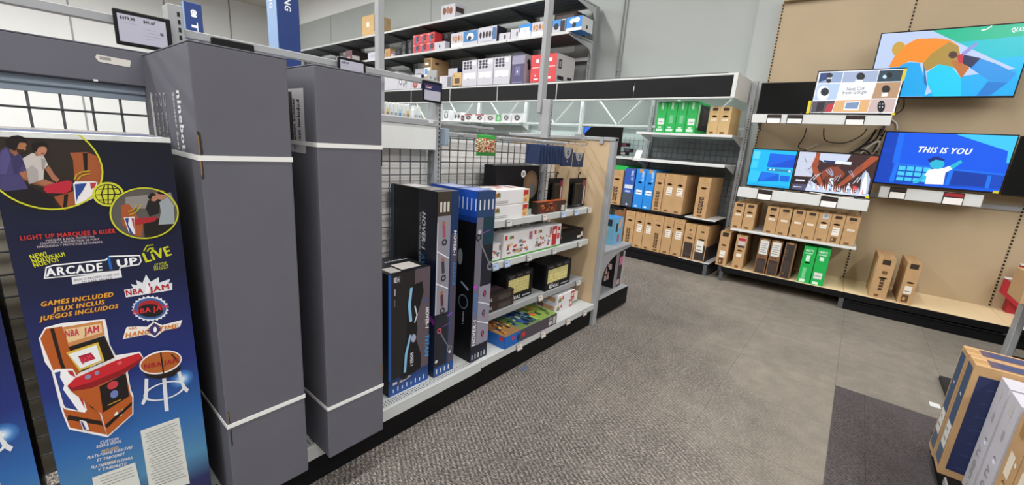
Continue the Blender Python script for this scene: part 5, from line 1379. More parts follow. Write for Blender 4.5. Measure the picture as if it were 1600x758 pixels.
carton(G, 'brick_set_box', 'narrow red and white brick toy box on the second toy shelf', 2.541, 0.14, 0.761, 0.118, 0.10, 0.172, 'white_carton', lambda P: (P.rel(0, 0.1, 0.5, 0.95, 'b82a34'), P.rel(0.1, 0.6, 0.4, 0.8, 'e8d8c8'), P.rel(0.55, 0.35, 0.85, 0.6, 'c9454a'), P.rel(0, 0, 1, 0.07, '4a9a3c'), P.rel(0.62, 0.72, 0.85, 0.9, 'c9252c')), group=BG, seam=False, pm='gloss_print')
carton(G, 'board_game_box', 'flat dark box with small white label at the right end of the second toy shelf', 2.69, 0.16, 0.761, 0.35, 0.22, 0.095, 'black_carton', lambda P: (P.rel(0.72, 0.2, 0.88, 0.42, 'd8d6d2'), P.rel(0.88, 0.3, 0.97, 0.7, 'd8d6d2'), P.rel(0.02, 0.45, 0.06, 0.65, 'c05a3a'), P.face('top'), P.rel(0.3, 0.3, 0.6, 0.6, '8a6a52')), seam=False)
carton(G, 'board_game_box', 'dark flat box behind the small brick toy box', 1.80, 0.26, 0.761, 0.30, 0.18, 0.16, 'purple_carton', lambda P: (P.face('top'), P.rel(0.1, 0.1, 0.9, 0.9, '3a4468')), seam=False)

# ---- shelf three: foam blaster boxes
def blaster(label, lx, ly, w, h, seed):
    d = 0.17
    r = G.thing('foam_ball_box', label, 'box', lx + w / 2, ly + d / 2, 0.421, group='black boxes with yellow foam balls in windows')
    mb = MB()
    mb.box(-w / 2, -d / 2 + 0.012, 0, w / 2, d / 2, h, 0.003); mb.box(-w / 2, -d / 2, 0, w / 2, -d / 2 + 0.013, 0.24 * h, 0.002)
    mb.box(-w / 2, -d / 2, 0.80 * h, w / 2, -d / 2 + 0.013, h, 0.002); mb.box(-w / 2, -d / 2, 0.24 * h, -w * 0.42, -d / 2 + 0.013, 0.8 * h); mb.box(w * 0.42, -d / 2, 0.24 * h, w / 2, -d / 2 + 0.013, 0.8 * h)
    mb.build('body', 'black_carton', r)
    rn = random.Random(seed); bl = MB(); k = 10
    for ix in range(k):
        for iz in range(5):
            cx = -w * 0.40 + w * 0.8 * (ix + 0.5 + 0.3 * rn.random() - 0.15) / k; cz = h * (0.24 + 0.56 * (iz + 0.5) / 5); rr = 0.052 * w
            for a in range(6):
                for b_ in range(3):
                    t0, t1 = a * math.pi / 3, (a + 1) * math.pi / 3; p0, p1 = b_ * math.pi / 6, (b_ + 1) * math.pi / 6
                    g = lambda t, p: (cx + rr * math.cos(t) * math.cos(p), -d / 2 + 0.013 - rr * 0.35 * math.sin(p), cz + rr * math.sin(t) * math.cos(p))
                    bl.quad(g(t0, p0), g(t1, p0), g(t1, p1), g(t0, p1))
    bl.quad((-w * 0.42, -d / 2 + 0.0115, 0.24 * h), (w * 0.42, -d / 2 + 0.0115, 0.24 * h), (w * 0.42, -d / 2 + 0.0115, 0.8 * h), (-w * 0.42, -d / 2 + 0.0115, 0.8 * h))
    tag(bl.build('foam_balls', 'yellow_foam', r, fix=False, smooth=False), kind='stuff')
    P = Print(w, d, h)
    P.text('RIVAL', (0.14 * w, 0.05 * h), (0.55 * w, 0.05 * h), 0.12 * h, 'dcdcdc', 1, 0.2); P.text('NERF', (0.14 * w, 0.18 * h), (0.3 * w, 0.18 * h), 0.045 * h, 'c9c9c9', 1, 0.2)
    P.rel(0.62, 0.07, 0.94, 0.12, 'a9a9a9')
    for a in (0.1, 0.4, 0.7): P.rel(a, 0.86, a + 0.18, 0.93, '4a484a')
    P.build(r)
    return r
blaster('black foam ball box with yellow window in the middle of the third toy shelf', 2.08, 0.17, 0.30, 0.205, 1)
blaster('black foam ball box with yellow window nearest the tan end panel', 2.50, 0.135, 0.355, 0.205, 2)
blaster('black foam ball box mostly hidden behind the box nearest the end panel', 2.42, 0.30, 0.30, 0.205, 3)
blaster('black foam ball box partly hidden by the tall scooter box', 1.785, 0.277, 0.26, 0.225, 4)
def pr_dart(P):
    P.text('RIVAL', (0.02, 0.02), (0.11, 0.02), 0.022, 'b9b9bc', 1, 0.2); P.rel(0.5, 0.1, 0.9, 0.8, '3c3836'); P.rel(0.55, 0.2, 0.75, 0.6, '4a3c34')
    P.face('top'); P.rel(0, 0, 1, 1, '2c2426'); P.rel(0.1, 0.2, 0.4, 0.5, '6a2c34'); P.rel(0.5, 0.4, 0.9, 0.8, '4a3436')
for k in range(2):
    carton(G, 'dart_refill_box', ('lower' if k == 0 else 'upper') + ' of two dark flat refill boxes stacked at the front of the third toy shelf', 1.80, 0.135 + 0.004 * k, 0.421 + 0.057 * k, 0.33, 0.13, 0.056, 'brown_carton', pr_dart, group='dark flat refill boxes', seam=False)

# ---- base deck of the toy bay
def pr_bigset(P):
    w, h, d = P.w, P.h, P.d
    P.rel(0, 0, 1, 1, '4a434c'); P.rel(0, 0, 0.27, 1, '1b62b4'); P.rel(0.30, 0.35, 0.36, 0.7, 'c9252c'); P.rel(0.83, 0.15, 0.90, 0.5, 'c9c4c4'); P.rel(0.92, 0.1, 0.98, 0.8, 'b9b4b0'); P.rel(0.83, 0.6, 0.90, 0.85, '8a848a'); P.rel(0.21, 0.2, 0.26, 0.75, '14284a'); P.rel(0.12, 0.5, 0.16, 0.8, 'c9252c')
    P.face('top')
    P.rel(0, 0, 1, 1, '6a7a4a'); P.rel(0, 0, 0.28, 1, '8a6a44'); P.rel(0.30, 0.2, 0.7, 0.98, '3f6078'); P.rel(0.66, 0, 1, 1, '7f9a4a')
    bricks_art(P, 0.02, 0.02, w * 0.26, d * 0.95, 36, 31, ['b9803a', 'd8b060', '3a2c24', '8a4a2a', 'e0c890', '2a4a6a'])
    bricks_art(P, w * 0.28, 0.02, w * 0.66, d * 0.95, 46, 32, ['2a4a8a', '1c2c4a', '7aa0b0', '2f4a3a', 'd0d8d8', '16203a', '5a7a3a'])
    bricks_art(P, w * 0.62, 0.02, w * 0.95, d * 0.95, 36, 33, ['8ab04a', 'b8c860', 'c9603a', '4a6a2a', 'd8c070', '3a4a2a'])
    P.face('left'); P.rel(0, 0, 1, 1, '1b62b4'); P.rel(0.1, 0.1, 0.5, 0.6, '3a5a34'); P.rel(0.85, 0.6, 0.95, 0.9, 'c9252c')
carton(G, 'construction_set_box', 'large flat box with green and blue battle artwork on the bottom deck', 1.91, 0.012, 0.201, 0.60, 0.30, 0.085, 'lego_blue', pr_bigset, seam=False, pm='gloss_print')
def pr_whiteset(P):
    w, h = P.w, P.h
    P.rel(0.78, 0.08, 0.98, 0.92, 'b83a3c'); P.rel(0.82, 0.3, 0.94, 0.7, 'e8d8c8'); P.rel(0.04, 0.2, 0.2, 0.6, '3a6a4a'); P.rel(0.08, 0.3, 0.14, 0.8, 'c9a12a'); P.rel(0.25, 0.4, 0.33, 0.75, 'c9252c')
    P.face('top'); bricks_art(P, 0.03, 0.02, w * 0.5, P.fh * 0.7, 12, 41, ['8a3a3a', 'c98a4a', '4a6a3a', 'b8302c']); P.rel(0.55, 0.7, 0.62, 0.9, 'c9252c')
    P.face('left'); P.rel(0.3, 0.2, 0.9, 0.7, 'c8a070'); P.rel(0.1, 0.3, 0.4, 0.8, '8a6a4a')
for k in range(2):
    carton(G, 'brick_set_box', ('lower' if k == 0 else 'upper') + ' of two white flat toy boxes stacked on the bottom deck', 2.665, 0.12 - 0.01 * k, 0.201 + 0.077 * k, 0.25, 0.21, 0.075, 'white_carton', pr_whiteset, group='white flat toy boxes on the bottom deck', seam=False, pm='gloss_print')
carton(G, 'brick_set_box', 'single white toy box with a green end next to the stacked pair', 2.922, 0.16, 0.201, 0.14, 0.18, 0.09, 'white_carton', lambda P: (P.rel(0, 0, 1, 0.1, '4a9a3c'), P.rel(0.5, 0.3, 0.6, 0.6, 'c9252c'), P.face('left'), P.rel(0.3, 0, 1, 1, '2f8a4a'), P.rel(0.5, 0.3, 0.8, 0.6, 'c9d8c8'), P.face('top'), P.rel(0.2, 0.3, 0.4, 0.7, 'b8403a'), P.rel(0.6, 0.3, 0.7, 0.5, '4a7a4a')), seam=False, pm='gloss_print')

# ================================================================== end cap
ec = G.thing('endcap_shelving', 'grey end cap with tan board and curved shelf at the aisle end', 'shelving', 3.14, 0.3)
def epart(name, m, fn, parent=None):
    mb = MB(); fn(mb); mb.v = [(x - 3.14, y - 0.3, z) for x, y, z in mb.v]
    return mb.build(name, m, parent or ec)
epart('end_board', 'tan_board', lambda mb: mb.box(3.105, 0.045, 0.03, 3.125, 1.05, 1.57))
epart('stile', 'steel_grey', lambda mb: mb.box(3.10, 0.0, 0.0, 3.155, 0.045, 1.595, 0.004))
epart('stile', 'steel_grey', lambda mb: mb.box(3.10, 1.05, 0.0, 3.155, 1.095, 1.595, 0.004))
epart('top_cap', 'steel_grey', lambda mb: mb.box(3.095, 0.0, 1.57, 3.16, 1.095, 1.60, 0.004))
epart('cap_clip', 'steel_grey', lambda mb: (mb.box(3.09, 0.10, 1.545, 3.10, 0.135, 1.60), mb.box(3.09, 0.33, 1.575, 3.16, 0.37, 1.612)))
epart('kick_plate', 'black_metal', lambda mb: (mb.box(3.20, 0.03, 0.02, 3.83, 0.05, 0.20, 0.003), mb.box(3.82, 0.05, 0.02, 3.83, 1.05, 0.19)))
epart('base_deck', 'steel_grey', lambda mb: mb.box(3.155, 0.03, 0.185, 3.82, 1.06, 0.205, 0.003))
epart('foot', 'steel_grey', lambda mb: mb.tube([(3.79, 0.06, 0.0), (3.79, 0.06, 0.05)], 0.012, 8))
epart('shelf', 'steel_grey', lambda mb: mb.box(3.155, 0.03, 0.62, 3.77, 1.06, 0.645, 0.004))
def gus(mb):
    pts = [(3.155, 0.62), (3.76, 0.62), (3.74, 0.612)]
    for k in range(9):
        a = math.pi / 2 * k / 8
        pts.append((3.66 - 0.43 * math.sin(a), 0.40 + 0.205 * math.cos(a)))
    pts += [(3.225, 0.05), (3.155, 0.05)]
    mb.prism(pts, 'y', 0.03, 0.042)
epart('side_gusset', 'steel_grey', gus)
def pr_doll(P):
    w, h = P.w, P.h
    P.rel(0, 0, 1, 1, '2a2628'); P.rel(0, 0, 0.35, 1, '8a848c'); P.rel(0.35, 0.2, 0.85, 0.8, '1c1a1e'); P.rel(0.45, 0.62, 0.85, 0.86, 'd0709a'); P.rel(0.4, 0.06, 0.7, 0.2, 'c9a0b0'); P.rel(0.8, 0, 1, 1, 'b9b2b8')
    P.face('left'); d = P.fw
    P.rel(0, 0, 1, 1, '1c1a1e'); bricks_art(P, 0.1 * d, 0.12 * h, 0.8 * d, 0.85 * h, 34, 61, ['c9709a', 'e0c8d0', '7a5a3a', '8a3a5a', 'd8b0a0', '3a2a34', 'b98a9a']); P.rel(0.02, 0.02, 0.3, 0.14, '2a4a7a')
carton(G, 'doll_box', 'black and pink toy box on the bottom deck of the end cap', 3.60, 0.09, 0.206, 0.19, 0.21, 0.35, 'black_carton', pr_doll, seam=False, pm='gloss_print')
carton(G, 'toy_figure_box', 'pale blue toy box with red lettering on the end cap shelf', 3.50, 0.11, 0.646, 0.20, 0.16, 0.25, 'blue_carton', lambda P: (P.rel(0, 0, 1, 1, '6ab4dc'), P.poly([(0.1, 0.16), (0.14, 0.24), (0.18, 0.22), (0.15, 0.14)], 'e0a890'), P.rect(0.1, 0.02, 0.14, 0.09, 'c9454a'), P.rect(0.05, 0.12, 0.09, 0.2, '1c2434'), P.face('left'), P.rel(0, 0, 1, 1, '7fbfdf'), P.rel(0.2, 0.5, 0.7, 0.9, '9ad0e8'), P.rel(0.1, 0.1, 0.5, 0.45, '5a9ac8'), P.rel(0.6, 0.7, 0.9, 0.95, '2a3a5a')), seam=False, pm='gloss_print')

# ================================================================== back wall shelving with black canopy
BB = [0.05, -1.24, -2.45, -3.66, -4.90, -6.12, -7.34, -8.56]
bay_lab = ['wall shelving bay of cartons at the right end, under the black canopy', 'wall shelving bay with a dark screen, behind the tan end panel',
           'wall shelving bay with white braces behind the slim pole', 'wall shelving bay with small gadgets under the canopy', 'wall shelving bay with gadgets above the green foil bag',
           'wall shelving bay behind the white header panel', 'wall shelving bay hidden behind the tall grey cartons']
def fpart(F, root, ox, oy):
    def f(name, m, fn, parent=None, **k):
        mb = MB(); fn(mb); mb.v = [(x - ox, y - oy, z) for x, y, z in mb.v]
        return mb.build(name, m, parent or root, **k)
    return f
BAYS = []
for i in range(6):
    b, a = BB[i], BB[i + 1]
    r = B.thing('wall_shelving', bay_lab[i], 'shelving', (a + b) / 2, 0.5, 0, group='shelving bays along the back wall')
    p = fpart(B, r, (a + b) / 2, 0.5); BAYS.append((r, p))
    for x in ([a, b] if i == 0 else [a]):
        u = p('upright', 'steel_pale' if i else 'steel_grey', lambda mb: mb.box(x - 0.03, 0.50, 0, x + 0.03, 0.56, 2.46, 0.003))
        p('slot_strip', 'slot', lambda mb: slots(mb, x + 0.004, x + 0.014, 0.4992, 0.2, 2.2, 0.032, 0.018), u)
    p('back_panel', 'grid_dark' if i == 0 else 'mint_board', lambda mb: mb.box(a + 0.03, 0.575, 0.1, b - 0.03, 0.59, 1.74 if i == 0 else 1.86))
    def wires(mb):
        x = a + 0.06
        while x < b - 0.04:
            mb.tube([(x, 0.566, 0.2), (x, 0.566, 1.72)], 0.0025, 4); x += 0.075
        z = 0.25
        while z < 1.74:
            mb.tube([(a + 0.04, 0.561, z), (b - 0.04, 0.561, z)], 0.0025, 4); z += 0.075
    p('wire_grid', 'wire', wires)
    dk2 = p('base_deck', 'black_metal', lambda mb: (mb.box(a + 0.002, 0.0, 0.115, b - 0.002, 0.55, 0.16, 0.003),))
    if i == 0: p('deck_liner', 'shelf_white', lambda mb: mb.box(-0.36, -0.002, 0.160, 0.03, 0.55, 0.166), dk2)
    p('kick_plate', 'black_metal', lambda mb: mb.box(a + 0.002, 0.012, 0.0, b - 0.06 if i == 0 else b - 0.002, 0.03, 0.115))
    if i == 0: p('foot', 'steel_dark', lambda mb: (mb.box(b - 0.075, 0.0, 0.0, b - 0.03, 0.5, 0.115, 0.003), mb.box(b - 0.075, -0.004, 0.0, b - 0.03, 0.0, 0.15)))
    p('cross_bar', 'steel_pale', lambda mb: mb.box(a + 0.03, 0.51, 1.865, b - 0.03, 0.54, 1.895, 0.003))
    m = (a + b) / 2 + 0.06
    for sg in (-1, 1):
        p('brace', 'steel_pale', lambda mb: mb.tube([(m + sg * 0.02, 0.525, 1.90), (m + sg * 0.36, 0.525, 2.26)], 0.017, 4))
p0 = BAYS[0][1]
def lipshelf(p, z, a, b, d, m='shelf_white', th=0.03, y0=0.0):
    return p('shelf', m, lambda mb: (mb.box(a, y0, z - th, b, y0 + 0.014, z + 0.002, 0.003), mb.box(a, y0 + 0.014, z - 0.014, b, y0 + d, z, 0.001), mb.prism([(y0 + 0.06, z - 0.014), (y0 + d, z - 0.014), (y0 + d, z - 0.12)], 'x', a + 0.01, a + 0.016), mb.prism([(y0 + 0.06, z - 0.014), (y0 + d, z - 0.014), (y0 + d, z - 0.12)], 'x', b - 0.016, b - 0.01)))
lipshelf(p0, 0.725, -1.20, 0.02, 0.5, 'black_metal'); 
p0('shelf_liner', 'shelf_white', lambda mb: mb.box(-0.36, -0.003, 0.715, 0.02, 0.5, 0.729))
lipshelf(p0, 1.42, -1.20, 0.01, 0.5, th=0.035); lipshelf(p0, 1.775, -1.20, 0.03, 0.5, th=0.03)
p1 = BAYS[1][1]
lipshelf(p1, 0.70, -2.42, -1.245, 0.5, 'black_metal'); lipshelf(p1, 1.42, -2.42, -1.245, 0.5, 'steel_pale', y0=0.08)
for k in (3, 4):
    pk = BAYS[k][1]; lipshelf(pk, 1.87, BB[k + 1] + 0.01, BB[k] + (0.10 if k == 3 else -0.01), 0.30, 'shelf_white', 0.022, 0.22)
pk = BAYS[2][1]; lipshelf(pk, 1.2, BB[3] + 0.02, BB[2] - 0.02, 0.4)
# canopy with black fascia panels
cnp = B.thing('shelf_canopy', 'black fascia canopy with silver edges running above the back wall shelving', 'canopy', -4.2, 0.3)
cp = fpart(B, cnp, -4.2, 0.3)
FJ = [-0.01, -1.275, -2.56, -3.83, -5.10, -6.37, -7.64, -8.9, -10.2, -11.5]
for i in range(9):
    b, a = FJ[i], FJ[i + 1]
    cp('fascia_panel', 'black_panel', lambda mb: mb.box(a + 0.004, -0.085, 2.205, b - 0.004 - (0.035 if i == 0 else 0), -0.07, 2.445, 0.002))
    cp('edge_strip', 'steel_pale', lambda mb: (mb.box(a, -0.095, 2.185, b, -0.03, 2.207, 0.003), mb.box(a, -0.09, 2.443, b, -0.03, 2.462, 0.003)))
    cp('top_board', 'shelf_white', lambda mb: mb.box(a, -0.07, 2.445, b, 0.84, 2.47))
    cp('joint_clip', 'steel_pale', lambda mb: mb.box(a - 0.006, -0.09, 2.30 if i == 0 else 2.207, a + 0.006, -0.084, 2.36 if i == 0 else 2.443))
    lamp = cp('lamp_tube', 'lamp_cool', lambda mb: mb.box(a + 0.1, 0.05, 2.37, b - 0.1, 0.09, 2.39))
cp('end_panel', 'shelf_white', lambda mb: (mb.box(-0.045, -0.092, 2.20, -0.01, -0.06, 2.462, 0.003), mb.box(-0.016, -0.09, 2.19, 0.0, 0.84, 2.47, 0.003)))
for i in range(7):
    q = B.pt((FJ[i] + FJ[i + 1]) / 2, 0.2, 2.35)
    area('canopy_lamp', q, 1.1, 0.08, 7 if i else 4, (0.93, 1.0, 0.98), (R(20), 0, B.a))

# ---- cartons on the right bay
def pr_kraft(style, seed=0):
    def f(P):
        w, h = P.w, P.h; P.face('front')
        if style == 'icons':      # column of dark handling marks
            for k in range(5): P.rect(0.28 * w, (0.11 + 0.085 * k) * h, 0.66 * w, (0.18 + 0.085 * k) * h, '3a2818'); P.rect(0.38 * w, (0.135 + 0.085 * k) * h, 0.54 * w, (0.165 + 0.085 * k) * h, 'a37c4c')
            P.rect(0.3 * w, 0.03 * h, 0.72 * w, 0.075 * h, '6a4a28'); P.rel(0.2, 0.86, 0.8, 0.87, '8a6a40')
        elif style == 'label':
            P.rel(0.28, 0.46, 0.82, 0.72 - 0.05, 'e2ddd4'); P.rel(0.33, 0.49, 0.77, 0.51, '9a968e'); P.rel(0.33, 0.55, 0.6, 0.57, '9a968e'); P.rel(0.33, 0.61, 0.74, 0.63, '9a968e')
            P.rel(0.3, 0.03, 0.68, 0.075, '6a4a28'); P.rel(0.2, 0.86, 0.8, 0.87, '8a6a40'); P.rel(0.3, 0.80, 0.7, 0.81, '8a6a40')
        elif style == 'small':
            P.rel(0.25, 0.86, 0.78, 0.96, '2e1f12'); P.rel(0.25, 0.50, 0.78, 0.57, 'e6dccb'); P.rel(0.3, 0.52, 0.7, 0.53, '8a8278'); P.rel(0.25, 0.03, 0.62, 0.10, '6a4a28'); P.rel(0.3, 0.76, 0.6, 0.77, '8a6a40'); P.rel(0.3, 0.80, 0.7, 0.81, '8a6a40')
        elif style == 'smalltall':
            P.rel(0.25, 0.86, 0.78, 0.96, '2e1f12'); P.rel(0.25, 0.28, 0.78, 0.56, 'e6e0d6'); P.rel(0.3, 0.48, 0.72, 0.50, '8a8278'); P.rel(0.3, 0.40, 0.66, 0.42, '8a8278'); P.rel(0.25, 0.05, 0.70, 0.22, '5a4026'); P.rel(0.3, 0.09, 0.45, 0.18, 'b98d58'); P.rel(0.3, 0.76, 0.6, 0.77, '8a6a40')
        elif style == 'sticker':
            P.rel(0.3, 0.80, 0.78, 0.97, 'b9bcc0'); P.dot(0.55 * w, 0.92 * h, 0.02, '8a8e94'); P.rel(0.25, 0.46, 0.78, 0.60, 'e2dccf'); P.rel(0.3, 0.52, 0.7, 0.535, '8a8278'); P.rel(0.25, 0.03, 0.62, 0.10, '6a4a28')
        elif style == 'dark':     # kraft front with large dark panel
            P.rel(0.12, 0.04, 0.92, 0.48, '342a26'); P.rel(0.42, 0.80, 0.62, 0.85, '3a2a1e'); P.rel(0.3, 0.70, 0.7, 0.715, '6a4a2c'); P.rel(0.2, 0.10, 0.85, 0.2, '40342e')
        elif style == 'darklabel':
            P.rel(0.14, 0.03, 0.95, 0.46, '342a26'); P.rel(0.18, 0.26, 0.78, 0.58, 'dcd9d2'); P.rel(0.25, 0.3, 0.7, 0.33, '77746e'); P.rel(0.25, 0.40, 0.6, 0.43, '77746e'); P.rel(0.42, 0.80, 0.66, 0.85, '3a2a1e')
            P.face('right'); P.rel(0.0, 0.0, 1.0, 0.42, '342a26')
        elif style == 'wholelabel':
            P.rel(0.12, 0.56, 0.88, 0.96, 'd5d5d2')
            for k in range(5): P.rel(0.2, 0.62 + 0.06 * k, 0.8 - 0.1 * (k % 2), 0.635 + 0.06 * k, '6a6a68')
            P.rel(0.12, 0.03, 0.9, 0.44, '342a26'); P.dot(0.35 * w, 0.50 * h, 0.010, '4a3020'); P.dot(0.6 * w, 0.50 * h, 0.010, '4a3020'); P.rel(0.2, 0.1, 0.8, 0.36, '40342e')
        elif style == 'allblack':
            P.rel(0.10, 0.02, 0.86, 0.97, '2e2624'); P.dot(0.3 * w, 0.14 * h, 0.011, '7a5030'); P.text('LG', (0.28 * w, 0.62 * h), (0.28 * w, 0.82 * h), 0.02, '6a4a38', 1); P.rel(0.2, 0.2, 0.75, 0.5, '3a302c')
        elif style == 'red':
            P.rel(0.22, 0.70, 0.86, 0.94, 'c2bcb8'); P.rel(0.22, 0.83, 0.86, 0.92, 'b01f38'); P.rel(0.22, 0.64, 0.86, 0.70, '3a3434'); P.rel(0.25, 0.36, 0.74, 0.45, 'e2dccf'); P.rel(0.3, 0.03, 0.62, 0.1, '6a4a28')
        elif style == 'corner':
            P.rel(0.2, 0.86, 0.8, 0.98, '2e1f12'); P.rel(0.25, 0.25, 0.78, 0.44, 'e2dccf'); P.rel(0.3, 0.3, 0.7, 0.32, '8a8278'); P.rel(0.22, 0.04, 0.7, 0.22, '5a4026'); P.rel(0.3, 0.08, 0.5, 0.16, 'b98d58')
    return f
HOLE = (0.5, 0.735, 0.5, 0.062); HOLE2 = (0.52, 0.655, 0.5, 0.08)
def brow(z, d, items, where, grp):
    for k, (lx, w, h, style, mt, lab) in enumerate(items):
        hole = HOLE if style in ('label', 'icons') else (0.52, 0.60, 0.55, 0.065) if style in ('dark', 'darklabel') else None
        carton(B, 'television_carton', lab, lx, 0.004 + 0.006 * (k % 3), z, w, 0.53 if h > 0.45 else 0.5, h, mt, pr_kraft(style), group=grp, hole=hole)
UP = [(-1.49, 0.18, 0.50, 'icons', 'kraft', 'tan carton at the left end of the row with blue boxes'),
      (-0.832, 0.125, 0.515, 'icons', 'kraft', 'tan carton with a column of dark marks, right of the three blue boxes'),
      (-0.70, 0.138, 0.515, 'label', 'kraft', 'tan carton with white label, second right of the blue boxes'),
      (-0.558, 0.14, 0.515, 'label', 'kraft', 'tan carton with white label, third right of the blue boxes'),
      (-0.265, 0.15, 0.515, 'icons', 'kraft', 'tan carton with dark marks standing alone at the right end under the empty shelf')]
brow(0.732, 0.5, UP, '', 'tan cartons on the middle shelf of the back wall')
LOW = [(-1.19, 0.145, 0.51, 'icons'), (-1.04, 0.135, 0.51, 'label'), (-0.90, 0.128, 0.51, 'label'), (-0.768, 0.14, 0.51, 'icons'), (-0.623, 0.13, 0.51, 'label'), (-0.489, 0.143, 0.51, 'label'), (-0.33, 0.135, 0.475, 'dark'), (-0.187, 0.148, 0.475, 'darklabel')]
LL = ['first tan carton of the bottom row beside the end cap, with dark marks', 'second tan carton of the bottom back-wall row, with white label', 'third tan carton of the bottom back-wall row, with white label', 'fourth tan carton of the bottom back-wall row, with dark marks', 'fifth tan carton of the bottom back-wall row, with white label', 'sixth tan carton of the bottom back-wall row, with white label', 'tan carton with dark lower panel and no label in the bottom back-wall row', 'tan carton with dark lower panel and white label at the row end']
brow(0.167, 0.5, [(a, w, h, s, 'kraft', LL[k]) for k, (a, w, h, s) in enumerate(LOW)], '', 'tan cartons on the bottom deck of the back wall')
def pr_blue(dark):
    def f(P):
        w, h = P.w, P.h
        if dark: P.rel(0, 0, 1, 0.36, '3c4658'); P.rel(0, 0.36, 1, 1, '1d4fa8'); P.rel(0.1, 0.48, 0.9, 0.58, 'c9d0dc'); P.rel(0.2, 0.38, 0.7, 0.43, 'aab4c8'); P.dot(0.5 * w, 0.06 * h, 0.014, 'd8dce4')
        else: P.rel(0.2, 0.36, 0.85, 0.47, 'e6ebf2'); P.rel(0.25, 0.40, 0.8, 0.42, '6a7a92'); P.rel(0.2, 0.03, 0.5, 0.07, 'c9dcf0')
        P.text('FHD TV' if dark else 'SMART TV', (0.62 * w, 0.95 * h), (0.62 * w, 0.70 * h), 0.36 * w * 0.6, 'cfe0f4', 1)
    return f
carton(B, 'television_carton', 'dark blue carton with grey lower end, left of the two bright blue ones', -1.285, 0.004, 0.732, 0.155, 0.53, 0.535, 'navy_carton', pr_blue(True), group='blue television cartons', hole=(0.5, 0.70, 0.45, 0.05))
carton(B, 'television_carton', 'left of the two bright blue cartons on the middle back shelf', -1.113, 0.004, 0.732, 0.135, 0.53, 0.545, 'blue_carton', pr_blue(False), group='blue television cartons', hole=(0.5, 0.66, 0.45, 0.05))
carton(B, 'television_carton', 'right of the two bright blue cartons on the middle back shelf', -0.972, 0.008, 0.732, 0.13, 0.53, 0.545, 'blue_carton', pr_blue(False), group='blue television cartons', hole=(0.5, 0.66, 0.45, 0.05))
def pr_green(alt):
    def f(P):
        w, h = P.w, P.h
        P.text('SMART', (0.40 * w, 0.97 * h), (0.40 * w, 0.74 * h), 0.028, 'd8efe0', 1)
        if alt: P.rel(0.22, 0.26, 0.85, 0.46, 'd5dcd6'); P.rel(0.3, 0.34, 0.75, 0.36, '7a8a80')
        else: P.rel(0.36, 0.30, 0.72, 0.56, '6fb98a')
        P.rel(0.15, 0.05, 0.8, 0.13, 'cfe8d6'); P.rel(0.3, 0.15, 0.65, 0.2, 'bfe0c8')
        P.face('right'); P.rel(0.22, 0.12, 0.96, 0.93, '2c2a2e'); P.rel(0.05, 0.2, 0.18, 0.9, 'b9dcc4'); P.rel(0.5, 0.3, 0.9, 0.8, '54404a')
    return f
for k, (lx, w, alt) in enumerate(((-0.945, 0.13, 1), (-0.812, 0.132, 0), (-0.677, 0.125, 0), (-0.549, 0.128, 1))):
    carton(B, 'television_carton', '%s green carton from the left on the high shelf under the canopy' % ORD[k], lx, 0.01, 1.777, w, 0.45, 0.392, 'green_carton', pr_green(alt), group='green television cartons on the high shelf', tapem='green_carton')
for k, (lx, w) in enumerate(((-0.272, 0.115), (-0.154, 0.128))):
    carton(B, 'television_carton', '%s of two pale tan cartons right of the green ones on the high shelf' % ('left', 'right')[k], lx, 0.01, 1.777, w, 0.4, 0.325, 'kraft_pale', pr_kraft('small'), group='pale tan cartons on the high shelf', hole=HOLE2)
carton(B, 'television_carton', 'green carton lying flat behind the dark blue carton', -1.60, 0.10, 1.233, 0.30, 0.42, 0.06, 'green_carton', None, seam=False)
carton(B, 'television_carton', 'tan carton in shadow on the deck behind the end cap', -1.38, 0.02, 0.167, 0.17, 0.5, 0.53, 'kraft_dark', pr_kraft('icons'), hole=HOLE)  # tan carton given the darker kraft, so its shadow is in the colour

# dark screen in the second bay
def screen_unit(F, label, lx, ly, z, w, h, art=None, wall=False, sticker=None, off=False, tilt=0, grp='televisions on display', th=0.045):
    r = F.thing('television', label, 'television', lx + w / 2, ly + th / 2, z, group=grp)
    mb = MB(); mb.box(-w / 2, -th / 2, 0, w / 2, -th / 2 + 0.016, h, 0.002); mb.box(-w * 0.42, -th / 2 + 0.016, h * 0.04, w * 0.42, th / 2, h * 0.6, 0.008); mb.build('casing', 'black_plastic', r)
    e = 0.010
    if off:
        mb = MB(); mb.box(-w / 2 + e, -th / 2 - 0.0014, e * 1.6, w / 2 - e, -th / 2 + 0.001, h - e); mb.build('screen', 'black_gloss', r)
        if art:
            P = Print(w, th + 0.003, h); art(P); P.build(r, 'screen', 'screen_picture')
    else:
        P = Print(w - 2 * e, th, h - 2.6 * e)
        P.rel(0, 0, 1, 1, '101418'); P.art(art, P.fw, P.fh)
        s = P.build(r, 'screen', 'screen', True); s.location = (0, 0, 1.6 * e)
    if not wall:
        for sg in (-1, 1):
            mb = MB(); mb.prism([(-0.10, -0.012), (0.10, -0.012), (0.10, -0.006), (0.02, 0.02), (-0.02, 0.02), (-0.10, -0.006)], 'x', sg * w * 0.34 - 0.012, sg * w * 0.34 + 0.012)
            mb.v = [(x, y, zz) for x, y, zz in mb.v]; mb.build('foot', 'black_plastic', r)
    else:
        mb = MB(); mb.box(-0.2, th / 2, h * 0.25, 0.2, th / 2 + wall, h * 0.55, 0.004); mb.build('wall_mount', 'black_metal', r)
    if sticker:
        for (u0, v0, u1, v1) in sticker:
            mb = MB(); mb.box(-w / 2 + u0 * w, -th / 2 - 0.006, v0 * h, -w / 2 + u1 * w, -th / 2 - 0.0035, v1 * h); mb.build('yellow_sticker', 'sticker_yellow', r)
    return r
mat('sticker_yellow', 'd8c520', 0.5)
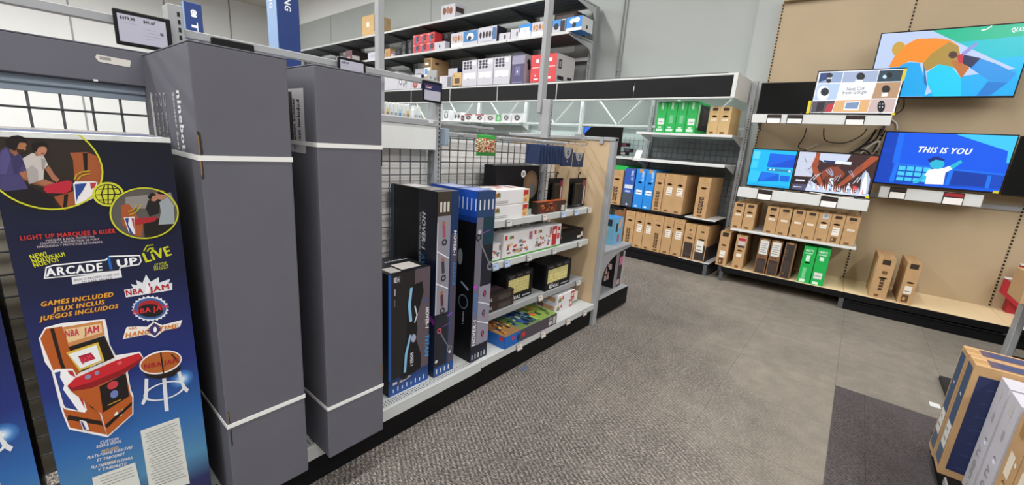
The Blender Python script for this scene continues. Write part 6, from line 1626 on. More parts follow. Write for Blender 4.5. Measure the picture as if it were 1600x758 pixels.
screen_unit(B, 'dark screen with blue corner logo behind the tan end panel', -2.19, 0.22, 1.435, 0.67, 0.405, art=lambda P: P.poly([(0.01, P.h - 0.01), (0.13, P.h - 0.01), (0.01, P.h - 0.12)], '2a6ae0'), off=True, grp='screens on the back wall')
for k, (lx, z, c) in enumerate(((-1.50, 1.60, '8a3a4a'), (-1.44, 1.52, '4a4a52'), (-1.50, 1.47, 'b9b2ac'))):
    t = B.thing('accessory_pack', '%s small accessory pack on the hooks right of the dark screen' % ('upper', 'middle', 'lower')[k], 'packet', lx, 0.33, z - 0.03, group='small packs beside the dark screen')
    mb = MB(); mb.box(-0.07, -0.015, 0, 0.07, 0.015, 0.055, 0.004); mb.build('box', 'black_carton', t)
    P = Print(0.14, 0.03, 0.055); P.rel(0.1, 0.2, 0.6, 0.8, c); P.build(t)
    mb = MB(); mb.tube([(0, 0.015, 0.045), (0, 0.24, 0.045)], 0.003, 5); mb.build('hook', 'wire', t)
t = B.thing('shelf_sign', 'small white card leaning at the left end of the empty white shelf', 'sign', -1.15, 0.05, 1.4225, yaw=-12)
mb = MB(); mb.prism([(-0.02, 0), (0.0, 0), (0.03, 0.105), (0.026, 0.106)], 'x', -0.05, 0.05); mb.build('card', 'shelf_white', t)

# gadgets on the white shelf
gd = [(-5.95, 0.22, 0.13, '9fc8d4', 'c8e0e4', 'pale blue box'), (-5.70, 0.21, 0.21, 'e4e6e8', '4a4e56', 'white headphone box'), (-5.36, 0.23, 0.17, 'e2e2e4', '5a5c66', 'white twin-picture box'), (-5.11, 0.07, 0.11, '2a2a2e', '8a3a3a', 'narrow dark box'),
      (-5.02, 0.23, 0.13, 'e0dcdc', '26242a', 'white and red box with black picture'), (-4.70, 0.23, 0.13, 'e0dcdc', '2e2428', 'white and red box with dark gadget'), (-4.42, 0.26, 0.13, 'dcd8d8', '6a5a5e', 'white box with slim gadget'), (-4.14, 0.12, 0.13, '4aae5a', 'c8e4cc', 'small green box'),
      (-3.99, 0.21, 0.155, 'e4e4e6', '6a707c', 'white box with grey picture'), (-3.74, 0.24, 0.16, 'e4e4e6', '4a4a50', 'white box at the right end')]
for k, (lx, w, h, c1, c2, nm) in enumerate(gd):
    def f(P, c1=c1, c2=c2, k=k):
        P.rel(0, 0, 1, 1, c1)
        if k == 1: P.ring((0.5 * P.w, 0.55 * P.h), (0.055, 0), (0, 0.07), 0.75, c2, 18); P.rel(0.22, 0.25, 0.38, 0.5, c2); P.rel(0.62, 0.25, 0.78, 0.5, c2)
        elif k in (2,): P.ell((0.3 * P.w, 0.5 * P.h), (0.035, 0), (0, 0.04), c2); P.ell((0.7 * P.w, 0.5 * P.h), (0.035, 0), (0, 0.04), c2)
        else: P.ell((0.5 * P.w, 0.5 * P.h), (0.28 * P.w, 0), (0, 0.3 * P.h), c2); P.ell((0.5 * P.w, 0.5 * P.h), (0.12 * P.w, 0), (0, 0.14 * P.h), 'b9b9be')
        if k in (4, 5): P.rel(0, 0.86, 1, 1, 'b82a38')
    carton(B, 'gadget_box', nm + ' on the small gadget shelf under the black canopy', lx, 0.24, 1.871, w, 0.12, h, 'white_carton', f, group='gadget boxes on the white shelf', seam=False)

# ================================================================== stock rack above the canopy
rk = B.thing('stock_rack', 'tall grey wall rack with three stock shelves above the black canopy', 'rack', -8.0, 0.4, 2.47)
rp = fpart(B, rk, -8.0, 0.4)
def rpart(name, m, fn, parent=None):
    o = rp(name, m, fn, parent); o.location.z = -2.47 if parent is None else 0; return o
RP = [-2.53, -3.76, -4.98, -6.20, -7.42, -8.64, -9.86, -11.08, -12.30, -13.52]
for x in RP:
    u = rpart('upright', 'steel_grey', lambda mb: (mb.box(x - 0.04, 0.70, 2.48, x + 0.04, 0.80, 3.73, 0.003),))
    rp('slot_strip', 'slot', lambda mb: slots(mb, x - 0.008, x + 0.004, 0.6992, 2.55, 3.7, 0.04, 0.024), u)
for zt, last in ((3.20, 9), (3.735, 9)):
    for i in range(9):
        b, a = RP[i] + (0.04 if i == 0 else 0), RP[i + 1]
        def shf(mb):
            mb.box(a, 0.0, zt - 0.035, b - 0.002, 0.02, zt + 0.004, 0.003); mb.box(a, 0.68, zt - 0.035, b - 0.002, 0.70, zt)
            mb.box(a, 0.02, zt - 0.02, b, 0.68, zt)
        s = rpart('shelf', 'steel_pale', shf)
        for k in range(5):
            y = 0.03 + 0.13 * k
            rp('slat', 'steel_dark', lambda mb: mb.box(a + 0.004, y, zt - 0.032, b - 0.004, y + 0.118, zt - 0.0205), s)
        rp('bracket', 'steel_pale' if i == 0 else 'steel_dark', lambda mb: mb.prism([(0.0, zt - 0.03), (0.05, zt - 0.05), (0.35, zt - 0.09), (0.60, zt - 0.13), (0.70, zt - 0.24), (0.70, zt - 0.02), (0.0, zt - 0.004)], 'x', b - 0.012, b - 0.004), s)
    for i in range(9):
        rpart('back_rail', 'steel_pale', lambda mb: mb.box(RP[i + 1] + 0.04, 0.72, zt - 0.28, RP[i] - 0.04, 0.76, zt - 0.23))
for i in range(9):
    rpart('deck_mat', 'steel_dark', lambda mb: mb.box(RP[i + 1], -0.06, 2.472, RP[i] + (0.0 if i else 2.4), 0.68, 2.482))

def simple(cols):
    def f(P):
        for e in cols:
            if e[0] == 'o': P.ell((e[1] * P.fw, e[2] * P.fh), (e[3] * P.fw, 0), (0, e[4] * P.fh), e[5], 16)
            elif e[0] == 'F': P.face(e[1])
            else: P.rel(*e)
    return f
bulbs = [(0, 0, 1, 0.3, 'ecebe8'), ('o', .2, .62, .09, .2, 'b98a5a'), ('o', .42, .58, .09, .24, 'a0704a'), ('o', .64, .62, .08, .2, '8a6248'), ('o', .84, .6, .08, .2, 'c99a6a'), ('o', .42, .58, .04, .1, 'e0c09a')]
camw = [('o', .55, .5, .2, .3, '26262c'), ('o', .55, .5, .1, .16, '4a4a55')]
six = [('o', .17 + .2 * (k % 3), .91 - .105 * (k // 3), .085, .05, ('2e2c3a', '484458')[k % 2]) for k in range(9)] + [(0.62, 0.80, 0.92, 0.95, 'd4d4e0'), (0.1, 0.3, 0.9, 0.52, 'dfdfe8'), (.35, .30, .5, .315, '55555e')]
RI = [  # lx, ly, z, w, d, h, material, print, label
 (-8.60, .05, 3.739, .52, .45, .45, 'kraft_pale', [(.38, .45, .62, .68, 'e8e0d0'), ('F', 'right'), (.5, .6, .75, .85, 'c9b08a')], 'large tan carton on the top stock shelf, left of the slim pole'),
 (-5.61, .05, 3.739, .41, .28, .26, 'white_carton', [('o', .25, .6, .13, .25, '7a4a38'), ('o', .5, .62, .12, .25, '9a6a52'), ('o', .72, .55, .12, .25, '8a5a4a'), ('F', 'right'), (.1, .45, .8, .8, '3a2c28')], 'white picture box alone on the top stock shelf'),
 (-9.47, .05, 3.204, .36, .5, .30, 'brown_carton', [(0, 0, 1, 1, '6a4a50'), (.3, .1, .7, .5, 'b9a8a8'), ('F', 'right'), (0, 0, .4, .6, 'd0cccc'), (.05, .68, .95, .92, '1c1618'), (.75, .1, .9, .5, '8a6a60')], 'maroon and white box behind the price sign on the middle stock shelf'),
 (-9.95, .05, 3.204, .30, .3, .2, 'white_carton', [(.2, .3, .8, .7, 'd8d0c8')], 'plain white box left of the maroon box on the middle stock shelf'),
 (-8.35, .05, 3.204, .42, .3, .17, 'white_carton', [(.3, .35, .7, .65, 'a9acc4')], 'low white box just left of the slim pole'),
 (-7.62, .05, 3.204, .22, .2, .19, 'kraft', [(.2, .2, .8, .6, 'a97a48')], 'small tan box just right of the slim pole'),
 (-7.36, .05, 3.204, .09, .12, .12, 'white_carton', [(0, .5, 1, 1, '8a4a44')], 'tiny white and red box beside the small tan box'),
 (-7.22, .08, 3.204, .20, .2, .16, 'black_carton', [('o', .5, .5, .25, .3, '3a3c42')], 'first black camera box right of the tiny white and red box'),
 (-6.98, .06, 3.204, .20, .2, .27, 'black_carton', [('o', .5, .6, .25, .25, '44464c'), ('o', .5, .2, .2, .15, '5a5c62')], 'second black camera box on the middle stock shelf'),
 (-6.75, .06, 3.204, .21, .2, .30, 'black_carton', [('o', .5, .6, .25, .25, '44464c'), ('o', .5, .2, .2, .15, '5a5c62')], 'third black camera box, touching the red boxes'),
 (-5.79, .24, 3.204, .36, .3, .37, 'black_carton', [('o', .3, .8, .2, .15, '3a3c42')], 'black box behind the low white box near the red boxes'),
 (-5.77, .03, 3.204, .33, .12, .15, 'white_carton', [('o', .5, .45, .06, .2, '3a3a3e')], 'low white box in front, right of the red boxes'),
 (-5.285, .05, 3.204, .35, .25, .265, 'white_carton', bulbs, 'white box with amber bulbs printed on it on the middle stock shelf'),
 (-4.93, .05, 3.204, .385, .25, .265, 'white_carton', [(.02, .28, .98, .98, '3a78b0'), ('o', .5, .6, .25, .25, 'e2e6ea'), ('o', .45, .5, .13, .16, '26262c')], 'white and blue camera box right of the amber bulb box'),
 (-4.53, .05, 3.204, .47, .25, .275, 'white_carton', [(.15, .12, .8, .16, '9a9aa2')] + [('o', .14 + .17 * k, .55, .065, .2, '2c2430') for k in range(5)] + [(.78, .2, .98, .9, '4a6a9a'), ('F', 'right'), (0, 0, 1, 1, '24222e')], 'white box with a row of dark cameras and a dark side'),
 (-4.00, .05, 3.204, .26, .2, .13, 'white_carton', [('o', .55, .5, .08, .3, '3a3a3e')], 'small white box left of the plain white box on the middle stock shelf'),
 (-3.73, .05, 3.204, .19, .2, .165, 'white_carton', [(.7, .3, .85, .7, '4a4a4e')], 'plain white box left of the small blue box'),
 (-3.53, .03, 3.204, .265, .22, .205, 'blue_carton', [(0, 0, 1, .45, 'e4e8ec'), (.12, .3, .88, .75, 'e4e8ec'), ('o', .5, .5, .1, .15, 'c2c6cc')], 'small blue and white box left of the bulb box beside the pole'),
 (-3.255, .03, 3.204, .27, .22, .205, 'white_carton', bulbs, 'white box with brown bulbs printed on it, half behind the second pole'),
 (-2.84, .04, 3.204, .24, .22, .19, 'white_carton', [(0, .5, .7, 1, '3f8ad0'), ('o', .3, .5, .2, .25, '202026'), (.62, .1, .98, .9, '2c2630')], 'white camera box with blue top right of the second pole'),
 (-2.575, .03, 3.204, .28, .3, .195, 'blue_carton', [(0, 0, 1, .22, 'e8ecf0'), ('o', .42, .68, .2, .2, 'dfe6f0'), ('o', .68, .75, .18, .18, 'e6ecf4'), ('o', .52, .40, .13, .2, '202026'), ('F', 'right'), (0, 0, 1, 1, 'e0e2e4'), (.4, .2, .55, .45, '3a3a40')], 'blue box with two round white lights, last on the middle stock shelf'),
 (-3.0, .28, 3.204, .42, .3, .36, 'brown_carton', [(.1, .3, .9, .9, '5a4a44'), ('F', 'right'), (0, .3, 1, .9, '4a3e3a')], 'dark picture box behind the camera boxes near the rack end'),
 (-4.90, .03, 2.483, .405, .35, .465, 'white_carton', six, 'first tall white camera kit box on the lower stock shelf'),
 (-4.48, .03, 2.483, .40, .35, .465, 'white_carton', six, 'second tall white camera kit box on the lower stock shelf'),
 (-4.065, .03, 2.483, .40, .35, .465, 'white_carton', six, 'third tall white camera kit box, touching the purple box'),
 (-3.63, .03, 2.483, .28, .35, .475, 'purple_carton', [(0, .68, 1, .95, '8f8ca4'), (.3, .3, .7, .6, '6a6690'), ('o', .45, .42, .06, .04, 'd8d8e8'), (.1, .05, .9, .08, '8a88b0'), ('F', 'right'), (0, 0, 1, 1, 'c9c8d2'), ('o', .3, .75, .12, .1, '2c2a34'), ('o', .65, .78, .1, .1, '2c2a34'), ('o', .35, .6, .12, .1, '2c2a34'), ('o', .7, .62, .1, .1, '2c2a34')], 'dark purple box between the white kits and the big red box'),
 (-3.21, .03, 2.483, .52, .50, .435, 'red_carton', [(.2, .72, .32, .84, 'f0e0e0'), (.70, .74, .82, .86, 'f0e0e0'), (.05, .54, .35, .56, 'f0d8d8'), (.68, .56, .95, .58, 'f0d8d8'), (.15, .12, .32, .17, 'f0d8d8'), (.18, .24, .22, .3, 'f0d8d8'), (.70, .14, .82, .22, 'f0d8d8'), ('F', 'right'), (0, 0, 1, 1, 'd6d2d2'), (.1, .5, .28, .82, '4a444c'), (.14, .56, .24, .76, 'b0a8a8'), (.08, .12, .42, .26, '2c2a30'), (.62, .18, .88, .28, '26242a')], 'big red box with white side on the lower stock shelf, behind the second pole'),
 (-7.60, .03, 2.483, .55, .35, .40, 'white_carton', [(.1, .6, .3, .62, 'b9b9be')], 'large plain white box on the lower stock shelf beside the second grey carton'),
 (-7.04, .03, 2.483, .48, .22, .29, 'white_carton', [('o', .2, .6, .11, .22, '3a4a50'), ('o', .2, .6, .06, .12, 'e0e0e0'), (.42, .25, .5, .5, '3a3a40'), ('o', .62, .55, .10, .2, '8a8e92'), (.6, .1, .66, .5, '8a8e92')], 'white box with headset pictures on the lower stock shelf'),
 (-6.78, .30, 2.483, .32, .2, .48, 'white_carton', [(.1, .72, .6, .80, '7a7c80')], 'tall white box standing behind the headset box'),
 (-6.54, .03, 2.483, .35, .25, .295, 'white_carton', [('o', .4, .4, .26, .32, '8a3a3a'), ('o', .4, .4, .16, .2, 'b06a62'), ('F', 'right'), (0, 0, 1, 1, '2a2a6a'), (.2, .1, .7, .4, '202024')], 'white box with a round red speaker picture and blue side'),
 (-6.13, .05, 2.483, .26, .45, .60, 'kraft', [(0, .7, .9, .98, '6a5230'), (.15, .78, .6, .86, 'e0d8c8'), (.08, .42, .85, .70, 'd4dce4'), (.15, .48, .45, .66, '5a8ac0'), ('F', 'right'), (.2, .8, .4, .88, '4a3420')], 'tall tan box with white and blue label on the lower stock shelf'),
 (-5.95, .0, 2.483, .31, .04, .345, 'steel_grey', [('o', .4, .6, .06, .08, '55585a'), ('o', .42, .45, .05, .06, '55585a'), (.75, .2, .95, .6, '5a5d60')], 'small grey box in front of the tall tan box'),
 (-5.545, .22, 2.483, .28, .2, .40, 'white_carton', [('o', .25, .25, .05, .03, '6a6a6e'), (.45, .22, .65, .24, '9a9a9e'), ('F', 'right'), (0, 0, 1, 1, '1c2a5a')], 'white box with navy side right of the tall tan box'),
 (-5.57, .02, 2.483, .38, .18, .225, 'white_carton', [(.66, .08, .98, .9, '6a6a70'), (.1, .1, .2, .9, 'd2d2d6')], 'low white box with grey end in front of the navy-sided box'),
 (-5.17, .02, 2.483, .265, .2, .265, 'kraft_pale', [(.25, .25, .8, .62, '5a4632'), (0, 0, 1, .14, '4a3826'), (.75, .03, .95, .1, 'b99a60'), ('o', .2, .8, .05, .06, '6a4a2c')], 'small tan box with dark picture, left of the tall white camera kits'),
]
for (lx, ly, z, w, d, h, m, pr, lab) in RI:
    carton(B, 'stock_box', lab, lx, ly, z, w, d, h, 'stock_white' if m == 'white_carton' else m, simple(pr), group='stock boxes on the wall rack', seam=False)
for k in range(6):
    i, j = k % 3, k // 3
    carton(B, 'stock_box', '%s red and black boxed gadget of the %s row on the middle stock shelf' % (('left', 'middle', 'right')[i], ('lower', 'upper')[j]), -6.50 + 0.245 * i, 0.03, 3.204 + 0.178 * j, 0.24, 0.2, 0.176, 'red_carton', simple([(.3, 0, .55, .75, '4a6a8a'), ('o', .7, .55, .2, .3, '3a2024'), ('o', .72, .55, .1, .15, '8a3038'), (.05, .8, .3, .9, 'e8c0c0')]), group='red and black boxed gadgets', seam=False)
carton(B, 'stock_box', 'tan open box standing on edge in front of the large tan carton', -8.40, 0.0, 3.739, 0.5, 0.05, 0.07, 'kraft_pale', None, group='stock boxes on the wall rack', seam=False)

# ================================================================== television wall
TX = [-1.21, 0.0, 1.21, 2.42]
tv_lab = ['tan display wall bay with four televisions on white shelves', 'tan display wall bay with the large wall televisions', 'tan display wall bay cut off by the right photo edge']
TB = []
for i in range(3):
    a, b = TX[i], TX[i + 1]
    r = T.thing('display_wall', tv_lab[i], 'display wall', (a + b) / 2, 0.4, 0, group='tan display wall bays')
    p = fpart(T, r, (a + b) / 2, 0.4); TB.append((r, p))
    p('back_panel', 'wall_tan', lambda mb: mb.box(a + 0.008, 0.705, 0.15, b - 0.008, 0.73, 3.37))
    p('top_cap', 'wall_tan', lambda mb: mb.box(a, 0.64, 3.37, b, 0.73, 3.42, 0.004))
    for x in ([a, b] if i == 0 else [b]):
        u = p('upright', 'wall_tan', lambda mb: (mb.box(x - 0.008, 0.70, 0.15, x + 0.008, 0.78, 3.37), mb.box(x - 0.02, 0.73, 0.0, x + 0.02, 0.79, 3.37)))
        p('slot_strip', 'slot', lambda mb: slots(mb, x - 0.0075, x + 0.0075, 0.699, 0.2, 3.36, 0.036, 0.021), u)
    p('base_deck', 'deck_tan', lambda mb: mb.box(a + 0.0015, 0.004, 0.165, b - 0.0015, 0.705, 0.188, 0.001))
    p('deck_edge', 'black_metal', lambda mb: mb.box(a, -0.006, 0.118, b, 0.006, 0.184, 0.002))
    if i > 0:
        p('kick_plate', 'black_metal', lambda mb: (mb.box(a + 0.03, 0.0, 0.0, b, 0.02, 0.10, 0.003), mb.box(a + 0.03, -0.012, 0.096, b, 0.012, 0.106, 0.002)))
    p('foot_post', 'steel_dark', lambda mb: (mb.box(a - 0.022, 0.0, 0.0, a + 0.022, 0.03, 0.12, 0.002), mb.box(a - 0.02, 0.03, 0.07, a + 0.02, 0.72, 0.118)))
    p('floor_rail', 'black_metal', lambda mb: mb.box(a, 0.55, 0.0, b, 0.70, 0.118))
p = TB[0][1]
def tag3(parent, F_, x0, x1, z0, z1, y, m='tagdark'):
    q = F_('price_holder', 'black_plastic', lambda mb: mb.box(x0, y - 0.008, z0, x1, y - 0.001, z1, 0.002), parent)
    F_('price_card', 'panel_white', lambda mb: mb.box(x0 + 0.008, y - 0.0095, z0 + 0.006, x1 - 0.006, y - 0.008, z0 + (z1 - z0) * 0.58), parent)
    F_('card_header', 'brown_carton' if m == 'tagdark' else 'red_board', lambda mb: mb.box(x0 + 0.008, y - 0.0095, z0 + (z1 - z0) * 0.66, x1 - 0.006, y - 0.008, z1 - 0.008), parent)
def tvshelf(zb, zt, tags):
    s = p('shelf', 'shelf_white', lambda mb: (mb.box(-1.20, 0.0, zb, 0.015, 0.014, zt, 0.003), mb.box(-1.20, 0.014, zt - 0.03, 0.015, 0.34, zt - 0.008, 0.002), mb.box(-1.20, 0.014, zb, 0.015, 0.03, zb + 0.01)))
    for x in (-1.195, -0.004):
        p('bracket', 'steel_dark', lambda mb: mb.prism([(0.34, zt - 0.03), (0.70, zt - 0.03), (0.70, zt - 0.14), (0.34, zt - 0.06)], 'x', x, x + 0.008), s)
    for (x0, x1) in tags: tag3(s, p, x0, x1, zb - 0.005, zt - 0.004, 0.0)
tvshelf(1.922, 2.018, [(-1.05, -0.912), (-0.857, -0.712), (-0.343, -0.189)])
tvshelf(1.066, 1.182, [(-0.99, -0.846), (-0.389, -0.241)])
p('shelf', 'shelf_white', lambda mb: (mb.box(-1.20, 0.0, 0.652, 0.01, 0.016, 0.682, 0.003), mb.box(-1.20, 0.016, 0.664, 0.01, 0.70, 0.68, 0.001)))
p1_ = TB[1][1]
p1_('wall_rail', 'steel_grey', lambda mb: mb.box(0.02, 0.685, 1.185, 1.20, 0.705, 1.235, 0.003))
st = p1_('label_strip', 'shelf_white', lambda mb: (mb.box(0.10, 0.50, 1.20, 0.885, 0.512, 1.322, 0.003), mb.box(0.16, 0.512, 1.205, 0.20, 0.69, 1.23), mb.box(0.78, 0.512, 1.205, 0.82, 0.69, 1.23)))
tag3(st, p1_, 0.182, 0.318, 1.20, 1.322, 0.50); tag3(st, p1_, 0.60, 0.752, 1.195, 1.32, 0.50, 'red')
TVG = 'televisions on the display wall'
screen_unit(T, 'large television high on the wall showing an orange and turquoise figure', -0.225, 0.47, 2.236, 1.085, 0.655, QLED, wall=0.16, grp=TVG)
screen_unit(T, 'bright blue television reading THIS IS YOU', 0.022, 0.47, 1.346, 0.955, 0.556, YOU, wall=0.16, sticker=[(0.945, 0.005, 0.985, 0.05)], grp=TVG)
screen_unit(T, 'television off, glossy black, on the upper white shelf', -1.19, 0.14, 2.030, 0.53, 0.345, off=True, grp=TVG)
screen_unit(T, 'television showing a grid of small cameras on the upper white shelf', -0.675, 0.10, 2.030, 0.71, 0.445, NEST, sticker=[(0.965, 0.72, 1.0, 0.98), (-0.035, 0.02, 0.005, 0.32), (0.96, 0.0, 1.0, 0.05)], grp=TVG)
screen_unit(T, 'small television with pale blue window shapes on the lower white shelf', -1.148, 0.13, 1.195, 0.452, 0.445, BLUETV, grp=TVG)
screen_unit(T, 'television showing a white rocket among orange towers', -0.69, 0.10, 1.195, 0.70, 0.448, ROCKET, sticker=[(0.955, 0.005, 0.995, 0.06)], grp=TVG)
screen_unit(T, 'black television cut off by the right photo edge', 0.99, 0.50, 1.335, 0.96, 0.56, off=True, wall=0.14, grp=TVG)

# cables behind the televisions
def cable(label, pts, r=0.006, m='cable_black'):
    # smooth the polyline
    P_ = [Vector(q) for q in pts]; out = []
    for i in range(len(P_) - 1):
        a = P_[max(i - 1, 0)]; b = P_[i]; c = P_[i + 1]; d = P_[min(i + 2, len(P_) - 1)]
        for k in range(5):
            t = k / 5; out.append(0.5 * ((2 * b) + (c - a) * t + (2 * a - 5 * b + 4 * c - d) * t * t + (3 * b - a - 3 * c + d) * t ** 3))
    out.append(P_[-1])
    mb = MB(); mb.tube([T.pt(*q) for q in out], r, 6)
    return tag(mb.build('power_cable', m, smooth=True), label, 'cable', 'cables behind the televisions')
cable('thin black cable with a kink hanging left behind the rocket television', [(-0.70, 0.62, 1.92), (-0.71, 0.68, 1.82), (-0.745, 0.68, 1.70), (-0.66, 0.68, 1.66), (-0.60, 0.60, 1.60)])
cable('black cable sagging in a loop under the upper television shelf', [(-0.53, 0.6, 1.92), (-0.50, 0.68, 1.80), (-0.40, 0.68, 1.765), (-0.28, 0.68, 1.78), (-0.17, 0.68, 1.86), (-0.14, 0.6, 1.93)])
cable('thick black cable bunch curling towards the blue television', [(-0.06, 0.6, 1.92), (-0.10, 0.68, 1.80), (-0.20, 0.66, 1.68), (-0.27, 0.64, 1.60), (-0.20, 0.6, 1.55)], 0.012)
cable('black cable looping beside the tangled bunch', [(-0.02, 0.6, 1.93), (-0.04, 0.68, 1.82), (-0.15, 0.68, 1.72), (-0.08, 0.66, 1.64), (-0.02, 0.62, 1.58)], 0.009)
cable('black cable falling straight at the right shelf end', [(0.02, 0.6, 1.92), (0.00, 0.69, 1.80), (-0.03, 0.69, 1.70), (-0.02, 0.66, 1.60)], 0.007)
cable('short black cable between the tangle and the bright blue television', [(-0.24, 0.66, 1.66), (-0.12, 0.66, 1.70), (-0.05, 0.66, 1.64), (-0.10, 0.66, 1.56)], 0.010)
cable('white cable bundle behind the tangle of black cables', [(-0.16, 0.67, 1.62), (-0.08, 0.66, 1.74), (0.0, 0.67, 1.80), (-0.02, 0.67, 1.68), (-0.10, 0.66, 1.60), (-0.03, 0.66, 1.57)], 0.010, 'cable_white')
cable('thin white cord stub on the tan wall above the rocket television', [(-0.69, 0.685, 1.665), (-0.62, 0.69, 1.70), (-0.55, 0.69, 1.745)], 0.004, 'cable_white')
cable('white cable lying in front of the rocket television', [(-0.50, 0.06, 1.20), (-0.36, 0.02, 1.192), (-0.25, 0.03, 1.178), (-0.10, 0.05, 1.19)], 0.006, 'cable_white')
cable('black cable running down from the large high television', [(0.10, 0.60, 2.26), (0.12, 0.695, 2.15), (0.04, 0.695, 2.08), (-0.06, 0.695, 2.03)], 0.005)
cable('white cable loop above the bright blue television', [(0.03, 0.68, 2.05), (0.10, 0.69, 2.00), (0.12, 0.69, 1.93)], 0.008, 'cable_white')

# cartons on the television wall
def trow(items, z, d, grp):
    for (lx, w, h, st_, mt, lab, hole) in items:
        carton(T, 'television_carton', lab, lx, 0.025, z, w, d, h, mt, pr_kraft(st_), group=grp, hole=hole)
H3 = (0.5, 0.66, 0.52, 0.08)
up = [(-1.21, .112, 'small', 1), (-1.09, .118, 'small', 1), (-0.86, .118, 'small', 1), (-0.738, .122, 'small', 0), (-0.605, .115, 'small', 0), (-0.485, .113, 'small', 0), (-0.368, .112, 'sticker', 1), (-0.253, .115, 'smalltall', 1), (-0.133, .12, 'small', 0)]
ul = ['first tan carton on the white shelf under the televisions', 'second tan carton on the white shelf, left of the gap', 'third tan carton on the white shelf, right of the gap', 'fourth tan carton on the white shelf, without a hand hole', 'fifth tan carton on the white shelf, in the middle', 'sixth tan carton on the white shelf, left of the one with a silver sticker', 'tan carton with a silver sticker at the top on the white shelf', 'tan carton with a large white label on the white shelf', 'last tan carton at the right end of the white shelf']
trow([(a, w, 0.312, s, 'kraft', ul[k], H3 if h_ else None) for k, (a, w, s, h_) in enumerate(up)], 0.683, 0.5, 'tan cartons on the white shelf under the televisions')
trow([(-1.30, .115, .43, 'corner', 'kraft', 'tan carton overhanging the left end of the deck below the televisions', (0.5, .60, .5, .055)),
      (-1.115, .115, .42, 'red', 'kraft', 'tan carton with a red and white sticker on the deck', (0.5, .54, .5, .055)),
      (-0.872, .113, .42, 'wholelabel', 'kraft_dark', 'left brown carton with white label and dark panel on the deck', None),
      (-0.748, .113, .42, 'wholelabel', 'kraft_dark', 'right brown carton with white label and dark panel on the deck', None),
      (-0.608, .105, .42, 'allblack', 'kraft_dark', 'brown carton with an almost fully black front on the deck', None)], 0.1885, 0.5, 'cartons on the deck below the televisions')
def pr_greenT(alt):
    def f(P):
        P.text('SMART TV', (0.15 * P.w, 0.86 * P.h), (0.8 * P.w, 0.86 * P.h), 0.024, 'd8efe0', 1); P.rel(0.15, 0.80, 0.75, 0.83, 'a8dcb8')
        P.rel(0.3, 0.66, 0.62, 0.76, 'cfe8d6')
        if alt: P.rel(0.25, 0.10, 0.55, 0.42, '6fc48a'); P.rel(0.3, 0.60, 0.6, 0.66, 'cfe8d6'); P.rel(0.15, 0.02, 0.6, 0.10, 'd8efe0')
        else: P.rel(0.15, 0.17, 0.78, 0.34, 'd5dcd6'); P.rel(0.2, 0.24, 0.7, 0.26, '7a8a80'); P.rel(0.15, 0.02, 0.6, 0.09, 'd8efe0')
    return f
carton(T, 'television_carton', 'left green carton on the deck below the televisions', -0.428, 0.025, 0.1885, 0.115, 0.5, 0.42, 'green_carton', pr_greenT(1), group='green cartons on the deck', tapem='green_carton', hole=(0.45, 0.555, 0.5, 0.05))
carton(T, 'television_carton', 'right green carton on the deck below the televisions', -0.305, 0.025, 0.1885, 0.118, 0.5, 0.425, 'green_carton', pr_greenT(0), group='green cartons on the deck', tapem='green_carton')
def pr_r1(P):
    w, h = P.w, P.h
    P.rel(0.28, 0.83, 0.75, 0.95, '2e1f12')
    for k in range(4): P.rect(0.42 * w, (0.2 + 0.075 * k) * h, 0.66 * w, (0.26 + 0.075 * k) * h, '4a3320')
    P.rel(0.4, 0.60, 0.7, 0.68, '6a4a2c'); P.rel(0.3, 0.04, 0.55, 0.10, '6a4a28')
    P.face('left'); P.rel(0.80, 0.55, 0.92, 0.82, 'e0d8c8'); P.rel(0.3, 0.3, 0.6, 0.34, '8a6a40')
carton(T, 'television_carton', 'left of two tan cartons standing alone on the empty deck', 0.207, 0.025, 0.1885, 0.138, 0.5, 0.435, 'kraft', pr_r1, group='tan cartons alone on the right deck', hole=(0.55, 0.50, 0.5, 0.055))
carton(T, 'television_carton', 'right of two tan cartons standing alone on the empty deck', 0.434, 0.025, 0.1885, 0.106, 0.5, 0.425, 'kraft', pr_kraft('corner'), group='tan cartons alone on the right deck', hole=(0.55, 0.52, 0.5, 0.055))

# red stepped board in the right bay
t = T.thing('red_display_board', 'red stepped board with white top edges at the right end of the tan wall', 'board', 1.35, 0.55, 0.1885)
mb = MB(); mb.prism([(-0.14, 0.20), (0.02, 0.06), (0.10, 0.0), (0.22, 0.0), (0.22, 0.50), (-0.07, 0.50), (-0.07, 0.30), (-0.14, 0.35)], 'y', -0.02, 0.02); mb.build('board', 'red_board', t)
mb = MB(); mb.box(-0.142, -0.03, 0.345, -0.068, 0.025, 0.357); mb.build('white_edge', 'shelf_white', t)
mb = MB(); mb.box(-0.072, -0.03, 0.498, 0.22, 0.025, 0.512); mb.build('white_edge', 'shelf_white', t)
mb = MB(); mb.box(-0.05, 0.02, 0.0, 0.2, 0.15, 0.30); mb.build('easel', 'red_board', t)

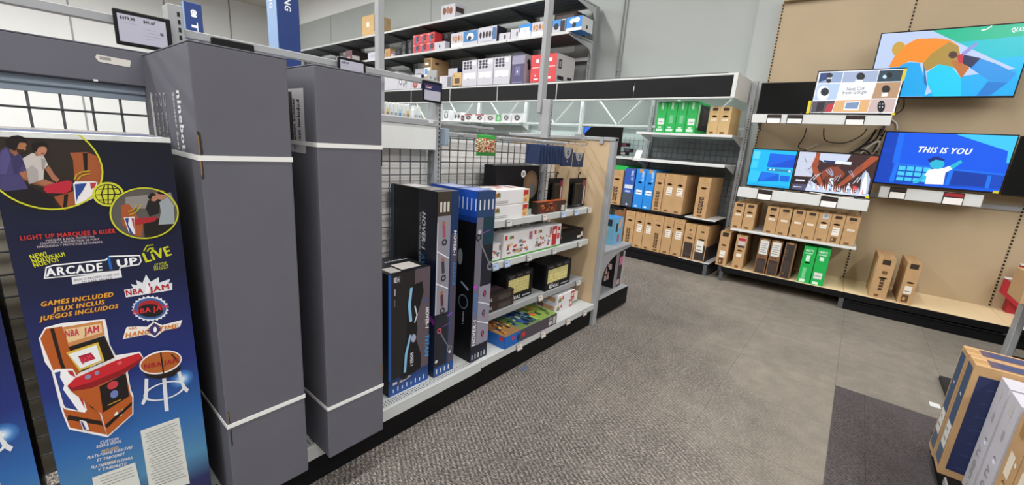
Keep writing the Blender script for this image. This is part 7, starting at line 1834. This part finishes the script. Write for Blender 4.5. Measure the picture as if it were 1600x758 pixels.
# ================================================================== island with television cartons at the right
rt = W.thing('island_platform', 'low black platform under the standing cartons at the right photo edge', 'platform', 1.3, 2.4)
def rpt(name, m, fn, parent=None):
    mb = MB(); fn(mb); mb.v = [(x - 1.3, y - 2.4, z) for x, y, z in mb.v]; return mb.build(name, m, parent or rt)
rpt('deck', 'black_metal', lambda mb: mb.box(0.585, 1.2, 0.09, 2.1, 3.08, 0.12, 0.004))
rpt('plinth', 'black_metal', lambda mb: mb.box(0.60, 1.22, 0.0, 2.1, 3.06, 0.09, 0.003))
rpt('edge_bar', 'steel_grey', lambda mb: mb.box(0.583, 1.2, 0.085, 0.590, 2.62, 0.122, 0.002))
RW = Frame(0, 0, 0)
def endon(label, x, y1, w, h, m, pr, grp, hole=None, length=1.0, tapem='tape'):
    """carton standing on edge, narrow end facing -X"""
    F_ = Frame(x, y1, -90.0)   # local x runs to -Y, local y runs to +X
    return carton(F_, 'television_carton', label, 0.0, 0.0, 0.1205, w, length, h, m, pr, group=grp, hole=hole, tapem=tapem)
def pr_navy(P):
    w, h = P.w, P.h
    P.rel(0.14, 0.05, 0.86, 0.96, '2a4668'); P.rel(0.14, 0.05, 0.86, 0.22, '4a5f74'); P.rel(0.2, 0.2, 0.85, 0.42, 'd2d2ce'); P.rel(0.3, 0.26, 0.7, 0.28, '8a8a88'); P.rel(0.3, 0.34, 0.6, 0.36, '8a8a88'); P.rel(0.4, 0.68, 0.6, 0.70, 'aab4c0')
    P.face('right'); d = P.fw
    P.rel(0.02, 0.06, 0.98, 0.92, '1c2750')
    for k in range(7): P.line([(0.05 * d, (0.1 + 0.12 * k) * h), (0.35 * d, (0.16 + 0.12 * k) * h), (0.8 * d, (0.1 + 0.12 * k) * h)], 0.003, '33406e')
    P.face('top'); P.rel(0.15, 0.05, 0.85, 0.34, '5a4a5a'); P.rel(0.3, 0.08, 0.7, 0.30, '3a4468'); P.rel(0.15, 0.42, 0.85, 0.95, '2a4470')
def pr_white(P):
    w, h = P.w, P.h
    P.rel(0.3, 0.85, 0.6, 0.94, 'b9b9ba'); P.rel(0.45, 0.66, 0.62, 0.74, 'a0a0a2')
    P.text('UHD TV', (0.62 * w, 0.12 * h), (0.62 * w, 0.42 * h), 0.3 * w, '8f9092', 1); P.rel(0.4, 0.04, 0.6, 0.09, 'a4b0a4')
    P.face('top'); P.rel(0.35, 0.3, 0.65, 0.5, '8a8a8c'); P.face('right'); P.rel(0.06, 0.1, 0.95, 0.9, 'd2d0d0')
def pr_tanR(P):
    w, h = P.w, P.h
    P.rel(0.3, 0.83, 0.62, 0.94, '9a7444'); P.rel(0.25, 0.52, 0.66, 0.70, 'e0d6c4'); P.rel(0.5, 0.33, 0.75, 0.44, '7a5830'); P.rel(0.2, 0.12, 0.6, 0.24, '8a6838'); P.rel(0.35, 0.03, 0.6, 0.08, '7a5830'); P.dot(0.8 * w, 0.66 * h, 0.01, 'f0e8d8'); P.dot(0.82 * w, 0.35 * h, 0.01, 'f0e8d8')
NG = 'television cartons standing on the right platform'
HN = (0.6, 0.56, 0.35, 0.05)
endon('farthest navy and tan carton on the right platform', 0.556, 2.905, 0.128, 0.566, 'kraft', pr_navy, NG, HN)
endon('second navy and tan carton on the right platform, beside the white ones', 0.561, 2.770, 0.130, 0.566, 'kraft', pr_navy, NG, HN)
endon('first white carton beside the navy cartons on the right platform', 0.642, 2.632, 0.13, 0.545, 'stock_white', pr_white, NG, (0.65, 0.50, 0.3, 0.06), tapem='stock_white')
endon('second white carton on the right platform, beside the tan ones', 0.642, 2.478, 0.145, 0.545, 'stock_white', pr_white, NG, (0.6, 0.50, 0.3, 0.06), tapem='stock_white')
endon('first tan carton next to the white ones on the right platform', 0.645, 2.318, 0.137, 0.55, 'kraft', pr_tanR, NG, (0.5, 0.46, 0.35, 0.06))
endon('second tan carton from the white ones on the right platform', 0.645, 2.172, 0.14, 0.55, 'kraft', pr_tanR, NG, (0.5, 0.46, 0.35, 0.06))
endon('third tan carton from the white ones, at the bottom right photo corner', 0.645, 2.022, 0.14, 0.55, 'kraft', pr_tanR, NG, (0.5, 0.46, 0.35, 0.06))

# second island end behind: grey upright with a shelf and carton
gi = W.thing('island_shelving', 'grey shelving end post standing before the right end of the tan wall', 'shelving', 1.5, 5.0)
def gpt(name, m, fn): 
    mb = MB(); fn(mb); mb.v = [(x - 1.5, y - 5.0, z) for x, y, z in mb.v]; return mb.build(name, m, gi)
gpt('end_post', 'steel_grey', lambda mb: mb.box(1.16, 4.86, 0.0, 1.20, 4.98, 0.62, 0.004))
gpt('base', 'black_metal', lambda mb: mb.box(1.22, 3.4, 0.0, 2.2, 4.98, 0.12, 0.004))
gpt('shelf', 'steel_grey', lambda mb: mb.box(1.20, 4.3, 0.585, 2.2, 4.98, 0.615, 0.003))
gpt('back_panel', 'steel_dark', lambda mb: mb.box(1.24, 4.62, 0.12, 2.2, 4.66, 0.585))
carton(W, 'television_carton', 'tan carton lying on the grey island shelf at the right photo edge', 1.075, 4.60, 0.616, 0.7, 0.34, 0.22, 'kraft', pr_kraft('none'), group='tan carton on the grey island')
t = W.thing('floor_card', 'small white card lying on the carpet beside the navy cartons', 'card', 0.685, 3.745, 0.0)
mb = MB(); mb.box(-0.026, -0.034, 0.0005, 0.026, 0.034, 0.002); mb.build('card', 'shelf_white', t)
t = W.thing('floor_post', 'short dark post foot on the carpet behind the navy cartons', 'post', 0.80, 3.98, 0.0)
mb = MB(); mb.box(-0.045, -0.3, 0.0, 0.06, 0.3, 0.03, 0.003); mb.build('foot_bar', 'rubber', t)
mb = MB(); mb.box(0.0, -0.03, 0.03, 0.04, 0.03, 0.32, 0.003); mb.build('stub', 'rubber', t)
t = G.thing('floor_mark', 'small blue tape mark on the carpet in front of the toy shelving', 'tape mark', 2.10, -0.02, 0.0, yaw=8)
mb = MB(); mb.box(-0.035, -0.016, 0.0005, 0.035, 0.016, 0.0018); mb.build('tape', 'tape_blue', t) if 'tape_blue' in MATS else (mat('tape_blue', '4d5b76', 0.7), mb.build('tape', 'tape_blue', t))

# ================================================================== blue aisle signs
def sign_thing(label, lx, ly, yaw=0): return G.thing('aisle_sign', label, 'sign', lx, ly, 0.0, yaw, 'blue aisle signs')
t = sign_thing('tall blue sign column with white vertical lettering behind the grey cartons', 1.79, 2.72)
mb = MB(); mb.box(-0.095, -0.10, 0.0, 0.095, 0.10, 3.3, 0.004); mb.build('panel', 'blue_sign', t)
mb = MB(); mb.box(-0.099, -0.098, 0.0, -0.0955, 0.098, 3.3); mb.build('pale_side', 'blue_sign_side', t)
P = Print(0.19, 0.20, 3.3); P.text('GAMING', (0.065, 2.77), (0.065, 2.49), 0.052, 'e8ecf4', 1)
P.face('left'); P.O = P.O + Vector((-0.006, 0, 0)); P.text('GAMING', (0.075, 2.80), (0.075, 2.50), 0.052, 'e8ecf4', 1); P.build(t)
mb = MB(); mb.box(-0.16, -0.16, 0.0, 0.16, 0.16, 0.03, 0.004); mb.build('base_plate', 'steel_grey', t)
t = sign_thing('small blue sign with a round white emblem and the word TOYS', 0.717, 1.215)
mb = MB(); mb.box(-0.036, -0.012, 1.55, 0.036, 0.012, 2.075, 0.003); mb.build('panel', 'blue_sign', t)
mb = MB(); mb.box(-0.04, -0.008, 1.55, -0.0362, 0.01, 2.073); mb.build('pale_side', 'blue_sign_side', t)
P = Print(0.072, 0.024, 2.075)
P.ring((0.036, 2.03), (0.013, 0), (0, 0.013), 0.55, 'eef0f6', 18); P.poly([(0.022, 2.018), (0.05, 2.018), (0.045, 2.008), (0.027, 2.008)], 'eef0f6'); P.dot(0.036, 2.03, 0.006, 'eef0f6')
P.text('TOYS', (0.022, 1.985), (0.022, 1.80), 0.026, 'eef0f6', 1); P.build(t)
mb = MB(); mb.tube([(0, 0, 0), (0, 0, 1.55)], 0.012, 8); mb.build('pole', 'steel_grey', t)
mb = MB(); mb.box(-0.03, -0.03, 0.0, 0.03, 0.03, 0.02, 0.003); mb.build('base_plate', 'steel_grey', t)
t = sign_thing('narrow blue sign edge peeking out beside the large price sign', 0.615, 1.30)
mb = MB(); mb.box(-0.016, -0.03, 1.5, 0.016, 0.03, 1.985, 0.003); mb.build('panel', 'blue_sign', t)
P = Print(0.032, 0.06, 1.985); P.text('TOYS', (0.009, 1.92), (0.009, 1.78), 0.014, 'eef0f6', 1); P.build(t)
mb = MB(); mb.tube([(0, 0, 0), (0, 0, 1.5)], 0.012, 8); mb.build('pole', 'steel_grey', t)
mb = MB(); mb.box(-0.03, -0.03, 0.0, 0.03, 0.03, 0.02, 0.003); mb.build('base_plate', 'steel_grey', t)
